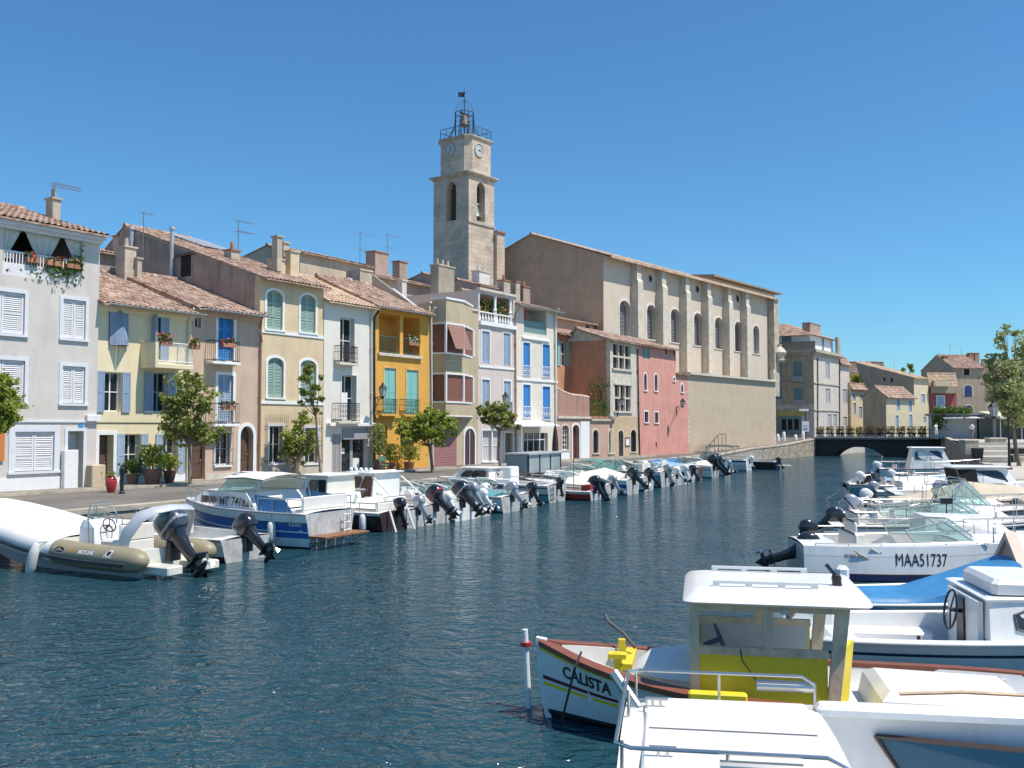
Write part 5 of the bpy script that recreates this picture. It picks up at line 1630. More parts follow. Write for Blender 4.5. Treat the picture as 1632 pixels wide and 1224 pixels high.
def far_corner(label, px, py, d, ang, pxl, pxr, ytop, m, side_m, rise, roof_m=M_tile, wins=(), shm=M_lblue, over=0.4, ridge=None, name='far_house'):
    p = D(px, py, d); fr = Fr(p.x, p.y, ang)
    dep = fr.atx(pxl, py, 0)[0]
    hh = House(name, label, fr, 0, fr.at(pxr, py)[0], 0, FZ, 0, dep, m, 'houses beyond the bridge', 'house')
    hh.z1 = fr.at((px + pxr) / 2, ytop)[1]
    for w in wins: hh.shutters(w, shm, M_white, 0.08, panels=1, sill=False)
    hh.finish(rise, ridge or dep / 2, over, roof_m=roof_m)
    if side_m:
        rd = ridge or dep / 2
        mb = MB(); mb.prism([(0.02, FZ), (dep, FZ), (dep, hh.z1 - 0.05), (rd, hh.z1 + rise - 0.06), (0.02, hh.z1 - 0.05)], -0.03, 0.02, 'x'); hh.kid('flank_wall', mb, side_m)
    return hh
far_corner('narrow pale house with a columned top loggia beside the corner building', 1339, 690, 131, 34.8, 1330, 1355, 577, M_fargrey, None, 0.5, wins=((1343, 620, 1350, 643), (1344, 664, 1350, 682)), shm=paint('pale_grey_shutter', (0.5, 0.48, 0.47)), name='far_house').window((1340.5, 583, 1352, 602), M_white, None, pane=M_dark)
far_corner('small cream house with blue shutters and flower balconies left of the low ochre house', 1357, 690, 134, 50, 1350, 1381, 617, M_farcream, None, 0.4, wins=((1358.5, 626, 1363.5, 638), (1370, 628, 1375, 638), (1360, 642, 1364, 660), (1369, 648, 1374, 666)))
h = far_corner('low cream house with pale blue shutters and a plain ochre flank', 1413, 690, 128, 50, 1376, 1459, 632, M_farcream, M_farbrown, 1.3, wins=((1429, 636, 1434, 654), (1448, 638, 1453, 656), (1427, 662, 1432, 682), (1449, 661, 1454, 680)))
h = far_corner('taller cream house behind the low cream one with a brown gable', 1458, 690, 137, 50, 1376, 1481, 603, M_farcream, M_farbrown, 2.6, M_tile_pale, wins=((1468, 628, 1474, 642), (1472, 664, 1476, 673)), ridge=9.0)
for rect in ((1408, 602, 1411, 607), (1420, 603, 1423, 609)): side_box(h, -0.03, rect, 0.04, M_dark, 'window')
h = far_corner('pinkish red house with a covered balcony under a cream blind', 1481, 690, 140, 86, 1477, 1526, 606, stucco('far_pink_plaster', (0.42, 0.12, 0.11), 0.1, 0.2), None, 0.9, M_tile_pale)
for rect, m, t in (((1484, 607, 1509, 616), M_farcream, 1.0), ((1482, 616, 1523, 627), M_farbrown, 0.5), ((1492, 630, 1506, 651), M_white, 0.06), ((1494, 632, 1504, 651), M_lblue, 0.1)):
    a, c, p, q = h.bx(*rect); mb = MB(); mb.box(a, -t, p, c, 0.0, q); h.kid({9: 'blind', 11: 'balcony', 21: 'window_surround', 19: 'window'}[rect[3] - rect[1]], mb, m)
h = far_corner('tall grey brown house with blue arched windows and a red tiled roof', 1521, 690, 150, 84, 1470, 1571, 586, M_farbrown, M_farbrown, 2.2, M_tile)
for px, ri in (((1536, 588, 1545, 598), 0), ((1537, 614, 1549, 632), .5), ((1538, 646, 1550, 657), .5)):
    a, c, p, q = h.bx(*px); mb = MB(); mb.box(a, -0.04, p, c, 0.0, q - ri); 
    if ri: mb.poly([(x, -0.04, z) for x, z in [(a, q - ri)] + arch_pts(a, c, p, q, ri) + [(c, q - ri)]])
    h.kid('shutter', mb, M_dark if not ri else paint('navy_shutter', (0.03, 0.05, 0.16))); h.kid('window_surround', surround_geo(a, c, p, q, ri, 0.2, 0, .03, False), M_fargrey)
chimney(h.root, h.fr, 1504, 1511, 568, 576, 3, M_terra, 0.7); chimney(h.root, h.fr, 1545, 1552, 563, 576, 4, M_terra, 0.7); chimney(h.root, h.fr, 1554, 1561, 563, 577, 4, stucco('rosy_render', (0.44, 0.32, 0.26)), 0.7)
for px, yt_ in ((1514, 548), (1532, 555), (1496, 560)): antenna(h.root, h.fr, px, yt_, 575, 4, ((0.1, 0.7, 3),), 1)
h = far_corner('far red tiled roof showing left of the plane tree', 1569, 690, 158, 84, 1565, 1640, 597, M_farbrown, None, 2.4, M_tile)
h = far_corner('brown tiled roof behind the bright green tree beyond the bridge', 1353, 690, 165, 80, 1349, 1412, 598, M_farbrown, None, 2.2, M_tile)
for px, yt_ in ((1391, 575), (1400, 578), (1425, 572)): antenna(h.root, h.fr, px, yt_, 600, 3, ((0.1, 0.8, 3),), 1)

# kiosk on the bridgehead
kp = D(1485, 700, 103); KF = Fr(kp.x, kp.y, 110)
h = House('kiosk', 'low grey panelled cafe pavilion with ivy on its roof at the bridge end', KF, 0, KF.at(1588, 690)[0], 0, 2.1, 0, 5, paint('grey_panel_wall', (0.42, 0.44, 0.44)), None, 'kiosk')
h.z1 = KF.at(1535, 662)[1]
h.window((1557, 668, 1572, 699), M_iron, None, pane=M_glass, rv=.15, sill=False, rows=1)
h.finish(0)
mb = MB(); mb.box(-0.4, -0.7, h.z1 + 0.003, h.u1 + 0.4, 5.2, h.z1 + 0.2); h.kid('roof_slab', mb, paint('grey_fascia', (0.33, 0.33, 0.34)))
for a_, c_ in ((1502, 1533), (1537, 1567)):
    a = KF.at(a_, 665)[0]; c = KF.at(c_, 665)[0]; mb = MB(); mb.add([(a, -1.4, h.z1 - .35), (c, -1.4, h.z1 - .35), (c, -0.02, h.z1 - .12), (a, -0.02, h.z1 - .12), (a, -1.4, h.z1 - .28), (c, -1.4, h.z1 - .28), (c, -0.02, h.z1 - .05), (a, -0.02, h.z1 - .05)], [(0, 3, 2, 1), (4, 5, 6, 7), (0, 1, 5, 4), (1, 2, 6, 5), (2, 3, 7, 6), (3, 0, 4, 7)]); h.kid('awning', mb, M_white)
mb = MB()
for k in range(9): x = h.u1 * (k + .2) / 9.5; mb.box(x, -0.04, 2.15, x + 0.05, -0.005, h.z1 - 0.1)
h.kid('panel_strips', mb, M_zinc)
mb = MB(); rr = random.Random(8); a, c = KF.at(1487, 655)[0], KF.at(1548, 655)[0]
for _ in range(900): leaf(mb, Vector((rr.uniform(a, c), rr.uniform(-1.2, 1.2), h.z1 + 0.2 + abs(rr.gauss(0, .3)))), rr, 0.16)
for _ in range(260): leaf(mb, Vector((a + abs(rr.gauss(0, .5)), rr.uniform(-1.2, -.3), h.z1 - rr.random() * 1.6)), rr, 0.15)
h.kid('ivy', mb, leafmat('ivy_leaves', (0.05, 0.10, 0.02), (0.10, 0.18, 0.03), (0.18, 0.24, 0.05)))
# cafe tent right of the kiosk
tp = D(1594, 690, 97)
o = thing('cafe_tent', 'pale cafe awning on thin posts behind the plane trees', 'awning', (tp.x, tp.y, 2.1), rad(3), None)
mb = MB(); mb.add([(0, 0, 2.3), (9, 0, 2.3), (9, 4, 2.9), (0, 4, 2.9), (0, 0, 2.0), (9, 0, 2.0)], [(0, 1, 2, 3), (0, 4, 5, 1)]); mb.build('canopy', mat('cream_canvas', (0.62, 0.6, 0.45), rough=0.9), o)
for k in range(5):
    mb = MB(); mb.cyl((0.1 + k * 2.2, 0.1, 0), (0.1 + k * 2.2, 0.1, 2.3), 0.05, n=6); mb.build('post', M_zinc, o)
mb = MB(); mb.box(0, 3.9, 0, 9, 4.0, 2.2); mb.build('back_screen', paint('dark_screen', (0.12, 0.13, 0.12)), o)

# ------------------------------------------------------------------ bridge
BA = Vector((35.4, 112.0, 0)); BR = Fr(BA.x, BA.y, 117.9)
bl = BR.at(1496, 710)[0]
a0 = BR.at(1328, 722)[0]; a1 = BR.at(1407, 722)[0]; za = BR.at(1370, 712.5)[1]
o = thing('bridge', 'dark low bridge with a flat arch closing the canal', 'bridge', BR.w(0, 0, 0), BR.rz)
M_bridge = mat('dark_bridge_paint', (0.022, 0.024, 0.03), rough=0.6, var=0.4, vscale=1.5)
pts = [(-0.3, -1.0), (a0, -1.0)] + [(a0 + (a1 - a0) * k / 14, 0.05 + (za - 0.05) * (1 - abs(2 * k / 14 - 1) ** 2.6)) for k in range(15)] + [(a1, -1.0), (bl + 0.3, -1.0), (bl + 0.3, 1.92), (-0.3, 1.92)]
mb = MB(); n = len(pts)
top = [(p[0], 1.92) for p in pts[1:18]]
arc = pts[1:18]
for y in (0.0, 5.0):
    for (p0, p1), (t0, t1) in zip(zip(arc, arc[1:]), zip(top, top[1:])):
        if p1[0] > p0[0] + 1e-6: mb.quad((p0[0], y, p0[1]), (p1[0], y, p1[1]), (t1[0], y, t1[1]), (t0[0], y, t0[1]))
    mb.quad((-0.3, y, -1), (a0, y, -1), (a0, y, 1.92), (-0.3, y, 1.92)); mb.quad((a1, y, -1), (bl + .3, y, -1), (bl + .3, y, 1.92), (a1, y, 1.92))
for p0, p1 in zip(arc, arc[1:]): mb.quad((p0[0], 0, p0[1]), (p1[0], 0, p1[1]), (p1[0], 5.0, p1[1]), (p0[0], 5.0, p0[1]))
mb.build('span', M_bridge, o)
mb = MB(); mb.box(-0.3, -0.35, 1.925, bl + .3, 5.35, 2.12); mb.build('deck', mat('bridge_deck', (0.16, 0.15, 0.15), rough=0.9), o)
mb = MB(); 
for z in (2.2, 2.65, 3.1): mb.cyl((0, -0.2, z), (bl, -0.2, z), 0.035, n=5)
for k in range(int(bl / 0.28)): mb.cyl((0.1 + k * 0.28, -0.2, 2.12), (0.1 + k * 0.28, -0.2, 3.1), 0.02, n=4)
mb.build('railing', M_iron, o)
for k in range(12):
    x0 = 0.15 + k * bl / 12
    flowers(o, x0, x0 + bl / 12 - 0.25, -0.35, 2.62 - 0.1, M_green, (M_redfl, M_pinkfl, M_redfl)[k % 3], 0.75, 130, 200 + k, box_m=M_bridge, d=0.32)
    fb = flowers(o, x0 + .1, x0 + bl / 12 - 0.3, -0.4, 2.2, M_green, M_whitefl, 0.25, 30, 300 + k, box_m=paint('pale_trough', (0.45, 0.46, 0.48)), d=0.25)
mb = MB(); mb.bbox(bl + 0.31, -0.8, -0.8, bl + 1.5, 1.0, 2.35, 0.05); mb.build('abutment', M_stone, o)
# ================================================================== TREES AND STREET THINGS
M_bark = mat('grey_bark', (0.22, 0.17, 0.12), rough=0.95, var=0.4, vscale=8, bump=0.6, bscale=30, stretch=(1, 1, 0.3))
L_plane = leafmat('plane_leaves', (0.15, 0.19, 0.04), (0.28, 0.32, 0.08), (0.45, 0.45, 0.15), 2.6)
L_citrus = leafmat('bright_leaves', (0.15, 0.21, 0.03), (0.29, 0.35, 0.06), (0.46, 0.48, 0.11), 2.8)
L_grey = leafmat('greyish_leaves', (0.25, 0.30, 0.12), (0.39, 0.44, 0.18), (0.55, 0.56, 0.26), 1.2)
L_lime = leafmat('lime_leaves', (0.22, 0.27, 0.04), (0.35, 0.39, 0.06), (0.5, 0.5, 0.1), 1.2)
def tree(name, label, base, blobs, n, lm, ls=0.11, trunk_r=0.07, lean=0.0, group=None, cat='tree', seed=1, tone=1.0, fork=0.5):
    """trunk and limbs in tapered tubes, crown of leaf faces gathered in uneven clumps; blobs = (pixel x, pixel y, pixel radius)"""
    r = random.Random(seed)
    d = base.y
    o = thing(name, label, cat, base, 0, group, tuple(base))
    pts = []
    for px, py, pr in blobs:
        dd = d + r.uniform(-0.8, 0.8) * pr / FPX * d
        pts.append((D(px, py, dd), pr / FPX * d))
    low = min(p.z - q * 0.6 for p, q in pts); ctr = sum((p for p, q in pts), Vector()) / len(pts)
    forkp = Vector((base.x + (ctr.x - base.x) * 0.5 + lean, base.y, base.z + (low - base.z) * 0.95))
    tk = MB()
    mid = base.lerp(forkp, 0.5) + Vector((r.uniform(-.06, .06), 0, 0))
    tk.tube([base - Vector((0, 0, 0.1)), base + Vector((0, 0, 0.15)), mid, forkp], [trunk_r * 1.5, trunk_r * 1.1, trunk_r, trunk_r * 0.85], 8)
    tk.build('trunk', M_bark, o, 60)
    lb = MB()
    for p, q in pts:
        m_ = forkp.lerp(p, 0.5) + Vector((r.uniform(-.2, .2) * q, r.uniform(-.2, .2) * q, -0.1 * q))
        lb.tube([forkp, m_, p], [trunk_r * 0.6, trunk_r * 0.35, trunk_r * 0.1], 5)
        for _ in range(4):
            e = p + Vector((r.gauss(0, 1), r.gauss(0, 1), r.gauss(0.3, 1))).normalized() * q * 0.8
            lb.tube([m_.lerp(p, r.random()), e], [trunk_r * 0.18, trunk_r * 0.05], 4)
    lb.build('branches', M_bark, o)
    cr = MB(); tot = sum(q ** 2 for p, q in pts)
    for p, q in pts:
        k = int(n * q ** 2 / tot)
        ncl = max(5, int(k / 22))
        for _ in range(ncl):
            v = Vector((r.gauss(0, 1), r.gauss(0, 1), r.gauss(0, 1))); v.normalize()
            c = p + v * q * (r.random() ** 0.45) * 1.0
            cs = q * r.uniform(0.10, 0.32)
            for _ in range(int(k / ncl)):
                leaf(cr, c + Vector((r.gauss(0, cs), r.gauss(0, cs), r.gauss(0, cs * 0.7))), r, ls)
    cr.build('crown', lm, o, fix=False)
    return o

TG = 'street trees on the left quay'
G1 = lambda px, py: W(px, py, GZ)
tree('street_tree', 'leafy street tree reaching in from the left edge before the big pale house', G1(-12, 800), [(4, 640, 26), (-12, 620, 28), (14, 652, 18), (8, 672, 16), (-8, 660, 26), (12, 628, 14)], 2600, L_citrus, 0.11, 0.08, 0, TG, seed=2)
tree('street_tree', 'tall street tree before the pale yellow and the brownish pink house', ROW.w(ub(303, 765, -2.4), -2.4, GZ),
     [(300, 622, 26), (278, 640, 20), (328, 642, 22), (290, 668, 30), (332, 692, 20), (266, 668, 16), (304, 603, 15), (310, 690, 26), (350, 690, 10), (262, 640, 12), (284, 690, 18)], 3300, L_plane, 0.10, 0.075, 0, TG, seed=3)
tree('street_tree', 'thin young street tree with sparse leaves before the white house', ROW.w(ub(511, 755, -2.6), -2.6, GZ),
     [(492, 588, 10), (487, 605, 11), (500, 618, 9), (508, 635, 7), (482, 628, 7), (507, 655, 6), (510, 600, 5), (480, 642, 5), (495, 640, 7), (488, 590, 8)], 1000, L_plane, 0.10, 0.05, 0, TG, seed=4)
tree('climbing_bush', 'bushy climbing plant on a short trunk against the beige house grilles', ROW.w(ub(469, 745, -0.6), -0.6, GZ),
     [(470, 700, 22), (482, 676, 14), (460, 715, 18), (492, 706, 14), (478, 725, 16), (484, 660, 7), (496, 690, 9)], 1800, L_citrus, 0.09, 0.14, 0, None, 'bush', seed=5)
tree('street_tree', 'round bright green street tree before the orange house', ROW.w(ub(689, 748, -3.2), -3.2, GZ),
     [(658, 680, 20), (688, 668, 22), (712, 674, 16), (652, 700, 15), (700, 694, 16), (642, 688, 10), (676, 690, 18), (720, 684, 9), (668, 664, 10)], 2600, L_citrus, 0.12, 0.08, 0, TG, seed=6)
tree('street_tree', 'small leaning street tree before the pinkish white house', ROW.w(ub(797, 745, -3.2), -3.2, GZ),
     [(776, 655, 13), (797, 654, 14), (817, 664, 10), (790, 668, 13), (764, 650, 6), (808, 672, 9), (826, 680, 5), (770, 672, 8)], 1700, L_plane, 0.12, 0.075, 0, TG, seed=7)
RG = 'plane trees on the right promenade'
bz = Vector((D(1624, 735, 60).x, 60, GZ))
tree('plane_tree', 'big greyish plane tree at the right edge above the promenade', bz,
     [(1600, 540, 14), (1582, 580, 13), (1606, 585, 20), (1588, 620, 20), (1612, 620, 26), (1636, 560, 24), (1578, 605, 11), (1620, 530, 10), (1640, 600, 30), (1594, 565, 9), (1576, 566, 5), (1598, 640, 16), (1625, 655, 24), (1602, 522, 6)], 4200, L_grey, 0.13, 0.12, 0, RG, seed=8)
bz = Vector((D(1619, 735, 66).x, 66, GZ))
tree('plane_tree', 'smaller lime green tree under the big plane tree at the right edge', bz,
     [(1608, 645, 16), (1626, 650, 20), (1600, 655, 10), (1640, 655, 18), (1616, 662, 14), (1596, 640, 8)], 3000, L_lime, 0.14, 0.1, 0, RG, seed=9)
bz = Vector((D(1378, 700, 150).x, 150, 2.0))
tree('garden_tree', 'bright green tree rising between the houses beyond the bridge', bz,
     [(1368, 606, 9), (1384, 602, 9), (1376, 616, 9), (1392, 608, 8), (1398, 598, 5), (1364, 618, 6)], 1500, L_lime, 0.28, 0.2, 0, None, seed=10)
bz = Vector((D(1451, 700, 175).x, 175, 2.0))
tree('garden_tree', 'tiny dark treetop over the far roofs beyond the bridge', bz, [(1451, 585, 4), (1454, 590, 4), (1439, 589, 3)], 260, L_plane, 0.3, 0.15, 0, None, seed=11)

def plant(name, label, px, py, y, pot_r, pot_h, pot_m, leaf_m, n, w, hgt, seed, bloom=None, cat='potted plant'):
    u = ROW.at(px, py, y)[0]; c = ROW.w(u, y, GZ + (0.09 if y > -1.35 else 0.0))
    o = thing(name, label, cat, c)
    mb = MB(); mb.lathe([(pot_r * 0.7, 0), (pot_r * 0.95, pot_h * 0.6), (pot_r * 1.08, pot_h * 0.92), (pot_r * 1.08, pot_h), (pot_r * 0.9, pot_h), (pot_r * .85, pot_h * .9)], (0, 0, 0), 14); mb.build('pot', pot_m, o, 40)
    mb = MB(); r = random.Random(seed)
    for _ in range(7):
        e = Vector((r.gauss(0, w * .5), r.gauss(0, w * .5), pot_h + hgt * r.uniform(.5, 1))); mb.tube([(0, 0, pot_h * .8), (e.x * .4, e.y * .4, (pot_h + e.z) / 2), tuple(e)], 0.012, 4)
    so = mb.build('stems', M_bark, o)
    mb = MB()
    for _ in range(n): leaf(mb, Vector((r.gauss(0, w * .5), r.gauss(0, w * .5), pot_h + hgt * (0.15 + 0.85 * r.random()))), r, 0.09)
    mb.build('foliage', leaf_m, o)
    if bloom:
        mb = MB()
        for _ in range(n // 4): leaf(mb, Vector((r.gauss(0, w * .5), r.gauss(0, w * .5), pot_h + hgt * (0.2 + 0.85 * r.random()))), r, 0.07)
        mb.build('blossom', bloom, o)
    return o
M_clay = mat('dark_clay_pot', (0.16, 0.09, 0.065), rough=0.8, var=0.2)
plant('potted_plant', 'large dark pot with a bushy green plant before the yellow house window', 243, 770, -0.9, 0.36, 0.6, M_clay, L_citrus, 420, 0.55, 1.0, 21)
plant('potted_plant', 'low pot of dark green leaves on the yellow house plinth', 212, 765, -0.35, 0.22, 0.4, M_clay, M_green, 220, 0.35, 0.6, 22)
plant('potted_plant', 'pot of yellowish shrub right of the large dark pot', 270, 768, -0.5, 0.25, 0.5, M_clay, L_lime, 220, 0.4, 0.7, 23)
plant('potted_plant', 'tall leafy plant by the white shop front corner', 604, 745, -0.7, 0.3, 0.6, M_clay, L_plane, 420, 0.4, 1.9, 24)
plant('potted_plant', 'pot with red flowers before the orange house door', 622, 745, -0.6, 0.22, 0.4, M_terra, L_citrus, 260, 0.4, 1.0, 25, M_pinkfl)
plant('potted_plant', 'wide planter of mixed yellow and red leaves below the orange house window', 652, 745, -0.8, 0.3, 0.4, M_terra, L_citrus, 380, 0.6, 0.9, 26, M_pinkfl)
0 and plant('potted_plant', 'terracotta pot of low leaves right of the wide planter', 672, 745, -0.7, 0.3, 0.4, M_terra, L_lime, 240, 0.4, 0.7, 27)
# tall red jar
o = thing('glazed_jar', 'tall red glazed jar standing before the yellow house door', 'jar', W(177, 785, GZ))
mb = MB(); mb.lathe([(0.12, 0), (0.16, 0.1), (0.21, 0.37), (0.18, 0.5), (0.12, 0.57), (0.15, 0.62), (0.11, 0.62), (0.08, 0.56)], (0, 0, 0), 16); mb.build('jar', mat('red_glaze', (0.36, 0.03, 0.03), rough=0.3, var=0.3), o, 40)
mb = MB(); r = random.Random(2)
for _ in range(50): leaf(mb, Vector((r.gauss(0, .1), r.gauss(0, .1), 0.62 + r.random() * .15)), r, 0.06)
mb.build('foliage', L_plane, o)
def bollard(label, p, m, h=0.95, r_=0.06, white=False):
    o = thing('bollard', label, 'bollard', p, 0, 'white bollards by the church corner' if white else None)
    mb = MB()
    prof = [(r_ * 1.5, 0), (r_ * 1.5, 0.06), (r_, 0.1), (r_, h * .8), (r_ * 1.25, h * .82), (r_ * 1.25, h * .88), (r_, h * .9), (r_ * .8, h)] if not white else [(r_, 0), (r_ * .95, h * .7), (r_ * .75, h * .9), (r_ * .3, h)]
    mb.lathe(prof, (0, 0, 0), 12); mb.build('post', m, o, 40)
bollard('slim dark bollard with a pale band beside the red jar', W(194, 787, GZ), M_iron, 1.05, 0.07)
for k, (px, hh, lb) in enumerate(((1240, 0.85, 'leftmost white stone bollard by the tan church wall corner'), (1249.5, 1.05, 'biggest white stone bollard by the corner building'), (1268, 0.65, 'lowest white stone bollard, right of the two by the church corner'), (1280, 0.95, 'rightmost white stone bollard below the street sign'))):
    bollard(lb, D(px, 703.5 - k * .9, 110), M_white, hh, 0.2, True)
# street sign beyond the church
p = D(1284.5, 703, 112)
o = thing('street_sign', 'white panel street sign on a dark post before the corner building', 'sign', p)
mb = MB(); mb.cyl((0, 0, 0), (0, 0, 3.6), 0.06, n=6); mb.build('post', M_iron, o)
mb = MB(); mb.box(-0.45, -0.1, 1.1, 0.35, -0.04, 2.3); pn = mb.build('panel', M_white, o)
mb = MB(); mb.box(-0.32, -0.115, 1.3, 0.2, -0.105, 1.55); mb.box(-0.32, -0.115, 1.75, 0.2, -0.105, 1.85); mb.build('panel_print', M_blue_sh, pn)
mb = MB(); mb.box(-0.75, -0.08, 3.5, 0.35, 0.0, 3.75); mb.build('name_plate', M_white, o)

# wall lanterns and lamp posts
M_lamp = mat('frosted_lamp_glass', (0.5, 0.5, 0.45), rough=0.25)
def lantern(o, c, s=1.0):
    c = Vector(c)
    ringq = lambda w, z: [(c.x + w * math.cos(a), c.y + w * math.sin(a), c.z + z) for a in [math.pi / 4 + i * math.pi / 3 for i in range(6)]]
    mb = MB(); mb.loft([ringq(0.13 * s, 0), ringq(0.22 * s, 0.42 * s)], True, True); gl = mb.build('lamp_glass', M_lamp, o)
    mb = MB(); mb.loft([ringq(0.26 * s, 0.42 * s), ringq(0.2 * s, 0.5 * s), ringq(0.09 * s, 0.62 * s), ringq(0.03 * s, 0.75 * s)], True, True)
    for (a, b2) in zip(ringq(0.135 * s, 0), ringq(0.225 * s, 0.42 * s)): mb.cyl(a, b2, 0.014 * s, n=4)
    mb.cyl(c + Vector((0, 0, -0.12 * s)), c, 0.05 * s, 0.13 * s, n=6); mb.build('lamp_frame', M_iron, o)
def wall_lamp(label, px, py, y, wallpx, wallpy, s=1.0):
    u, z = ROW.at(px, py, y); uw, zw = ROW.at(wallpx, wallpy, 0)
    o = thing('wall_lamp', label, 'street lamp', ROW.w(uw, 0, zw), ROW.rz, 'lanterns on wall brackets', (uw, 0, zw))
    mb = MB(); mb.tube([(uw, 0, zw), (uw + (u - uw) * .5, y * .5, zw + 0.12), (u, y, zw), (u, y, z - 0.1)], 0.03, 6)
    mb.tube([(uw, 0, zw - 0.6), (uw + (u - uw) * .3, y * .3, zw - 0.25), (uw + (u - uw) * .6, y * .6, zw)], 0.02, 5)
    mb.box(uw - 0.06, -0.04, zw - 0.7, uw + 0.06, 0.0, zw + 0.15); mb.build('bracket', M_iron, o)
    lantern(o, (u, y, z - 0.15), s)
wall_lamp('lantern on a bracket in front of the left aqua shutter of the orange house', 610, 627, -1.0, 597, 636, 1.0)
wall_lamp('lantern on a bracket at the pinkish white house', 805.5, 638, -0.9, 815, 644, 0.95)
wall_lamp('lantern before the mullioned windows of the stone house', 991.5, 643, -0.9, 984, 650, 1.0)
wall_lamp('lantern on a long bracket on the rose pink house', 1088, 645, -1.3, 1078, 650, 1.0)
p = Vector((D(1609, 750, 55).x, 55, GZ))
o = thing('lamp_post', 'dark lamp post with a square lantern on its left arm on the promenade', 'lamp post', p)
zt_ = D(1609, 665, 55).z - GZ; xl = (1586 - 1609) / FPX * 55
mb = MB(); mb.lathe([(0.16, 0), (0.16, 0.1), (0.09, 0.2), (0.07, 0.9), (0.055, zt_)], (0, 0, 0), 10); mb.tube([(0, 0, zt_ - 0.25), (xl * .5, 0, zt_ - .1), (xl, 0, zt_ - 0.05)], 0.035, 6); mb.build('pole', M_iron, o)
lantern(o, (xl, 0, zt_ + 0.05), 1.25)

# promenade bins, bench, stone block
def bin_(label, p, w, hgt):
    o = thing('litter_bin', label, 'bin', p)
    mb = MB()
    R = lambda k, z: [(-w * k, -w * k * .8, z), (w * k, -w * k * .8, z), (w * k, w * k * .8, z), (-w * k, w * k * .8, z)]
    mb.loft([R(.8, 0.18), R(1, hgt), R(.9, hgt), R(.75, .3)], True, True); mb.build('bin', mat('dark_brown_metal', (0.05, 0.035, 0.03), rough=0.6), o)
    for sx in (-.6, .6):
        for sy in (-.45, .45):
            mb = MB(); mb.box(w * sx - .03, w * sy - .03, 0, w * sx + .03, w * sy + .03, 0.25); mb.build('leg', M_iron, o)
bin_('dark litter bin standing on the promenade steps', Vector((D(1558, 734, 67).x, 67, GZ)), 0.33, 0.95)
p = Vector((D(1612, 735, 66).x, 66, GZ))
o = thing('bench', 'dark promenade bench at the right edge behind the lamp post', 'bench', p, rad(-3))
mb = MB(); mb.box(0, 0, .42, 2.0, .5, .48); mb.build('seat', mat('dark_brown_metal', (0.05, 0.035, 0.03)), o)
mb = MB(); mb.box(0, .46, .55, 2.0, .52, .95); mb.build('backrest', mat('dark_brown_metal', (0.05, 0.035, 0.03)), o)
for x in (0.1, 1.85):
    mb = MB(); mb.box(x, 0.02, 0, x + .06, .5, .42); mb.build('leg', M_iron, o)
for k, (x0, x1, yb, d, lb) in enumerate(((1533, 1556, 718, 75.5, 'square sandstone planter block at the top of the promenade steps'), (1574, 1600, 712, 80.6, 'low long sandstone block right of the square one'))):
    a = D(x0, yb, d); c = D(x1, yb, d); o = thing('stone_block', lb, 'planter', Vector(((a.x + c.x) / 2, d, (1.53, 1.82)[k])))
    w = (c.x - a.x) / 2; mb = MB(); mb.bbox(-w, -.5, -0.3, w, .5, 0.75 if k == 0 else .55, .04); mb.build('block', M_stone2, o)
    mb = MB(); mb.bbox(-w - .05, -.55, 0.753 if k == 0 else .553, w + .05, .55, 0.85 if k == 0 else .65, .03); mb.build('coping', M_stone, o)

# closed cafe parasol, cafe set, serving counter on the quay
p = ROW.w(ub(885, 735, -2.2), -2.2, GZ)
o = thing('closed_parasol', 'closed black and white parasol before the canopied shop', 'parasol', p)
mb = MB(); mb.lathe([(0.05, 0.7), (0.22, 0.8), (0.2, 1.4), (0.12, 2.2), (0.03, 2.6)], (0, 0, 0), 10); mb.build('folded_canopy', mat('dark_canvas', (0.03, 0.03, 0.035), rough=0.9), o)
mb = MB(); mb.cyl((0, 0, 0), (0, 0, 2.7), 0.03, n=6); mb.lathe([(0.3, 0), (0.3, 0.06), (0.05, 0.1)], (0, 0, 0), 12); mb.build('pole', M_white, o)
sh0, sh1 = W(842, 758, GZ), W(893, 752, GZ)
ang = math.atan2(sh1.y - sh0.y, sh1.x - sh0.x); ln = (sh1 - sh0).length
o = thing('quay_kiosk', 'glass sided counter with a grey top on the quay before the canopied shop', 'counter', sh0, ang)
mb = MB(); mb.bbox(-.1, -.1, 1.02, ln + .1, 1.3, 1.12, .02); mb.build('counter_top', M_zinc, o)
mb = MB(); mb.box(0, 0, .1, ln, 1.2, 1.0); mb.build('glass_side', paint('sea_grey_panel', (0.28, 0.33, 0.33)), o)
for k in range(4):
    mb = MB(); mb.box(ln * k / 3 - .04, -.04, 0, ln * k / 3 + .04, .04, 1.02); mb.build('post', M_iron, o)
p = ROW.w(ub(612, 748, -1.6), -1.6, GZ)
o = thing('cafe_chair', 'green folding cafe chair before the orange house', 'chair', p, 0.7)
gm = paint('green_metal', (0.10, 0.25, 0.18))
mb = MB(); mb.box(-.2, -.2, .43, .2, .2, .46); mb.build('seat', gm, o)
mb = MB(); mb.box(-.2, .2, .65, .2, .22, .88); mb.build('backrest', gm, o)
for sx in (-.2, .2):
    mb = MB(); mb.cyl((sx, .25, 0), (sx, -.2, .44), .014, n=5); mb.build('leg', gm, o)
    mb = MB(); mb.cyl((sx, -.25, 0), (sx, .22, .9), .014, n=5); mb.build('leg', gm, o)

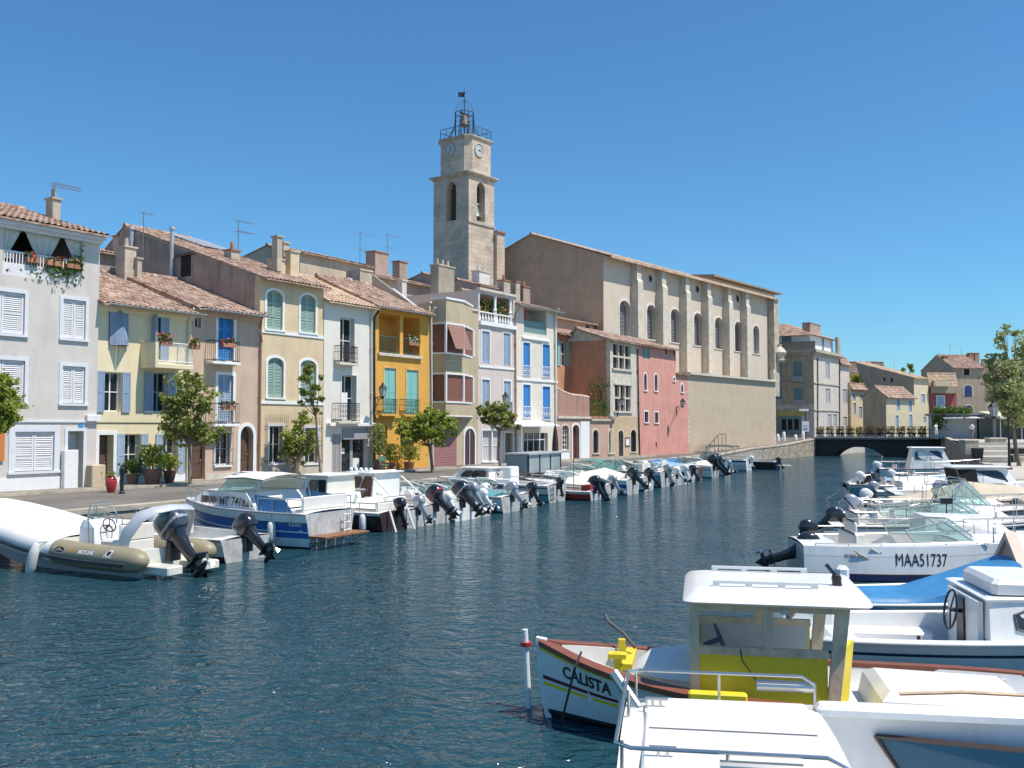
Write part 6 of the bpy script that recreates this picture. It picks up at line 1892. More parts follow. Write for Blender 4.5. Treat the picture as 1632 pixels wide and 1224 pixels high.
# people on the bridgehead
def person(label, p, face, shirt, trousers, hair_c, stride=0.12, h=1.72):
    k = h / 1.72
    V = [(0, 0, .95), (0, 0, 1.15), (0, 0.01, 1.38), (0, 0.0, 1.5), (0, -.01, 1.57), (0, -.02, 1.66),
         (.10, 0, .90), (.11, -stride, .50), (.11, -stride * .6, .09), (.11, -stride * .6 - .14, .04),
         (-.10, 0, .90), (-.11, stride * .5, .50), (-.11, stride * 1.6, .10), (-.11, stride * 1.6 - .14, .04),
         (.19, 0, 1.40), (.24, .03, 1.13), (.25, -.06, .90), (.25, -.09, .80), (-.19, 0, 1.40), (-.24, .03, 1.13), (-.25, -.08, .92), (-.25, -.12, .82)]
    E = [(0, 1), (1, 2), (2, 3), (3, 4), (4, 5), (0, 6), (6, 7), (7, 8), (8, 9), (0, 10), (10, 11), (11, 12), (12, 13), (2, 14), (14, 15), (15, 16), (16, 17), (2, 18), (18, 19), (19, 20), (20, 21)]
    R = [.14, .13, .15, .055, .085, .09, .085, .058, .04, .035, .085, .058, .04, .035, .055, .042, .032, .028, .055, .042, .032, .028]
    me = bpy.data.meshes.new('person'); me.from_pydata([(x * k, y * k, z * k) for x, y, z in V], E, [])
    skin = mat('skin', (0.45, 0.27, 0.19), rough=0.6)
    me.materials.append(skin)
    o = bpy.data.objects.new('person', me); C.objects.link(o)
    md = o.modifiers.new('skin', 'SKIN'); md.use_smooth_shade = True
    for i, v in enumerate(me.skin_vertices[0].data): v.radius = (R[i] * k, R[i] * k * (.75 if i < 3 else 1)); v.use_root = (i == 0)
    o.modifiers.new('sub', 'SUBSURF').render_levels = 1
    o.location = p; o.rotation_euler = (0, 0, face); tag(o, label, 'person')
    OFF[o.name] = (0, 0, 0)
    mb = MB(); mb.lathe([(.17, .92), (.165, 1.1), (.185, 1.3), (.2, 1.42), (.08, 1.5)], (0, 0, 0), 12); mb.v = [(x * k, y * .72 * k, z * k) for x, y, z in mb.v]
    for s in (1, -1): mb.tube([(.17 * s * k, 0, 1.42 * k), (.245 * s * k, .03 * k, 1.12 * k)], .068 * k, 7)
    mb.build('shirt', shirt, o, True)
    mb = MB()
    for s, l in ((1, (6, 7, 8)), (-1, (10, 11, 12))): mb.tube([Vector(V[i]) * k + Vector((0, 0, .03)) for i in l], [.105 * k, .078 * k, .065 * k], 8)
    mb.lathe([(.12, .82), (.165, .9), (.16, 1.0)], (0, 0, 0), 12); mb.build('trousers', trousers, o, True)
    mb = MB(); mb.ball((0, .01 * k, 1.67 * k), .098 * k, .105 * k, .085 * k); mb.build('hair', hair_c, o, True)
    mb = MB()
    for sx in (-.032, .032): mb.ball((sx * k, -.105 * k, 1.64 * k), .012 * k)
    mb.ball((0, -.118 * k, 1.615 * k), .016 * k); mb.build('face', skin, o)
    return o
M_hair = mat('dark_hair', (0.03, 0.02, 0.015), rough=0.7)
person('person in a white shirt and dark trousers walking before the grey kiosk', Vector((D(1549, 700, 94).x, 94, 2.1)), rad(-60), M_white, paint('khaki_cloth', (0.25, 0.2, 0.15)), M_hair)
person('person in pale clothes standing at the right end of the bridge', Vector((D(1492, 700, 99).x, 99, 2.1)), rad(40), M_white, paint('pale_cloth', (0.55, 0.55, 0.55)), M_hair, 0.05)
# ================================================================== BOATS
G_white = gel('white_gelcoat', (0.80, 0.80, 0.78))
G_cream = gel('cream_gelcoat', (0.74, 0.71, 0.62))
G_grey = gel('pale_grey_gelcoat', (0.55, 0.57, 0.58))
G_blue = gel('royal_blue_gelcoat', (0.03, 0.13, 0.42))
G_navy = gel('navy_gelcoat', (0.015, 0.025, 0.08))
G_teal = gel('teal_gelcoat', (0.12, 0.32, 0.36))
G_brown = gel('dark_brown_gelcoat', (0.05, 0.03, 0.025))
G_red = gel('red_gelcoat', (0.4, 0.03, 0.03))
M_boot = mat('antifouling', (0.02, 0.022, 0.03), rough=0.8, var=0.4, vscale=4)
M_transom = mat('weathered_gelcoat', (0.52, 0.52, 0.49), rough=0.5, var=0.35, vscale=3.5, detail=8, stain=0.5)
M_nonskid = mat('deck_nonskid', (0.68, 0.67, 0.62), rough=0.75, var=0.12, vscale=3, bump=0.15, bscale=120)
M_cowl = mat('black_cowling', (0.018, 0.02, 0.024), rough=0.22, spec=0.6, coat=0.4)
M_cowl_grey = mat('charcoal_cowling', (0.05, 0.06, 0.075), rough=0.25, spec=0.6, coat=0.4)
M_cowl_silver = mat('silver_cowling', (0.42, 0.44, 0.46), rough=0.3, metal=0.5)
M_cowl_white = gel('white_cowling', (0.75, 0.75, 0.74))
M_screen = clearglass('windscreen_glass', (0.66, 0.82, 0.79), 0.32)
M_tint = mat('tinted_perspex', (0.03, 0.035, 0.04), rough=0.08, spec=0.7)
M_wood = mat('varnished_wood', (0.30, 0.13, 0.055), rough=0.45, var=0.45, vscale=6, stretch=(0.3, 3, 3))
M_oldwood = mat('weathered_wood', (0.74, 0.55, 0.37), rough=0.9, var=0.32, vscale=5, stretch=(1, 1, 0.5), bump=0.3, bscale=20)
M_tarp_b = mat('blue_tarpaulin', (0.05, 0.23, 0.46), rough=0.45, var=0.2, vscale=3, bump=0.35, bscale=3.5)
M_tarp_beige = mat('beige_canvas', (0.55, 0.47, 0.35), rough=0.85, var=0.12, vscale=2, bump=0.25, bscale=3)
M_tarp_pale = mat('pale_blue_canvas', (0.25, 0.40, 0.55), rough=0.8, var=0.2, vscale=2.5, bump=0.3, bscale=3)
M_vinyl = mat('white_vinyl', (0.75, 0.72, 0.66), rough=0.5, var=0.08)
M_fender = mat('white_fender', (0.72, 0.70, 0.66), rough=0.4, var=0.12, vscale=5)

class Boat:
    def __init__(s, label, pos, deg, L, B, h0, h1, bands, deck=None, cockpit=(0.04, 0.6, 0.16, 0.22), name='motorboat', cat='boat', group=None,
                 stern=0.86, p=2.3, flare=0.80, boot=True, rake=0.55, rub=None, keel=-0.28, sheer=2.0, tip=0.03, well_m=None, tr=0, chz=0.28):
        s.L, s.B, s.h0, s.h1, s.stern, s.p, s.flare, s.rake, s.sheer, s.tip, s.chz = L, B, h0, h1, stern, p, flare, rake, sheer, tip, chz
        s.root = thing(name, label, cat, (pos[0], pos[1], 0), rad(deg), group)
        s.bands = bands; deck = deck or G_white
        N = 22
        S = [(i / N) ** 0.85 for i in range(N + 1)]
        fr = [0.0] + [b[0] for b in bands]
        ms = []
        for b in bands:
            if b[1] not in ms: ms.append(b[1])
        if M_boot not in ms: ms.append(M_boot)
        if tr == 0 and bands[0][1] is G_white: ms.append(M_transom)
        def half(t, sg):
            return [s.P(t, f, sg) for f in fr] + [s.keelp(t, keel, 0.5, sg), ]
        mb = MB()
        rings = []
        for t in S:
            a = half(t, 1); c = half(t, -1)
            rings.append(a + [s.keelp(t, keel, 0.0, 1)] + list(reversed(c)))
        bm_ = [ms.index(b[1]) for b in bands] + [ms.index(M_boot)]
        mis = bm_ + [ms.index(M_boot)] + [ms.index(M_boot)] + list(reversed(bm_))
        mb.loft(rings, False, False, mis=mis + [0])
        mb.poly(rings[0], len(ms) - 1 if ms[-1] is M_transom else ms.index(bands[tr][1]))
        s.hull = mb.build('hull', ms, s.root, 35)
        # deck and cockpit well
        s0, s1, w, zf = cockpit
        dk = MB()
        def dring(t):
            (x, y, z) = s.P(t, 0, 1)
            return [(x, y * k, z + 0.07 * (1 - k * k) * (y / (B / 2))) for k in (1, .7, .35, 0, -.35, -.7, -1)]
        fs_ = [s1 + (1 - s1) * i / 9 for i in range(10)]
        dk.loft([dring(t) for t in fs_], False)
        if s0 > 0.005: dk.loft([dring(t) for t in (0, s0 / 2, s0)], False)
        k0 = MB(); 
        cs = [s0 + (s1 - s0) * i / 6 for i in range(7)]
        def cring(t):
            (x, y, z) = s.P(t, 0, 1); yi = max(0.05, y - w)
            return [(x, y, z), (x, yi, z + 0.02), (x, yi * .97, zf + .04), (x, yi * .95, zf), (x, -yi * .95, zf), (x, -yi * .97, zf + .04), (x, -yi, z + 0.02), (x, -y, z)]
        rg = [cring(t) for t in cs]
        dk.loft([[r_[0], r_[1]] for r_ in rg], False); dk.loft([[r_[6], r_[7]] for r_ in rg], False)
        s.deck = dk.build('deck', deck, s.root, 35)
        k0.loft([r_[1:7] for r_ in rg], False)
        k0.poly(rg[-1][1:7]); k0.poly(rg[0][1:7])
        k0.build('cockpit', well_m or M_nonskid, s.root, 30)
        if rub is not None:
            rb = MB()
            for sg in (1, -1): rb.tube([Vector(s.P(t, 0, sg)) + Vector((0, 0.01 * sg, -0.005)) for t in S], 0.03, 6)
            rb.build('rub_rail', rub, s.root, True)
    def hb(s, t):
        if t < 0.35: k = s.stern + (1 - s.stern) * math.sin(t / 0.35 * math.pi / 2)
        else: k = 1 - ((t - 0.35) / 0.65) ** s.p
        return max(s.tip, s.B / 2 * k)
    def zg(s, t): return s.h0 + (s.h1 - s.h0) * t ** s.sheer
    def ch(s, t): return s.hb(t) * (s.flare - 0.45 * t ** 4), 0.02 + s.chz * t ** 4
    def P(s, t, f, sg):
        yg, z1 = s.hb(t), s.zg(t); yc, z0 = s.ch(t)
        z = z1 + (z0 - z1) * f
        y = yg + (yc - yg) * f ** 0.8
        x = s.L * t - s.rake * (1 - (z / z1 if z1 > 0 else 0)) * t ** 3 * 1.0 + 0.0
        return (x, y * sg, z)
    def keelp(s, t, kz, f, sg):
        yc, z0 = s.ch(t)
        z = kz * (1 - t ** 5)
        return (s.L * t - s.rake * t ** 3 * 1.05, yc * 0.5 * sg * f * 2, z0 + (z - z0) * (0.6 if f else 1.0))
    def hy(s, x, z):
        t = max(0, min(1, x / s.L)); yg, z1 = s.hb(t), s.zg(t); yc, z0 = s.ch(t)
        f = max(0, min(1, (z1 - z) / (z1 - z0)))
        t2 = max(0, min(1, (x + s.rake * f * t ** 3) / s.L)); yg = s.hb(t2); yc = s.ch(t2)[0]
        return yg + (yc - yg) * f ** 0.8
    def kid(s, name, mb, m, smooth=False, parent=None):
        return mb.build(name, m, parent or s.root, smooth)
    def text(s, txt, size, x, z, side, m=None, bold=0.0, width=1.0, slope=0.0, name='lettering', lift=0.008):
        vs, fs = text_geo(txt, size, bold, width)
        dr = -1 if side > 0 else 1
        out = [(x + dr * a, side * (s.hy(x + dr * a, z + b + slope * a) + lift), z + b + slope * a) for a, b in vs]
        mb = MB(); mb.add(out, fs)
        return s.kid(name, mb, m or M_black)
    def motor(s, x, y, z, tilt=35, sc=1.0, cowl=None, txt=None, steer=0, accent=None, parent=None):
        """outboard: cowling, midsection, bracket, gearcase and propeller, swung up by tilt degrees"""
        cowl = cowl or M_cowl
        sc *= 0.8; z -= 0.06
        M = Matrix.Translation((x, y, z)) @ Matrix.Rotation(rad(tilt), 4, 'Y') @ Matrix.Rotation(rad(steer), 4, 'Z') @ Matrix.Scale(sc, 4)
        def rr(cx, cy, a, b2, z, n=14, e=0.55):
            o_ = []
            for k in range(n):
                t = 2 * math.pi * k / n; c_, s_ = math.cos(t), math.sin(t)
                o_.append((cx + a * math.copysign(abs(c_) ** e, c_), cy + b2 * math.copysign(abs(s_) ** e, s_), z))
            return o_
        mo = bpy.data.objects.new('outboard_motor', None); C.objects.link(mo); mo.parent = parent or s.root; OFF[mo.name] = (0, 0, 0); mo.empty_display_size = .1
        mb = MB(); mb.loft([rr(-.24, 0, .25, .15, .08), rr(-.25, 0, .31, .19, .16), rr(-.26, 0, .33, .20, .34), rr(-.23, 0, .31, .19, .48), rr(-.19, 0, .25, .16, .57), rr(-.16, 0, .14, .1, .62)], True, True)
        mb.xf(M); mb.build('cowling', cowl, mo, 40)
        if accent:
            mb = MB(); mb.loft([rr(-.255, 0, .325, .205, .2), rr(-.26, 0, .335, .208, .26)], True, False); mb.xf(M); mb.build('cowling_stripe', accent, mo)
        mb = MB(); mb.loft([rr(-.22, 0, .22, .13, .08), rr(-.2, 0, .16, .1, -.05), rr(-.2, 0, .12, .07, -.3), rr(-.2, 0, .11, .05, -.62), rr(-.2, 0, .13, .04, -.72)], True, True)
        mb.box(-.46, -.14, -.64, -.04, .14, -.615)
        mb.xf(M); mb.build('midsection', M_cowl if cowl not in (M_cowl_white, M_cowl_silver) else cowl, mo, 40)
        mb = MB(); mb.tube([(.08, 0, -.82), (0, 0, -.82), (-.2, 0, -.82), (-.42, 0, -.82)], [.01, .06, .07, .04], 8)
        mb.add([(-.05, .012, -.85), (-.3, .012, -.85), (-.24, .0, -1.05), (-.05, -.012, -.85), (-.3, -.012, -.85)], [(0, 1, 2), (3, 2, 4)]); mb.loft([rr(-.2, 0, .11, .045, -.7), rr(-.19, 0, .1, .04, -.82)], True, True)
        mb.xf(M); mb.build('gearcase', M_cowl, mo, 40)
        mb = MB()
        for k in range(3):
            a = 2 * math.pi * k / 3; c_, s_ = math.cos(a), math.sin(a)
            q = lambda r_, t_, o_: (-.45 + o_, r_ * c_ - t_ * s_, -.82 + r_ * s_ + t_ * c_)
            mb.add([q(.03, -.03, -.02), q(.03, .03, .03), q(.15, .07, .03), q(.16, -.03, -.03)], [(0, 1, 2, 3)])
        mb.xf(M); mb.build('propeller', M_steel, mo)
        mb = MB(); mb.box(-.07, -.13, -.3, .05, .13, .06); mb.xf(Matrix.Translation((x, y, z)) @ Matrix.Scale(sc, 4)); mb.build('bracket', M_black, mo)
        return mo
    def screen(s, x0, x1, w0, w1, z, h_, rake=0.45, m=None, fr_m=None, side_drop=0.4):
        """wrap-round windscreen: two front panes and two sides in a metal frame"""
        b = [(x1, w1, z), (x0 - .25, w0, z), (x0, 0, z + 0.03), (x0 - .25, -w0, z), (x1, -w1, z)]
        t = [(x1 - rake * .3, w1 * .9, z + h_ * (1 - side_drop)), (x0 - .25 - rake, w0 * .84, z + h_), (x0 - rake * .95, 0, z + h_ + .03), (x0 - .25 - rake, -w0 * .84, z + h_), (x1 - rake * .3, -w1 * .9, z + h_ * (1 - side_drop))]
        g = MB(); g.loft([b, t], False); so = s.kid('windscreen', g, m or M_screen)
        f = MB(); f.tube(b, 0.02, 5); f.tube(t, 0.02, 5)
        for p, q in zip(b, t): f.tube([p, q], 0.018, 5)
        s.kid('windscreen_frame', f, fr_m or M_zinc, parent=so)
        return so
    def cabin(s, x0, x1, w0, w1, z0, z1, m=None, frake=0.5, arake=0.05, inset=0.12, roof=0.06, over=0.1, wins=(), win_m=None, front=True, roof_m=None, name='cabin', door=False):
        """coachroof or wheelhouse: x0 aft, x1 fore; windows on flanks given as (f0, f1, g0, g1) fractions"""
        A = [(x0, w0, z0), (x1, w1, z0), (x1, -w1, z0), (x0, -w0, z0)]
        T = [(x0 + arake, w0 - inset, z1), (x1 - frake, w1 - inset, z1), (x1 - frake, -(w1 - inset), z1), (x0 + arake, -(w0 - inset), z1)]
        mb = MB(); mb.loft([A, T], True, True); co = s.kid(name, mb, m or G_white)
        for sg in (1, -1):
            a, c, d_, e = (Vector(v) if sg > 0 else Vector((v[0], -v[1], v[2])) for v in (A[0], A[1], T[1], T[0]))
            nrm = (c - a).cross(e - a).normalized() * (1 if sg > 0 else -1)
            if nrm.y * sg < 0: nrm = -nrm
            Q = lambda f, g: (a.lerp(c, f)).lerp(e.lerp(d_, f), g) + nrm * 0.008
            for f0, f1, g0, g1 in wins:
                r_ = 0.12
                pts = [Q(f0 + (f1 - f0) * r_, g0), Q(f1 - (f1 - f0) * r_, g0), Q(f1, g0 + (g1 - g0) * r_ * 1.5), Q(f1, g1 - (g1 - g0) * r_ * 1.5), Q(f1 - (f1 - f0) * r_, g1), Q(f0 + (f1 - f0) * r_, g1), Q(f0, g1 - (g1 - g0) * r_ * 1.5), Q(f0, g0 + (g1 - g0) * r_ * 1.5)]
                wmb = MB(); wmb.poly(pts); wo_ = s.kid('window', wmb, win_m or M_tint, parent=co)
                fmb = MB(); fmb.tube(pts + [pts[0]], 0.018, 5); s.kid('frame', fmb, M_rubber, parent=wo_)
        if front:
            a, c, d_, e = Vector(A[1]), Vector(A[2]), Vector(T[2]), Vector(T[1])
            nrm = Vector((1, 0, .4)).normalized() * 0.01
            Q = lambda f, g: (a.lerp(c, f)).lerp(e.lerp(d_, f), g) + nrm
            for f0, f1 in ((.08, .47), (.53, .92)):
                wmb = MB(); wmb.poly([Q(f0, .3), Q(f1, .3), Q(f1, .9), Q(f0, .9)]); s.kid('window', wmb, win_m or M_tint, parent=co)
        if door:
            wmb = MB(); wmb.box(x0 - .012, -.3, z0 - .25, x0 + arake + .02, .3, z1 - .12); s.kid('door', wmb, M_dark, parent=co)
        if roof:
            W_ = max(w0, w1) - inset + over
            rm = MB(); rings = []
            for zz, o_ in ((z1 + .003, -.0), (z1 + roof * .6, .02), (z1 + roof, -.05)):
                rings.append([(x0 + arake - over - o_, W_ + o_, zz), (x1 - frake + over + o_, (w1 - inset + over) + o_, zz), (x1 - frake + over + o_, -(w1 - inset + over) - o_, zz), (x0 + arake - over - o_, -W_ - o_, zz)])
            rm.loft(rings, True, True); s.kid('roof', rm, roof_m or G_white, parent=co)
        return co
    def rail(s, t0, t1, h_=0.45, n=5, inset=0.06, both=True, m=None, name='bow_rail', close=True):
        mb = MB(); P_ = lambda t, sg, dz: Vector((s.P(t, 0, sg)[0] - .05, (max(0.04, s.hb(t) - inset)) * sg, s.zg(t) + dz))
        ts = [t0 + (t1 - t0) * k / (n * 2) for k in range(n * 2 + 1)]
        top = [P_(t, 1, h_) for t in ts]; bot = [P_(t, -1, h_) for t in ts]
        path = top + list(reversed(bot)) if close else None
        if close: mb.tube([P_(t0, 1, 0.02)] + path + [P_(t0, -1, 0.02)], 0.016, 5)
        for sg in (1, -1):
            if not close: mb = MB(); mb.tube(top if sg > 0 else bot, 0.016, 5)
            for t in ts[::2]: mb.cyl(P_(t, sg, 0), P_(t, sg, h_), 0.013, n=5)
            if not close: ro_ = s.kid(name, mb, m or M_steel)
        if not close: return ro_
        return s.kid(name, mb, m or M_steel)
    def fender(s, x, side, z=0.35, r=0.1, l=0.5, m=None):
        t = max(0, min(1, x / s.L)); y = side * (s.hy(x, z) + r + .01); zt_ = s.zg(t)
        mb = MB(); mb.lathe([(0.02, -l / 2), (r * .7, -l / 2 + .04), (r, -l / 2 + .12), (r, l / 2 - .12), (r * .7, l / 2 - .04), (.02, l / 2)], (x, y, z), 10)
        fo = s.kid('fender', mb, m or M_fender, True)
        mb = MB(); mb.tube([(x, y, z + l / 2), (x, side * s.hb(t), zt_ + .03)], 0.01, 4); s.kid('fender_line', mb, M_rope, parent=fo)
        return fo
    def seat(s, x, y, w, d_, z, h_, m=None, back=True, dirn=1):
        mb = MB(); mb.bbox(x - d_ / 2, y - w / 2, z, x + d_ / 2, y + w / 2, z + h_, 0.04); so = s.kid('seat', mb, m or M_vinyl)
        if back:
            bx_ = x - dirn * d_ / 2
            mb = MB(); mb.bbox(min(bx_, bx_ + dirn * .09), y - w / 2, z + h_ + .004, max(bx_, bx_ + dirn * .09), y + w / 2, z + h_ + .38, .04); s.kid('backrest', mb, m or M_vinyl, parent=so)
        return so
    def wheel(s, x, y, z, r=0.18, tiltf=0.4):
        mb = MB(); ax = Vector((math.cos(tiltf), 0, -math.sin(tiltf))); u = Vector((0, 1, 0)); v = ax.cross(u)
        ring = [Vector((x, y, z)) + u * (r * math.cos(a)) + v * (r * math.sin(a)) for a in [i * math.pi / 8 for i in range(17)]]
        mb.tube(ring, 0.016, 5)
        for k in (0, 5, 11): mb.tube([Vector((x, y, z)), ring[k]], 0.012, 4)
        mb.tube([Vector((x, y, z)), Vector((x, y, z)) + ax * 0.2], 0.03, 6)
        return s.kid('steering_wheel', mb, M_black)
    def console(s, x, y, w, d_, z, h_, m=None):
        mb = MB(); mb.loft([[(x - d_ / 2, y - w / 2, z), (x + d_ / 2, y - w / 2, z), (x + d_ / 2, y + w / 2, z), (x - d_ / 2, y + w / 2, z)],
                            [(x - d_ / 2 + .05, y - w / 2, z + h_ * .8), (x + d_ / 2 - .05, y - w / 2, z + h_ * .8), (x + d_ / 2 - .05, y + w / 2, z + h_ * .8), (x - d_ / 2 + .05, y + w / 2, z + h_ * .8)],
                            [(x, y - w / 2 + .04, z + h_), (x + d_ / 2 - .12, y - w / 2 + .04, z + h_), (x + d_ / 2 - .12, y + w / 2 - .04, z + h_), (x, y + w / 2 - .04, z + h_)]], True, True)
        co = s.kid('console', mb, m or G_white); s.wheel(x - d_ / 2 - .05, y, z + h_ * .85, .17, .5); return co
    def cover(s, t0, t1, prof, m, drop=0.12, name='canvas_cover', n=14, out=0.03):
        """tarpaulin stretched over the boat: ridge heights prof [(fraction, height above sheer)]"""
        mb = MB(); rings = []
        for i in range(n + 1):
            f = i / n; t = t0 + (t1 - t0) * f; x, y, z = s.P(t, 0, 1); hr = interp(prof, f); y += out
            sag = 0.02 * math.sin(i * 2.3)
            rings.append([(x, y, z - drop + sag), (x, y, z + .02), (x, y * .8, z + hr * .35 + sag), (x, y * .4, z + hr * .82 + sag * .7), (x, 0, z + hr), (x, -y * .4, z + hr * .82 + sag * .7), (x, -y * .8, z + hr * .35 - sag), (x, -y, z + .02), (x, -y, z - drop - sag)])
        mb.loft(rings, False)
        mb.poly(rings[0]); mb.poly(rings[-1])
        return s.kid(name, mb, m, 50)
    def bimini(s, x0, x1, w, z0, z1, m, arch=True):
        mb = MB(); rings = []
        for k in range(7):
            f = k / 6; x = x0 + (x1 - x0) * f; zz = z1 + 0.1 * math.sin(math.pi * f)
            rings.append([(x, w * c, zz - .12 * c * c) for c in (1, .6, 0, -.6, -1)])
        mb.loft(rings, False); mb.loft([[(a, b2, c - .02) for a, b2, c in r_] for r_ in rings], False); bo = s.kid('bimini_top', mb, m, 40)
        mb = MB()
        for x in (x0, (x0 + x1) / 2, x1):
            mb.tube([((x0 + x1) / 2, w, z0), (x, w, z1 - .12), (x, w * .6, z1), (x, -w * .6, z1), (x, -w, z1 - .12), ((x0 + x1) / 2, -w, z0)], .016, 5)
        s.kid('bimini_frame', mb, M_steel, parent=bo); return bo
    def cleat(s, x, y, z):
        mb = MB(); mb.tube([(x - .09, y, z + .06), (x + .09, y, z + .06)], .014, 5); mb.cyl((x - .03, y, z), (x - .03, y, z + .06), .012, n=5); mb.cyl((x + .03, y, z), (x + .03, y, z + .06), .012, n=5)
        return s.kid('cleat', mb, M_steel)
    def mooring(s, p1, t=1.0, side=0, m=None, sag=0.12):
        a = Vector(s.P(t, 0, side or 1)); a.y = a.y if side else 0; b2 = Vector(p1)
        pts = [a.lerp(b2, k / 8) - Vector((0, 0, sag * math.sin(math.pi * k / 8))) for k in range(9)]
        mb = MB(); mb.tube(pts, .012, 4); return s.kid('mooring_line', mb, m or M_rope)

LG = 'boats moored along the left quay'
RGB = 'boats moored along the right quay'
LA = 151.6
WB = [(0.3, G_white), (0.9, G_white), (1.0, M_boot)]

# ---------------------------------------------------------------- left bank, near to far
# 1 rigid inflatable
p = W(263, 914)
R1 = thing('inflatable_boat', 'white and khaki rigid inflatable boat with a grey arch at the left edge', 'boat', (p.x, p.y, 0), rad(LA), LG)
G_khaki = mat('khaki_hypalon', (0.30, 0.26, 0.165), rough=0.5, var=0.1, vscale=3)
G_hyp = mat('white_hypalon', (0.78, 0.77, 0.74), rough=0.45, var=0.05, vscale=3)
def rib_path(sg):
    pts = [(-0.52, 1.0), (-.48, 1.0), (-.36, 1.0), (-0.15, 1.0), (0.2, 1.0), (1.5, 1.0), (2.35, 1.0), (2.4, 1.0), (3.4, 1.0), (4.4, .97), (5.2, .85), (5.9, .62), (6.4, .3), (6.55, 0.0)]
    return [Vector((x, y * sg, 0.43 + 0.66 * max(0, (x - 1.4) / 4.6) ** 1.6)) for x, y in pts]
tb = MB()
for sg in (1, -1):
    P_ = rib_path(sg); rr_ = [.05, .13, .21, .265, .285, .285, .285, .285, .31, .32, .32, .315, .31, .30]
    tb.tube(P_[:8], rr_[:8], 18, True, 0); tb.tube(P_[7:], rr_[7:], 18, True, 1)
tube_o = tb.build('tube', [G_khaki, G_hyp], R1, 40)
mb = MB()
for sg in (1, -1):
    P_ = rib_path(sg); 
    for dz, r_ in ((-.06, .028), (-.12, .022)):
        q = [Vector((v.x, v.y + sg * (.275 if i < 5 else .3), v.z + dz)) for i, v in enumerate(P_[3:12])]
        mb.tube(q, r_, 6)
mb.build('rubbing_strake', mat('dark_grey_strake', (0.06, 0.06, 0.065), rough=0.6), tube_o)
mb = MB(); rings = []
for x, w, zk in ((-.05, .8, -.25), (1.5, .82, -.28), (3.2, .8, -.22), (4.8, .6, -.02), (5.9, .25, .35), (6.3, .05, .6)):
    zt2 = 0.3 + .35 * max(0, (x - 2) / 4.5) ** 2; rings.append([(x, w, zt2), (x, w * .9, zk * .3 + .05), (x, 0, zk), (x, -w * .9, zk * .3 + .05), (x, -w, zt2)])
mb.loft(rings, False); mb.poly(rings[0]); mb.build('hull', G_grey, R1, 35)
mb = MB(); mb.loft([[(x, .78, .34), (x, -.78, .34)] for x in (-.05, 4.4)], False); mb.box(-.1, -.75, .05, .02, .75, .62); mb.build('deck', M_nonskid, R1)
for sg in (1, -1): 
    mb = MB(); mb.bbox(-.95, sg * .55 - .22, .12, -.1, sg * .55 + .22, .3, .03); mb.build('swim_platform', G_cream, R1)
# arch, console, seats, engine, marks
mb = MB(); 
path = [(0.42, .88, .6), (0.3, .86, .95), (0.0, .74, 1.36), (-.2, .5, 1.5), (-.25, 0, 1.54), (-.2, -.5, 1.5), (0.0, -.74, 1.36), (.3, -.86, .95), (0.42, -.88, .6)]
path = [Vector(v) for v in path]
rings = []
for i, v in enumerate(path):
    d_ = (path[min(i + 1, 8)] - path[max(i - 1, 0)]).normalized(); a_ = Vector((1, 0, .3)); a_ = (a_ - d_ * a_.dot(d_)).normalized(); b_ = d_.cross(a_)
    w_ = .2 - .05 * (1 - abs(i - 4) / 4); rings.append([v + a_ * w_ * math.cos(t) + b_ * .055 * math.sin(t) for t in [k * math.pi / 5 for k in range(10)]])
mb.loft(rings, True, True); mb.build('arch', gel('satin_grey', (0.50, 0.53, 0.56)), R1, 40)
mb = MB(); mb.loft([[(x, w * k, .43 + .66 * max(0, (x - 1.4) / 4.6) ** 1.6 + .2 + .06 * (1 - k * k)) for k in (1, .5, 0, -.5, -1)] for x, w in ((2.75, .82), (3.6, .82), (4.6, .78), (5.4, .64), (6.0, .36), (6.3, .1))], False); mb.quad((2.75, .82, .3), (2.75, -.82, .3), (2.75, -.82, .73), (2.75, .82, .73)); mb.build('bow_cushion', M_vinyl, R1, 40)
rb = Boat.__new__(Boat); rb.root = R1; rb.L, rb.B = 6.5, 2.4
rb.console(2.15, .1, .7, .6, .34, .82); 
mb = MB(); mb.loft([[(2.35, .4, 1.1), (2.5, .1, 1.12), (2.35, -.2, 1.1)], [(2.15, .36, 1.34), (2.28, .1, 1.36), (2.15, -.16, 1.34)]], False); mb.build('windscreen', M_screen, R1)
rb.seat(1.15, .1, 1.0, .7, .34, .42, M_vinyl); rb.seat(3.3, 0, 1.1, .9, .34, .2, M_vinyl, False)
mb = MB(); mb.tube([(2.0, .5, .34), (2.05, .5, 1.3), (2.1, .4, 1.55), (2.1, -.2, 1.55), (2.05, -.3, 1.3), (2.0, -.3, .34)], .018, 6); mb.build('grab_rail', M_steel, R1)
rb.motor(-.25, 0, .74, 46, 1.5, M_cowl_grey, accent=M_cowl_silver)
def rib_mark(mb_fn, x0, ang0, name, m):
    """flat marks wrapped on the near tube: u along the boat, v around its girth"""
    mb = mb_fn(); out = []
    for a, b2, c in mb.v:
        x = x0 - a; th = ang0 + b2 / .285; out.append((x, 1.0 + .288 * math.cos(th), .43 + .66 * max(0, (x - 1.4) / 4.6) ** 1.6 + .288 * math.sin(th)))
    m2 = MB(); m2.add(out, mb.f); return m2.build(name, m, tube_o)
def txt_mb(t, sz, bold=0.004):
    vs, fs = text_geo(t, sz, bold); mb = MB(); mb.add([(a, b2, 0) for a, b2 in vs], fs); return mb
def ell_mb(w, h_, cx=0, cy=0, slant=.25, n=20):
    mb = MB(); mb.poly([(cx + w * math.cos(t) + slant * h_ * math.sin(t), cy + h_ * math.sin(t), 0) for t in [2 * math.pi * k / n for k in range(n)]]); return mb
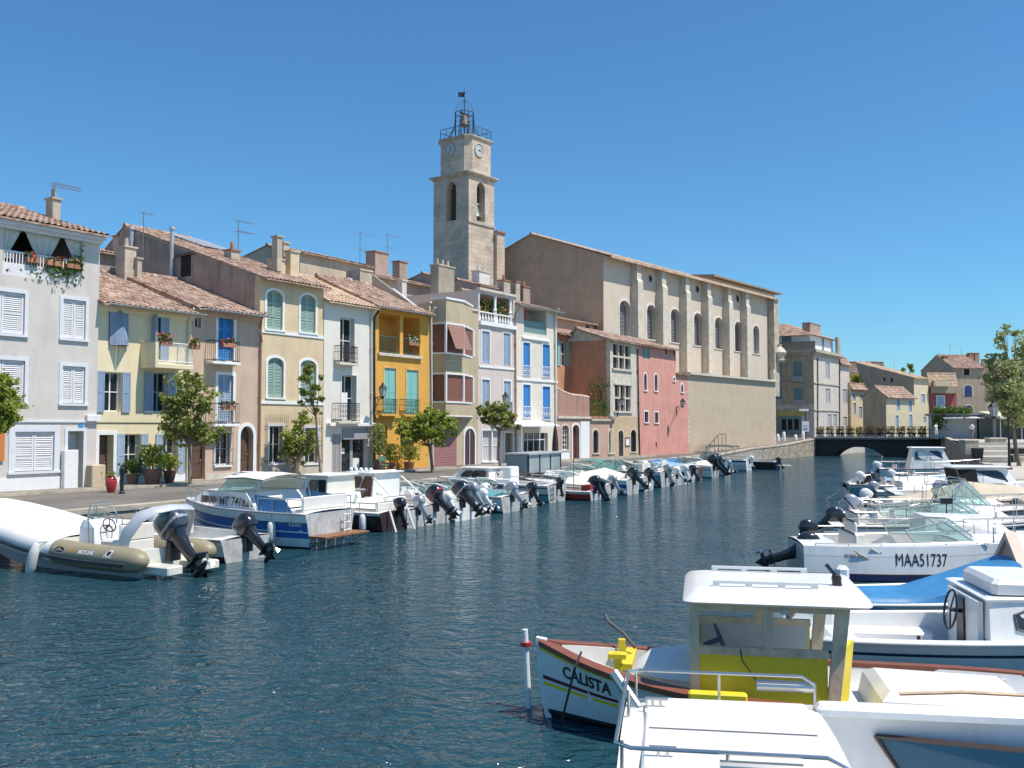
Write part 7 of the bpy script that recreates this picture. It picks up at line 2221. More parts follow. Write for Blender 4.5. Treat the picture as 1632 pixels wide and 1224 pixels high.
rib_mark(lambda: ell_mb(.17, .07), 2.05, .42, 'emblem', M_black); rib_mark(lambda: ell_mb(.20, .085), 2.05, .42, 'emblem_border', M_white).data.transform(Matrix.Translation((0, -.003, -.001)))
rib_mark(lambda: ell_mb(.17, .07), 4.35, .5, 'emblem', M_black)
M_gold = mat('gold_print', (0.45, 0.30, 0.08), rough=0.5)
rib_mark(lambda: txt_mb('A900', .15), 1.8, .3, 'lettering', M_gold); rib_mark(lambda: txt_mb('MEDLINE', .13), 1.4, .3, 'lettering', M_white)
rib_mark(lambda: ell_mb(.10, .09, slant=.5), .38, .55, 'emblem', M_white); rib_mark(lambda: ell_mb(.06, .05, slant=.5), .38, .57, 'emblem_core', M_black).data.transform(Matrix.Translation((0, .004, .002)))
rib_mark(lambda: txt_mb('ZODIAC', .075), .55, .18, 'lettering', M_white)
mb = MB(); mb.lathe([(.02, -.42), (.1, -.32), (.13, -.15), (.12, .2), (.06, .4), (.02, .44)], (0, 0, 0), 12); mb.xf(Matrix.Translation((2.85, 1.36, .28)) @ Matrix.Rotation(rad(-16), 4, 'Y')); fo = mb.build('fender', M_fender, R1, True)
mb = MB(); mb.tube([(2.72, 1.34, .7), (2.5, 1.15, .72)], .012, 4); mb.build('fender_line', M_rope, fo)

# 2 white sports boat behind the inflatable
p = W(392, 893)
B = Boat('white open sports boat with dark red underside and black outboard beside the inflatable', p, LA, 5.9, 2.05, 0.58, 0.85, [(0.25, G_white), (0.45, G_cream), (0.75, G_white), (0.9, G_brown), (1.0, M_boot)], cockpit=(0.05, 0.58, 0.2, 0.2), group=LG, rub=M_rubber)
B.motor(-.05, 0, .58, 52, 1.2, M_cowl)
B.rail(0.62, .98, .32, 4); B.seat(.9, 0, 1.3, .5, .2, .3, back=False)
mb = MB(); mb.bbox(2.55, -.7, .5, 2.8, .7, 1.12, .05); bo = B.kid('backrest', mb, G_grey)
mb = MB(); 
for y in (-.35, .35): mb.cyl((2.54, y, 0.98), (2.81, y, 0.98), .06, n=10)
B.kid('speaker', mb, M_black, parent=bo)
B.screen(4.0, 3.1, .55, .8, .74, .42, .4, clearglass('bronze_glass', (0.25, 0.19, 0.16), .5), M_rubber)
mb = MB(); mb.bbox(3.2, -.8, .70, 3.9, .8, .76, .03); B.kid('dash', mb, M_rubber)

# 3 cruiser with the blue stripes
p = W(527, 870)
B = Boat('white and blue cabin cruiser lettered MT 741824 with a wooden swim platform', p, LA, 5.8, 2.45, 0.98, 1.18, [(0.26, G_white), (0.30, M_rubber), (0.52, G_blue), (0.56, G_white), (0.72, G_blue), (0.97, G_white), (1.0, M_boot)], cockpit=(0.03, 0.42, 0.14, 0.45), group=LG, stern=.9, rub=M_zinc, well_m=G_blue)
B.cabin(1.75, 5.2, 1.15, .55, 1.0, 1.5, G_white, .8, .45, .05, 0, 0, front=False)
B.screen(3.9, 1.9, .75, 1.05, 1.5, .50, .5)
mb = MB(); mb.loft([[(x, 1.05 * k, z - .12 * k * k) for k in (1, .5, 0, -.5, -1)] for x, z in ((1.6, 2.0), (2.3, 2.06), (3.2, 2.02))], False); mb.loft([[(x, 1.05 * k, z - .12 * k * k - .04) for k in (1, .5, 0, -.5, -1)] for x, z in ((1.6, 2.0), (2.3, 2.06), (3.2, 2.02))], False); ro = B.kid('folding_top', mb, M_vinyl, 40)
mb = MB(); mb.tube([(1.6, 1.1, 1.0), (1.8, 1.02, 1.9), (1.8, -1.02, 1.9), (1.6, -1.1, 1.0)], .018, 5); B.kid('top_frame', mb, M_steel, parent=ro)
for sg in (1, -1):
    mb = MB(); mb.add([(x, sg * 1.1, z) for x, z in ((1.75, .99), (.45, .99), (.75, 1.38), (1.9, 1.46))], [(0, 1, 2, 3)]); B.kid('side_canvas', mb, M_tarp_b)
B.seat(.55, 0, 2.0, .75, .45, .62, M_vinyl, True); B.seat(1.9, .5, .6, .6, .45, .6, M_vinyl)
B.rail(0.03, .3, .38, 3, close=False, name='cockpit_rail'); B.rail(.66, .985, .4, 4)
vs, fs = text_geo('MT 741824', .36, .004); cy = lambda x, z: 1.15 - .6 * (x - 1.75) / 3.45 - .05 * (z - 1.0) / .5 + .02
mb = MB(); mb.add([(3.5 - a * .95, cy(3.5 - a * .95, 1.1 + b2), 1.1 + b2) for a, b2 in vs], fs); B.kid('lettering', mb, M_black)
mb = MB(); x0, x1 = 3.62, 4.4
mb.add([(x, cy(x, z) + .004, z) for x, z in ((x1, 1.34), (x0 + .1, 1.34), (x0, 1.29), (x0, 1.2), (x0 + .1, 1.15), (x1, 1.13))], [(0, 1, 2, 3, 4, 5)]); B.kid('window', mb, M_tint)
mb = MB()
for k in range(5): mb.box(-.62, -1.0 + k * .4, .33, -.02, -1.0 + k * .4 + .38, .37)
so = B.kid('swim_platform', mb, M_wood)
for y in (-.9, .9):
    mb = MB(); mb.tube([(-.6, y, .33), (-.05, y, .1)], .02, 5); B.kid('platform_strut', mb, M_steel, parent=so)
mb = MB(); vs, fs = text_geo('DEUX T', .19, .003); mb.add([(-.012, .95 - a * 1.4, .04 + b2) for a, b2 in vs], fs); B.kid('lettering', mb, M_black)
mb = MB(); mb.tube([(-.1, -.45, .95), (-.14, -.45, .1)], .02, 5); mb.tube([(-.1, -.75, .95), (-.14, -.75, .1)], .02, 5); [mb.tube([(-.12, -.45, z), (-.12, -.75, z)], .018, 5) for z in (.2, .42, .64, .86)]; B.kid('boarding_ladder', mb, M_white)
B.text('SUNNY', .13, .62, .62, 1, M_white, .003); B.fender(1.15, 1, .45, .12, .62)

# 4 white wheelhouse boat with the dark hull
p = W(632, 845)
B = Boat('white wheelhouse boat with a dark brown hull, rounded windows and open door', p, LA, 5.6, 2.2, 0.62, 0.9, [(0.16, G_white), (0.97, G_brown), (1.0, M_boot)], cockpit=(0.03, 0.5, 0.13, 0.2), group=LG, rub=M_white, tr=1)
B.cabin(2.1, 4.9, .92, .35, .66, 1.15, G_white, .4, .0, .12, .0, 0, front=False)
c_ = B.cabin(2.3, 3.9, .82, .72, .66, 1.72, G_cream, .62, .0, .1, .08, .1, wins=((.38, .74, .5, .88),), win_m=M_tint)
mb = MB()
for sg in (1, -1): mb.add([(2.36, sg * .832, .72), (2.66, sg * .832, .72), (2.66, sg * .742, 1.62), (2.36, sg * .742, 1.62)], [(0, 1, 2, 3)])
B.kid('door', mb, M_dark, parent=c_)
B.rail(.03, .38, .3, 3, close=False, name='cockpit_rail'); B.fender(.6, 1, .3, .12, .6); B.seat(.5, 0, 1.5, .5, .2, .35)
for y in (.5, -.5):
    mb = MB(); mb.tube([(-.05, y, .75), (-.35, y * 1.05, .0)], .035, 6); B.kid('trim_strut', mb, M_white)
B.motor(-.05, 0, .7, 20, .8, M_cowl)

# 5 wheelhouse boat with roll frame and red topped motor
p = W(698, 835)
B = Boat('cream wheelhouse boat with white tube frame and a black and red outboard', p, LA, 5.7, 2.25, 0.68, 0.95, [(0.16, G_white), (0.9, G_cream), (1.0, M_boot)], cockpit=(0.04, 0.52, 0.13, 0.25), group=LG, rub=M_rubber)
c_ = B.cabin(2.2, 4.2, .9, .6, .7, 1.72, G_white, .75, .0, .12, .07, .12, wins=((.45, .9, .5, .88), (.04, .36, .12, .9)), win_m=mat('brown_perspex', (0.12, 0.04, 0.02), rough=.1))
B.cabin(3.4, 5.0, .75, .3, .75, 1.08, G_white, .5, 0, .1, 0, 0, front=False)
mb = MB()
for sg in (1, -1): mb.tube([(2.4, sg * .8, 1.78), (1.0, sg * .95, .7)], .03, 6)
mb.tube([(2.4, -.8, 1.8), (2.4, .8, 1.8)], .03, 6); B.kid('tube_frame', mb, M_white)
for k in range(5):
    mb = MB(); mb.ball((2.5 + .22 * k, .55, 1.86), .07); B.kid('roof_light', mb, M_white, True, c_)
B.motor(-.05, .2, .78, 48, 1.15, M_cowl, accent=G_red); B.motor(-.05, -.55, .7, 40, .75, M_cowl_white); B.seat(.8, 0, 1.4, .5, .25, .4)

# 6 white open boat with two black outboards
p = W(742, 829)
B = Boat('white and navy open boat with two black outboards raised at its stern', p, LA, 5.4, 2.1, 0.72, 0.95, [(0.28, G_cream), (0.42, G_navy), (0.95, G_white), (1.0, M_boot)], cockpit=(0.05, 0.55, 0.15, 0.25), group=LG, rub=M_rubber, tr=2)
B.cabin(2.9, 4.8, .8, .3, .8, 1.1, G_white, .5, 0, .1, 0, 0, front=False); B.screen(3.4, 2.4, .6, .85, .85, .45, .4); B.console(2.6, -.35, .55, .45, .25, .75); B.rail(.62, .98, .35, 4); B.seat(1.1, 0, 1.4, .6, .25, .42)
B.motor(-.05, .3, .82, 46, 1.2, M_cowl, accent=M_cowl_silver); B.motor(-.05, -.4, .82, 42, 1.1, M_cowl_silver)

# 7 MA 523756
p = W(888, 800)
B = Boat('white hard topped boat lettered MA 523756 with a dark waterline', p, LA, 6.3, 2.3, 0.78, 1.0, [(0.12, G_white), (0.2, M_rubber), (0.52, G_cream), (0.6, G_navy), (0.95, G_teal), (1.0, M_boot)], cockpit=(0.04, 0.45, 0.15, 0.3), group=LG, stern=.9, rub=M_white)
B.cabin(3.0, 5.6, .95, .4, .84, 1.45, G_white, .8, .1, .14, .06, .1, wins=((.1, .5, .35, .85), (.54, .8, .35, .8)))
mb = MB(); mb.bbox(1.9, .62, .8, 4.2, .98, 1.02, .04); B.kid('coaming', mb, G_white)
vs, fs = text_geo('MA 523756', .26, .004); mb = MB(); mb.add([(3.75 - a, .99, .80 + b2 * .9) for a, b2 in vs], fs); B.kid('lettering', mb, M_black)
mb = MB(); mb.bbox(2.2, -.5, .3, 2.7, .3, 1.55, .05); B.kid('helm_seat', mb, G_white); B.wheel(2.95, .1, 1.2)
B.rail(.02, .3, .35, 3, close=False, name='cockpit_rail'); B.fender(2.5, 1, .4, .13, .75, mat('navy_fender', (0.03, 0.06, 0.18), rough=.4)); B.motor(-.05, 0, .8, 12, .7, M_cowl)
mb = MB(); mb.tube([(-.03, .75, .75), (-.06, .75, .1)], .02, 5); mb.tube([(-.03, .45, .75), (-.06, .45, .1)], .02, 5); [mb.tube([(-.05, .75, z), (-.05, .45, z)], .018, 5) for z in (.2, .42, .64)]; B.kid('boarding_ladder', mb, M_steel)

# 8 small red dinghy with a big black motor
p = W(950, 797)
B = Boat('small low grey dinghy with a red stern and two black outboards', p, LA, 4.2, 1.7, 0.42, 0.6, [(0.3, G_grey), (0.9, G_red), (1.0, M_boot)], cockpit=(0.05, 0.75, 0.14, 0.12), group=LG, name='dinghy')
B.motor(-.05, .25, .62, 35, 1.05, M_cowl); B.motor(-.05, -.35, .55, 30, .9, M_cowl); B.seat(1.4, 0, 1.3, .3, .12, .3, M_wood, False)
mb = MB(); mb.bbox(.25, -.3, .12, .65, .3, .7, .04); B.kid('fuel_tank', mb, G_red)
mb = MB(); mb.cyl((1.0, .3, .4), (1.0, .3, 2.3), .02, n=5); B.kid('mast', mb, M_wood)

# 9 blue and white speedboat
p = W(1009, 788)
B = Boat('white speedboat with a broad blue stripe and red lettering by the stern', p, LA, 6.3, 2.2, 0.75, 1.0, [(0.3, G_white), (0.55, G_blue), (0.58, G_red), (0.95, G_white), (1.0, M_boot)], cockpit=(0.04, 0.46, 0.16, 0.28), group=LG, rub=M_white)
B.cabin(3.0, 5.6, .85, .35, .85, 1.12, G_white, .9, 0, .1, 0, 0, front=False); B.screen(3.9, 2.6, .6, .9, .98, .48, .5); B.text('OCEAN', .2, 1.2, .3, 1, G_red, .004); B.motor(-.05, 0, .8, 48, 1.1, M_cowl); B.seat(1.2, 0, 1.6, .6, .28, .4); B.rail(.62, .98, .35, 4)
B.cover(.06, .42, [(0, .25), (.5, .55), (1, .3)], M_vinyl)

def simple(label, px, py, L, B_, h0, h1, bands, deg=LA, group=LG, cock=(0.05, 0.5, 0.15, 0.25), **kw):
    p = W(px, py); return Boat(label, p, deg, L, B_, h0, h1, bands, cockpit=cock, group=group, rub=M_rubber, **kw)
# 10..15 further boats on the left
B = simple('pale teal sided boat with twin white seats and a raised white motor', 1061, 776, 5.6, 2.1, .85, 1.0, [(0.2, G_white), (0.95, G_teal), (1.0, M_boot)])
B.screen(3.4, 2.4, .6, .85, .95, .5, .4); B.console(2.6, 0, .7, .5, .25, .9); B.seat(1.4, .3, .6, .5, .25, .7); B.seat(1.4, -.4, .6, .5, .25, .7); B.motor(-.05, 0, .8, 20, 1.0, M_cowl_silver)
B.cover(.5, .9, [(0, .5), (.6, .35), (1, .05)], mat('sea_green_canvas', (0.10, 0.22, 0.20), rough=.8)); B.fender(1.0, 1, .45, .12, .6)
B = simple('white boat with a steering tower, second left of the black motors', 1089, 772, 5.4, 2.1, .7, .95, [(0.2, G_white), (0.9, G_white), (1.0, M_boot)])
B.console(2.4, 0, .8, .6, .25, 1.1); B.seat(1.4, 0, .9, .5, .25, .8); B.motor(-.05, .1, .75, 25, .9, M_cowl_white); B.rail(.6, .98, .35, 4)
B = simple('double ended white and navy boat with vertical dark stern stripes', 1116, 766, 5.6, 2.1, .85, 1.1, [(0.15, M_wood), (0.5, G_white), (0.62, G_navy), (0.9, G_teal), (1.0, M_boot)], stern=.45, name='fishing_boat')
B.cover(.1, .7, [(0, .12), (.5, .3), (1, .12)], M_tarp_pale); B.seat(.6, 0, 1.0, .3, .25, .4, M_wood, False)
for k in range(3):
    mb = MB(); y = -.3 + .3 * k; mb.box(-.02, y - .05, .08, -.005, y + .05, .75); B.kid('stern_stripe', mb, G_navy)
B = simple('white boat with a blue canvas and two big black outboards', 1140, 761, 5.8, 2.2, .72, 1.0, [(0.25, G_white), (0.32, G_blue), (0.95, G_white), (1.0, M_boot)])
B.motor(-.05, .42, .85, 45, 1.35, M_cowl); B.motor(-.05, -.42, .85, 45, 1.35, M_cowl); B.cover(.45, .9, [(0, .45), (.5, .3), (1, .05)], M_tarp_b); B.screen(2.9, 2.2, .6, .85, .85, .5, .4)
B = simple('white boat with a dark blue stripe and a dark canvas hood by the rubble wall', 1194, 750, 5.8, 2.2, .8, 1.0, [(0.2, G_blue), (0.42, G_white), (0.95, G_grey), (1.0, M_boot)], tr=1)
B.bimini(1.0, 3.2, .95, .9, 1.9, mat('charcoal_canvas', (0.08, 0.08, 0.09), rough=.85)); B.screen(4.0, 2.8, .6, .9, .95, .5, .4); B.motor(-.05, 0, .8, 10, .8, M_cowl_white)
B = simple('small black hulled boat, last of the left row before the bridge', 1240, 748, 4.6, 1.9, .6, .75, [(0.2, G_navy), (0.95, G_brown), (1.0, M_boot)])
B.seat(1.2, 0, 1.4, .4, .2, .35, M_wood, False); B.motor(-.05, .2, .6, 30, .8, M_cowl); B.console(2.4, 0, .6, .5, .2, .7, G_grey); B.rail(.55, .95, .3, 3)
mb = MB(); mb.box(-.9, -.5, .28, -.05, .5, .34); B.kid('swim_platform', mb, M_vinyl)
# boats partly hidden in the second half of the left row
B = simple('white boat with a sea green hood behind the blue striped speedboat', 1034, 782, 5.6, 2.0, .7, .95, WB)
B.bimini(2.4, 3.8, .8, .9, 1.55, mat('sea_green_canvas', (0.10, 0.22, 0.20), rough=.8)); B.motor(-.05, 0, .75, 40, .95, M_cowl); B.rail(.6, .98, .35, 4); B.seat(1.2, 0, 1.3, .5, .25, .4)
B = simple('small white boat with low screen between the open boat and the MA 523756', 815, 816, 5.4, 2.0, .62, .9, WB)
B.screen(3.3, 2.4, .6, .8, .8, .42, .4); B.motor(-.05, 0, .7, 44, 1.0, M_cowl_silver); B.cover(.08, .4, [(0, .15), (.5, .3), (1, .15)], G_teal); B.rail(.6, .98, .32, 4)

# more low white hulls packed between them
for px, py, L_, lab, kind in ((845, 809, 4.8, 'low white boat wedged in left of the grey dinghy', 0), (975, 793, 5.2, 'low white boat with a silver motor left of the blue striped speedboat', 1), (1078, 774, 5.0, 'low white boat showing only its stern between the teal sided boat and the steering tower', 2),
                              (1102, 769, 5.0, 'slim white boat tucked in before the double ended one', 0), (1160, 757, 5.4, 'low white boat between the two big motors and the canvas hood', 1), (768, 824, 5.2, 'low white boat behind the two raised black outboards', 2), (665, 840, 5.2, 'white boat squeezed between the two wheelhouse boats', 1)):
    B = simple(lab, px, py, L_, 1.9, .6, .85, [(0.2, G_white), (0.28, (M_rubber, G_grey, G_navy)[kind]), (0.95, G_white), (1.0, M_boot)])
    B.screen(3.0, 2.1, .55, .78, .75, .42, .4); B.motor(-.05, 0, .66, 30 + 8 * kind, .85, (M_cowl, M_cowl_silver, M_cowl_white)[kind]); B.rail(.58, .97, .34, 4); B.seat(1.1, 0, 1.2, .45, .25, .38)
    if kind == 1: B.cover(.1, .5, [(0, .1), (.5, .4), (1, .2)], M_vinyl)
    if kind == 0: B.console(2.3, -.2, .6, .45, .25, .7)
# ---------------------------------------------------------------- right bank, far to near
RA = -8.0
B = simple('far white boat with a high boxy cabin near the parapet wall', 1400, 767, 6.2, 2.3, .8, 1.05, WB, deg=-14, group=RGB)
B.cabin(1.7, 4.2, .95, .75, .85, 2.05, G_white, .55, .25, .15, .1, .12, wins=((.08, .42, .45, .88), (.5, .86, .45, .88))); B.rail(.05, .95, .4, 7, close=False, name='side_rail'); B.motor(-.05, .3, .8, 35, .9, M_cowl_white); B.motor(-.05, -.3, .8, 35, .9, M_cowl_white); B.seat(1.1, 0, 1.5, .4, .3, .4)
B = simple('white boat with teal stern and two raised white motors', 1352, 797, 5.6, 2.0, .75, 1.0, [(0.15, G_white), (0.95, G_teal), (1.0, M_boot)], deg=-14, group=RGB)
B.motor(.45, .2, .9, 60, .9, M_cowl_white); B.motor(.9, -.4, .95, 50, .8, M_cowl); B.seat(1.8, 0, 1.2, .6, .25, .5); B.cover(.35, .8, [(0, .3), (.5, .35), (1, .1)], M_vinyl); B.rail(.6, .98, .35, 4)
mb = MB(); vs, fs = text_geo('ALBATROS', .2, .003); mb.add([(-.012, .8 - a * 1.3, .42 + b2) for a, b2 in vs], fs); B.kid('lettering', mb, M_black)
B.mooring((-1.0, .9, -.05), 0, 1)
B = simple('boat wrapped in a pale blue tarpaulin before the boxy cabin boat', 1402, 791, 5.8, 2.1, .8, 1.1, [(0.2, G_white), (0.95, G_white), (1.0, M_boot)], deg=-10, group=RGB, flare=1.1)
B.cover(.0, .92, [(0, .08), (.55, .2), (.8, .5), (1, .1)], M_tarp_pale, .42)
B = simple('white cabin cruiser with a dark open doorway and slanted windows', 1420, 815, 6.4, 2.4, .72, 1.0, WB, deg=-10, group=RGB)
c_ = B.cabin(2.55, 4.9, 1.0, .6, .78, 1.78, G_white, .7, -.3, .15, .08, .14, wins=((.3, .84, .4, .9),), win_m=M_tint)
mb = MB(); mb.add([(2.5, .85, .6), (2.5, -.95, .6), (2.22, -.8, 1.74), (2.22, .8, 1.74)], [(0, 1, 2, 3)]); mb.add([(2.57, -1.0, .8), (3.1, -.93, .8), (3.0, -.84, 1.74), (2.27, -.86, 1.74)], [(0, 1, 2, 3)]); B.kid('door', mb, M_dark, parent=c_)
B.rail(.62, .98, .4, 5); B.text('MA 40512', .14, 4.2, .66, -1, G_red, .003)
mb = MB(); mb.box(1.8, -.9, .82, 2.3, .9, 1.1); B.kid('engine_box', mb, M_tarp_pale)
B = simple('boat stretched over by a long beige canvas', 1383, 829, 6.8, 2.2, .7, .95, [(0.3, G_white), (0.95, G_white), (1.0, M_boot)], deg=RA, group=RGB, flare=1.1)
B.cover(.06, .97, [(0, .1), (.2, .25), (.48, .68), (.75, .45), (1, .05)], M_tarp_beige, .25)
B.motor(-.02, .2, .72, 40, .85, M_cowl_white); B.seat(.35, 0, 1.2, .35, .3, .3, G_white, False)
mb = MB(); mb.cyl((3.0, -.9, .7), (3.0, -.9, 1.55), .02, n=5); B.kid('cover_pole', mb, M_steel)
# speedboat with the tall teal windscreen
B = simple('white speedboat with a tall green tinted windscreen and silver outboard', 1352, 851, 6.5, 2.2, .72, .98, [(0.18, G_white), (0.23, M_rubber), (0.95, G_white), (1.0, M_boot)], deg=RA, group=RGB, flare=1.1)
B.screen(4.3, 3.0, .7, .95, .92, .78, .8); B.motor(.05, .1, .72, 50, 1.05, M_cowl_silver, accent=G_navy); B.rail(.05, .45, .3, 3, close=False, name='cockpit_rail'); B.rail(.66, .98, .38, 4); B.wheel(2.5, -.3, 1.1, .2); B.console(2.7, -.3, .6, .4, .25, .7); B.seat(1.9, -.3, .55, .5, .25, .5); B.seat(1.0, 0, 1.5, .5, .25, .4)
mb = MB(); mb.tube([(2.9, -.95, .95), (3.0, -.9, 1.5), (3.3, -.8, 1.8), (3.3, .8, 1.8), (3.0, .9, 1.5), (2.9, .95, .95)], .018, 5); B.kid('hood_frame', mb, M_steel)
B = simple('white motorboat with a low green windscreen and black rail hoops', 1318, 874, 6.4, 2.2, .70, .95, [(0.15, G_white), (0.2, M_rubber), (0.95, G_white), (1.0, M_boot)], deg=RA, group=RGB, flare=1.1)
B.screen(4.2, 1.7, .75, .98, .86, .5, .75); B.motor(.1, 0, .68, 60, 1.0, M_cowl); B.wheel(2.6, -.25, 1.1, .2); B.console(2.8, -.25, .6, .4, .25, .72); B.seat(1.9, -.3, .55, .5, .25, .45); B.seat(.9, 0, 1.6, .5, .25, .4)
B.rail(.05, .55, .22, 4, close=False, name='cockpit_rail'); B.rail(.66, .98, .36, 4)
mb = MB(); mb.cyl((2.9, -1.0, .6), (2.9, -1.0, 1.5), .016, n=5); mb.box(2.75, -1.04, 1.35, 3.05, -.96, 1.5); B.kid('rod_holder', mb, M_black)
# low hulls packed in between
for px, py, lab, k in ((1366, 841, 'low white hull between the beige canvas and the tall green windscreen', 0), (1334, 863, 'low white hull with a white hood between the two green windscreen boats', 1), (1290, 893, 'low white hull right behind the boat lettered MAA51737', 2),
                      (1394, 805, 'low white hull beside the cabin cruiser with the dark doorway', 1), (1422, 778, 'low white hull between the pale blue tarpaulin and the far boxy cabin boat', 0)):
    B = simple(lab, px, py, 6.0, 1.75, .6, .85, [(0.2, G_white), (0.26, (G_navy, M_rubber, G_grey)[k]), (0.95, G_white), (1.0, M_boot)], deg=RA, group=RGB, flare=1.08)
    B.cabin(2.6, 4.9, .7, .35, .7, 1.0 + .1 * k, G_white, .6, .1, .12, .0, 0, front=False, wins=((.15, .55, .3, .75),)); B.rail(.55, .98, .34, 5); B.rail(.05, .5, .2, 4, close=False, name='side_rail'); B.seat(1.2, 0, 1.2, .45, .25, .4)
    B.motor(-.02, 0, .62, 35, .85, (M_cowl_white, M_cowl_silver, M_cowl)[k])
    if k == 1: B.cover(.08, .42, [(0, .1), (.5, .4), (1, .2)], M_vinyl)
    B.fender(1.6, -1, .35, .1, .5)
# MAA51737
p = W(1268, 913)
B = Boat('white runabout lettered MAA51737 with a black outboard raised off its stern', p, -5, 6.3, 2.25, .74, .95, [(0.28, G_white), (0.31, G_grey), (0.8, G_white), (0.84, G_brown), (1.0, G_navy)], cockpit=(.12, .55, .16, .25), group=RGB, stern=.8, rub=None, flare=1.10)
B.motor(.1, 0, .38, 72, 1.2, M_cowl); B.text('MAA51737', .38, 1.9, .36, -1, M_black, .0, .64)
B.rail(.05, .6, .05, 5, close=False, name='toe_rail'); B.rail(.66, .98, .36, 4); B.screen(4.0, 2.4, .7, .95, .84, .42, .6); B.seat(1.4, 0, 1.5, .5, .25, .35); B.text('BORA', .09, .85, .52, -1, M_rubber, .002)
mb = MB(); rr = random.Random(3); q = [Vector((1.4 + .35 * math.sin(k * .8), -1.12 - .01 * k % 3 * .02, .72 - .3 * abs(math.sin(k * .55)))) for k in range(12)]; mb.tube(q, .014, 4); B.kid('mooring_line', mb, M_rope)
B.cleat(3.9, -1.0, .8)
# blue tarpaulin boat
p = W(1312, 1008)
B = Boat('white cuddy boat under a bright blue tarpaulin with a pinkish cabin end', p, -8, 6.4, 2.0, .62, 1.0, [(0.3, G_white), (0.5, M_boot), (0.95, G_white), (1.0, M_boot)], cockpit=(.05, .5, .16, .25), group=RGB, rub=M_white, sheer=1.5)
rg = []
for i in range(15):
    f = i / 14; x = .0 + 2.85 * f; z = .72 + .52 * max(0, (f - .42) / .58) ** 1.05; sg_ = .012 * math.sin(i * 1.9)
    w = .86 - .1 * f
    g_ = .35 * f; w += .06
    rg.append([(x, .0 + g_, z - .06), (x, -.02 + g_, z + .05), (x, -.35 + g_ * .6, z + .07 + sg_), (x, -w + .14, z + .03), (x, -w, z - .06 + sg_), (x, -w - .02 - sg_, z - .2), (x, -w - .01 + sg_, z - .34 - sg_ * 2), (x, -w + .05, z - .36)])
mb = MB(); mb.loft(rg, False); B.kid('tarpaulin', mb, M_tarp_b, 50)
B.cabin(2.75, 5.4, .9, .4, .8, 1.12, G_white, .3, 0, .1, 0, 0, front=False)
mb = MB(); mb.prism([(-.8, .95), (.8, .95), (0, 1.6)], 2.92, 3.0, 'x'); mb.prism([(-.9, .93), (-.8, .93), (0, 1.58), (.8, .93), (.9, .93), (0, 1.70)], 2.86, 3.04, 'x'); B.kid('cabin_end', mb, mat('pinkish_board', (0.60, 0.42, 0.34), rough=.5, var=.1))
mb = MB(); mb.add([(3.05, 0, 1.66), (4.6, 0, 1.3), (4.5, -.5, 1.12), (3.05, -.86, .95)], [(0, 1, 2, 3)]); mb.add([(3.05, 0, 1.66), (4.6, 0, 1.3), (4.5, .5, 1.12), (3.05, .86, .95)], [(0, 1, 2, 3)]); B.kid('cabin_hood', mb, M_vinyl)
mb = MB(); mb.bbox(.15, -.45, .7, .35, -.2, 1.15, .05); B.kid('folded_seat', mb, G_white); B.motor(-.05, 0, .6, 8, .8, M_cowl)
B.cleat(2.0, -.9, .66)
# open white boat with the steering wheel
p = W(1262, 1072)
B = Boat('white open boat with a black steering wheel and a small cabin at the right edge', p, -9, 6.2, 2.15, .66, .95, [(0.22, G_white), (0.28, G_navy), (0.95, G_white), (1.0, M_boot)], cockpit=(.05, .38, .14, .22), group=RGB, rub=M_white, well_m=G_white)
B.cabin(2.3, 5.2, .95, .5, .7, 1.18, G_white, .5, .02, .1, .06, .03, wins=((.12, .62, .22, .78),), win_m=M_tint)
mb = MB(); mb.box(2.22, -.7, .3, 2.29, .6, 1.16); B.kid('bulkhead', mb, G_white)
mb = MB(); mb.box(2.19, -.2, .5, 2.218, .1, 1.12); B.kid('dashboard', mb, G_brown); B.wheel(2.06, -.1, .95, .26, .15)
mb = MB(); mb.bbox(2.4, -.75, 1.26, 3.2, .55, 1.45, .06); B.kid('hatch', mb, G_white)
B.motor(-.02, .1, .72, 14, .95, M_cowl_grey, accent=G_red); B.seat(.7, 0, 1.6, .4, .22, .3, G_white, False)
mb = MB(); mb.bbox(.7, .5, .22, 2.0, .92, .5, .03); B.kid('side_bench', mb, G_white)
mb = MB(); mb.cyl((1.6, -.3, .22), (1.6, -.3, .62), .025, n=6); mb.cyl((1.72, -.3, .22), (1.7, -.3, .56), .02, n=6); B.kid('lever', mb, M_black)
mb = MB(); mb.bbox(-.35, -.45, .3, -.12, -.1, .95, .04); B.kid('stern_seat', mb, G_white)

# ---------------------------------------------------------------- the wooden boat in front
p = W(866, 1141)
CL = 6.9; CA = 169.0
hx, hy_ = math.cos(rad(CA)), math.sin(rad(CA))
rk = .04
B = Boat('traditional wooden boat named CALISTA with a yellow wheelhouse and brown gunwale', (p.x - hx * (CL - rk), p.y - hy_ * (CL - rk)), CA, CL, 2.3, .50, .86, [(0.06, M_wood), (0.10, mat('yellow_paint', (0.80, 0.63, 0.03), rough=.45, var=.1, vscale=5)), (0.45, paint('white_hull_paint', (0.74, 0.74, 0.72), .5)), (0.51, mat('maroon_paint', (0.16, 0.02, 0.025), rough=.5)), (0.545, paint('white_hull_paint', (0.7, 0.7, 0.7))), (0.60, MATS['yellow_paint']), (0.94, MATS['white_hull_paint']), (1.0, M_boot)],
         deck=MATS['white_hull_paint'], cockpit=(.03, .97, .16, .30), name='fishing_boat', group=RGB, stern=.55, p=4.2, flare=.84, rake=rk, sheer=5, tip=.05, chz=0.04, well_m=MATS['white_hull_paint'])
M_brownp = mat('brown_gunwale_paint', (0.23, 0.075, 0.04), rough=.5, var=.2, vscale=6)
YEL = MATS['yellow_paint']
mb = MB()
S = [i / 30 for i in range(31)]
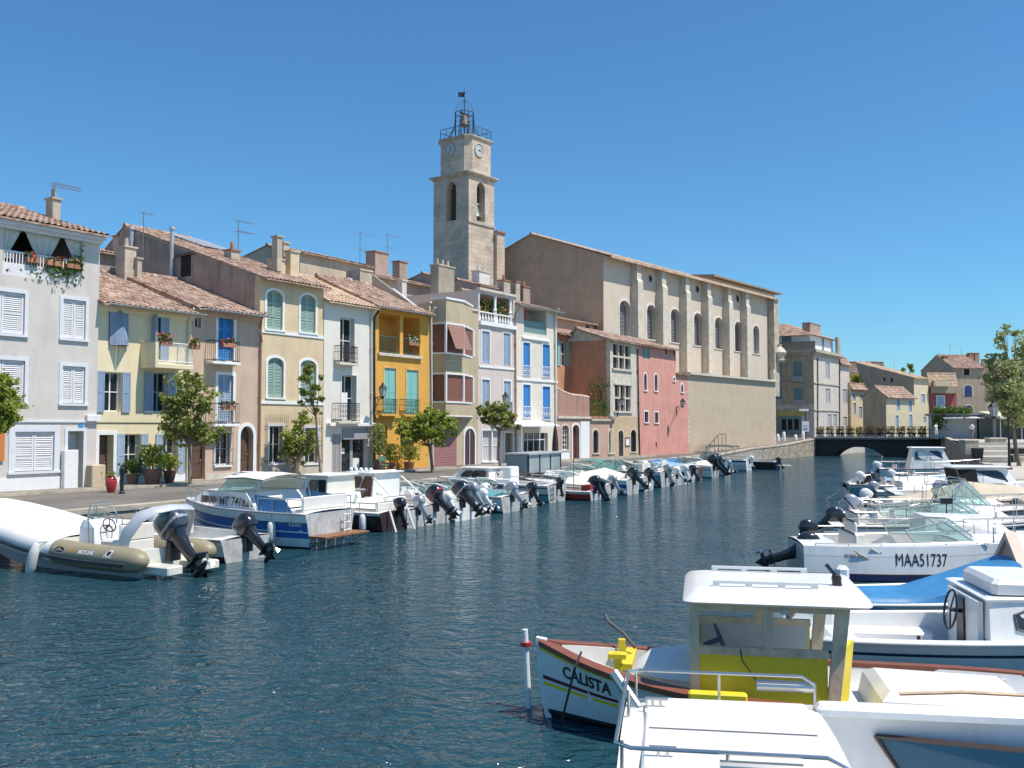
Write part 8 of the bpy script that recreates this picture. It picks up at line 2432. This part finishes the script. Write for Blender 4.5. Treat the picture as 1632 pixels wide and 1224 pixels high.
for sg in (1, -1):
    rings = []
    for t in S:
        x, y, z = B.P(t, 0, 1); yi = max(0, y - .17); o_ = .035
        rings.append([(x, sg * (y + o_), z - .03), (x, sg * (y + o_), z + .03), (x, sg * yi, z + .045), (x, sg * yi, z - .01)])
    mb.loft(rings, True, True)
B.kid('gunwale', mb, M_brownp)
mb = MB(); xb_ = CL
mb.loft([[(xb_ - .16 - .0, .05, .0 - .2), (xb_ + .0 - .1, .045, -.2), (xb_ - .1, -.045, -.2), (xb_ - .16, -.05, -.2)], [(xb_ - .1, .05, .5), (xb_ + .02, .045, .5), (xb_ + .02, -.045, .5), (xb_ - .1, -.05, .5)], [(xb_ - .08, .05, .9), (xb_ + .04, .045, .92), (xb_ + .04, -.045, .92), (xb_ - .08, -.05, .9)]], True, True)
B.kid('stem_post', mb, MATS['white_hull_paint'])
B.text('CALISTA', .19, CL - .30, .53, 1, M_black, .006, .80, slope=-.16)
ribs = MB()
for k, x in enumerate([.5 + .36 * i for i in range(17)]):
    t = x / CL; y = B.hb(t) - .17; z = B.zg(t)
    for sg in (1, -1):
        r_ = MB(); r_.box(x - .03, min(sg * (y - .05), sg * (y + .01)), .3, x + .03, max(sg * (y - .05), sg * (y + .01)), z - .03); B.kid('rib', r_, MATS['white_hull_paint'])
# floor hatch, coach roof, thwarts, bitts
mb = MB()
rings = []
for x, w, h_ in ((CL - 1.15, .28, .06), (CL - 1.3, .4, .16), (CL - 1.9, .62, .22), (CL - 2.0, .64, .22)):
    rings.append([(x, w * math.cos(t), .62 + h_ * 1.3 * math.sin(t)) for t in [i * math.pi / 10 for i in range(11)]])
mb.loft(rings, False); mb.poly(rings[-1]); B.kid('foredeck_hood', mb, MATS['white_hull_paint'], 40)
mb = MB(); mb.box(CL - 1.1, -.55, .66, CL - .98, .3, .72); B.kid('thwart', mb, YEL)
mb = MB(); mb.box(CL - .98, .30, .5, CL - .90, .38, .86); mb.box(CL - 1.04, .26, .8, CL - .84, .42, .85); B.kid('bitt', mb, YEL)
mb = MB(); mb.box(CL - .98, -.38, .5, CL - .90, -.30, .86); B.kid('bitt', mb, YEL)
mb = MB(); mb.tube([(CL - 1.1, -.2, .8), (CL - .95, -.45, .9), (CL - .75, -.62, 1.0), (CL - .7, -.75, 1.06)], .022, 6); B.kid('boat_hook', mb, M_rubber)
# wheelhouse
xa_, xc_ = CL - 3.22, CL - 1.78; wy = .82; zb0, zs, zw, ztp = .40, 1.0, 1.07, 1.53
WHo = MB()
for sg in (1, -1): WHo.box(xa_ + .07, sg * wy - .02, zb0, xc_ - .07, sg * wy + .02, zs)
WHo.box(xc_ - .02, -wy + .06, zb0, xc_ + .02, wy - .06, zs)
WHo.add([(xa_ - .01, wy - .05, zb0), (xa_ - .24, .1, zb0), (xa_ - .30, .1, zs + .05), (xa_ - .07, wy - .05, zs + .05), (xa_ + .03, wy - .07, zb0), (xa_ - .20, .08, zb0), (xa_ - .26, .08, zs + .05), (xa_ - .03, wy - .07, zs + .05)], [(0, 1, 2, 3), (7, 6, 5, 4), (0, 4, 5, 1), (1, 5, 6, 2), (2, 6, 7, 3), (3, 7, 4, 0)])
wh = B.kid('wheelhouse', WHo, YEL)
ln_ = MB()
for sg in (1, -1): ln_.box(xa_ + .1, sg * (wy - .03) - .008, zb0, xc_ - .08, sg * (wy - .03) + .008, zs)
B.kid('lining', ln_, paint('grey_lining', (0.52, 0.53, 0.53)), parent=wh)
fm = MB()
for sg in (1, -1):
    y0_, y1_ = sg * wy - .04, sg * wy + .04
    fm.box(xc_ - .07, y0_, zb0, xc_ + .03, y1_, ztp)
    fm.add([(xa_ - .03, y0_, zb0), (xa_ + .09, y0_, zb0), (xa_ - .02, y0_, ztp), (xa_ - .16, y0_, ztp), (xa_ - .03, y1_, zb0), (xa_ + .09, y1_, zb0), (xa_ - .02, y1_, ztp), (xa_ - .16, y1_, ztp)], [(0, 3, 2, 1), (4, 5, 6, 7), (0, 1, 5, 4), (1, 2, 6, 5), (2, 3, 7, 6), (3, 0, 4, 7)])
    fm.box(xa_ + .06, y0_ + .004, zs, xc_ - .07, y1_ - .004, zw + .01)
    fm.box(xa_ - .1, y0_ + .004, ztp - .07, xc_ - .07, y1_ - .004, ztp)
    xm_ = xa_ + (xc_ - xa_) * .46; fm.box(xm_ - .05, y0_ + .008, zw + .01, xm_ + .05, y1_ - .008, ztp - .07)
fm.box(xc_ - .03, -wy + .04, zs, xc_ + .028, wy - .04, zw); fm.box(xc_ - .03, -wy + .04, ztp - .07, xc_ + .028, wy - .04, ztp); fm.box(xc_ - .03, -.04, zw, xc_ + .02, .04, ztp - .07)
B.kid('frame', fm, M_oldwood, parent=wh)
G_clear = clearglass('clear_glass', (0.86, 0.92, 0.92), .12)
for sg in (1, -1):
    for x0, x1 in ((xa_ + .02, xm_ - .05), (xm_ + .05, xc_ - .07)):
        g = MB(); g.quad((x0, sg * wy, zw), (x1, sg * wy, zw), (x1, sg * wy, ztp - .07), (x0, sg * wy, ztp - .07)); B.kid('pane', g, G_clear, parent=wh)
for y0_, y1_ in ((-wy + .04, -.04), (.04, wy - .04)):
    g = MB(); g.quad((xc_, y0_, zw), (xc_, y1_, zw), (xc_, y1_, ztp - .07), (xc_, y0_, ztp - .07)); B.kid('pane', g, G_clear, parent=wh)
rm = MB(); rings = []
def rrect(x0, x1, w, z, r_=.12, crown=0.0):
    pts = []
    for cx, cy, a0 in ((x1 - r_, w - r_, 0), (x0 + r_, w - r_, 90), (x0 + r_, -w + r_, 180), (x1 - r_, -w + r_, 270)):
        for k in range(4):
            a = rad(a0 + 30 * k); pts.append((cx + r_ * math.cos(a), cy + r_ * math.sin(a), z))
    return pts
rm.loft([rrect(xa_ - .36, xc_ + .08, wy + .14, ztp + .005), rrect(xa_ - .38, xc_ + .10, wy + .16, ztp + .03), rrect(xa_ - .36, xc_ + .05, wy + .1, ztp + .085), rrect(xa_ - .3, xc_ - .05, wy - .15, ztp + .13), rrect(xa_ - .1, xc_ - .25, wy - .45, ztp + .145)], True, True)
ro = B.kid('roof', rm, gel('roof_white', (0.78, 0.77, 0.74)), 50, wh)
for sg in (1, -1):
    rl = MB(); x0_, x1_ = xa_ + .12, xc_ - .22
    y_ = sg * .55; zz = ztp + .1
    rl.box(x0_, y_ - .02, zz + .07, x1_, y_ + .02, zz + .1)
    for k in range(4): xx = x0_ + (x1_ - x0_ - .07) * k / 3; rl.box(xx, y_ - .018, zz - .02, xx + .07, y_ + .018, zz + .071)
    B.kid('roof_rail', rl, MATS['white_hull_paint'], parent=wh)
mb = MB(); mb.cyl((xa_ - .12, .3, ztp + .08), (xa_ - .1, .3, ztp + .2), .05, n=8); mb.ball((xa_ - .1, .3, ztp + .22), .055); mb.cyl((xa_ - .1, .3, ztp + .24), (xa_ + .0, .25, ztp + .36), .022, n=6); B.kid('searchlight', mb, M_black, parent=wh)
mb = MB(); mb.ball((xa_ + .5, wy + .06, ztp - .05), .05, .04, .04); B.kid('lamp', mb, M_lamp, parent=wh)
mb = MB(); mb.tube([(xa_ + .95, wy + .045, zw), (xa_ + .93, wy + .045, zw - .12), (xa_ + .8, wy + .045, zw - .3), (xa_ + .74, wy + .045, zw - .36)], .006, 4); B.kid('hanging_cord', mb, M_black, parent=wh)
B.wheel(xc_ - .3, .3, 1.05, .17)
# yellow oar rest and plank, engine box aft
mb = MB(); mb.bbox(xc_ - .55, .98, .59, xc_ + .05, 1.1, .66, .02); B.kid('oar_block', mb, YEL)
mb = MB(); mb.loft([[(xa_ - 2.0, .62, .3), (xa_ - .45, .68, .3), (xa_ - .45, -.68, .3), (xa_ - 2.0, -.62, .3)], [(xa_ - 2.0, .6, .52), (xa_ - .5, .64, .54), (xa_ - .5, -.64, .54), (xa_ - 2.0, -.6, .52)], [(xa_ - 1.9, .45, .6), (xa_ - .6, .5, .62), (xa_ - .6, -.5, .62), (xa_ - 1.9, -.45, .6)]], True, True); B.kid('engine_box', mb, MATS['white_hull_paint'], 30)
mb = MB(); mb.tube([(CL - .55, .5, .88), (CL - .5, .66, .75), (CL - .3, .5, .0)], .014, 5); B.kid('mooring_line', mb, M_black)
mb = MB(); mb.tube([(xa_ - .6, .98, .72), (xa_ - 1.2, .95, .76), (xa_ - 2.1, .88, .74)], .02, 5); B.kid('oar', mb, M_oldwood)
# white mooring pole by its bow
p = W(849, 1128)
o = thing('mooring_pole', 'white mooring pole with a red band standing off the bow of the wooden boat', 'pole', (p.x, p.y, 0))
zt_ = D(837, 1003, p.y).z
mb = MB(); mb.cyl((0, 0, -1.0), ((837 - 849) / FPX * p.y, 0, zt_), .042, .036, n=10); mb.build('post', M_white, o)
mb = MB(); c_ = (837.5 - 849) / FPX * p.y * .9; mb.tube([(c_, 0, zt_ - .2), (c_, 0, zt_ - .15)], .07, 10); mb.build('float', G_red, o)

# ---------------------------------------------------------------- nearest white boat
B = Boat('nearest white boat with a flat stern deck, steel rails and a blue side window', (0.80, 7.12), -9, 5.6, 2.0, 1.12, 1.18, [(0.2, G_white), (0.9, G_white), (1.0, M_boot)], deck=gel('deck_white', (0.78, 0.77, 0.72)), cockpit=(.27, .8, .10, .1), group=RGB, stern=.97, rub=G_grey, well_m=G_white)
dz = B.zg(.1)
mb = MB(); mb.bbox(.16, -.82, dz + .03, 1.42, .82, dz + .09, .02); B.kid('deck_hatch', mb, gel('deck_white', (0.78, 0.77, 0.72)))
mb = MB()
rt = dz + .27
mb.tube([(1.5, .93, dz), (1.5, .93, rt - .06), (1.4, .93, rt), (.1, .93, rt), (.02, .86, rt), (.0, -.86, rt - .02), (.1, -.95, rt - .02), (1.3, -.95, rt - .02), (1.42, -.95, rt - .08), (1.42, -.95, dz)], .014, 8)
for x, y in ((.08, .93), (.75, .93), (.04, .35), (.04, -.85), (.7, -.95)): mb.cyl((x, y, dz - .02), (x, y, rt - .01), .013, n=6)
B.kid('stern_rail', mb, M_steel)
mb = MB(); mb.cyl((1.05, .96, rt - .09), (1.5, .96, rt - .09), .045, n=12); B.kid('rod_tube', mb, M_steel)
mb = MB(); mb.cyl((.65, -.98, rt - .1), (1.15, -.98, rt - .1), .045, n=12); B.kid('rod_tube', mb, M_steel)
mb = MB(); mb.cyl((.1, .72, dz + .02), (-.1, .86, dz + .26), .045, n=12); B.kid('rod_tube', mb, M_steel)
for x, y in ((.25, .55), (.3, -.6)): B.cleat(x, y, dz + .09)
# inner face of the far topside with its window, and the toe rail
yi = B.hb(.5) - .10
mb = MB(); mb.bbox(1.5, .8, dz + .0, 4.6, .98, dz + .08, .03); B.kid('coaming', mb, G_white)
win = [(1.95, .97), (2.15, .66), (4.4, .55), (4.4, .96)]
Y_ = lambda x: B.hb(x / B.L) - .10 - .02
mb = MB(); mb.poly([(x, Y_(x) - .012, z) for x, z in win]); wo_ = B.kid('window', mb, mat('blue_perspex', (0.012, 0.09, 0.16), rough=.15, spec=.35))
mb = MB(); q = [(x, Y_(x) - .016, z) for x, z in win]; mb.tube(q + [q[0]], .022, 6); B.kid('frame', mb, G_brown, parent=wo_)

# fittings that make working boats look used
Mstain = mat('rust_stain', (0.30, 0.17, 0.09), rough=0.8, var=0.5, vscale=9)
mb = MB(); mb.box(.2, -.012, dz + .0905, 1.38, .012, dz + .0935); B.kid('deck_seam', mb, M_rubber)
# loose gear on the right bank boats: stern lines, rod posts, folded hoods
gear = [o for o in C.objects if o.get('group') == RGB and o.type == 'EMPTY']
rr = random.Random(77)
for o in gear[:9]:
    for k in range(2):
        x, y = rr.uniform(.3, 2.4), rr.uniform(-.9, -.6); h_ = rr.uniform(.25, .6)
        mb = MB(); mb.tube([(x, y, .7), (x + .02, y, .75 + h_), (x + .3, y + .1, .8 + h_), (x + .5, y + .3, .72)], .014, 5); mb.build('grab_hoop', M_black if k else M_steel, o)
    mb = MB(); a = Vector((.1, -.8, .7)); e = Vector((-rr.uniform(.5, 1.2), -1.2, -.05)); mb.tube([a.lerp(e, i / 6) - Vector((0, 0, .15 * math.sin(math.pi * i / 6))) for i in range(7)], .012, 4); mb.build('stern_line', M_rope, o)
    mb = MB(); x = rr.uniform(2.0, 3.4); mb.cyl((x, -.95, .7), (x + .05, -.95, 1.7), .012, .006, n=5); mb.build('rod', M_black, o)
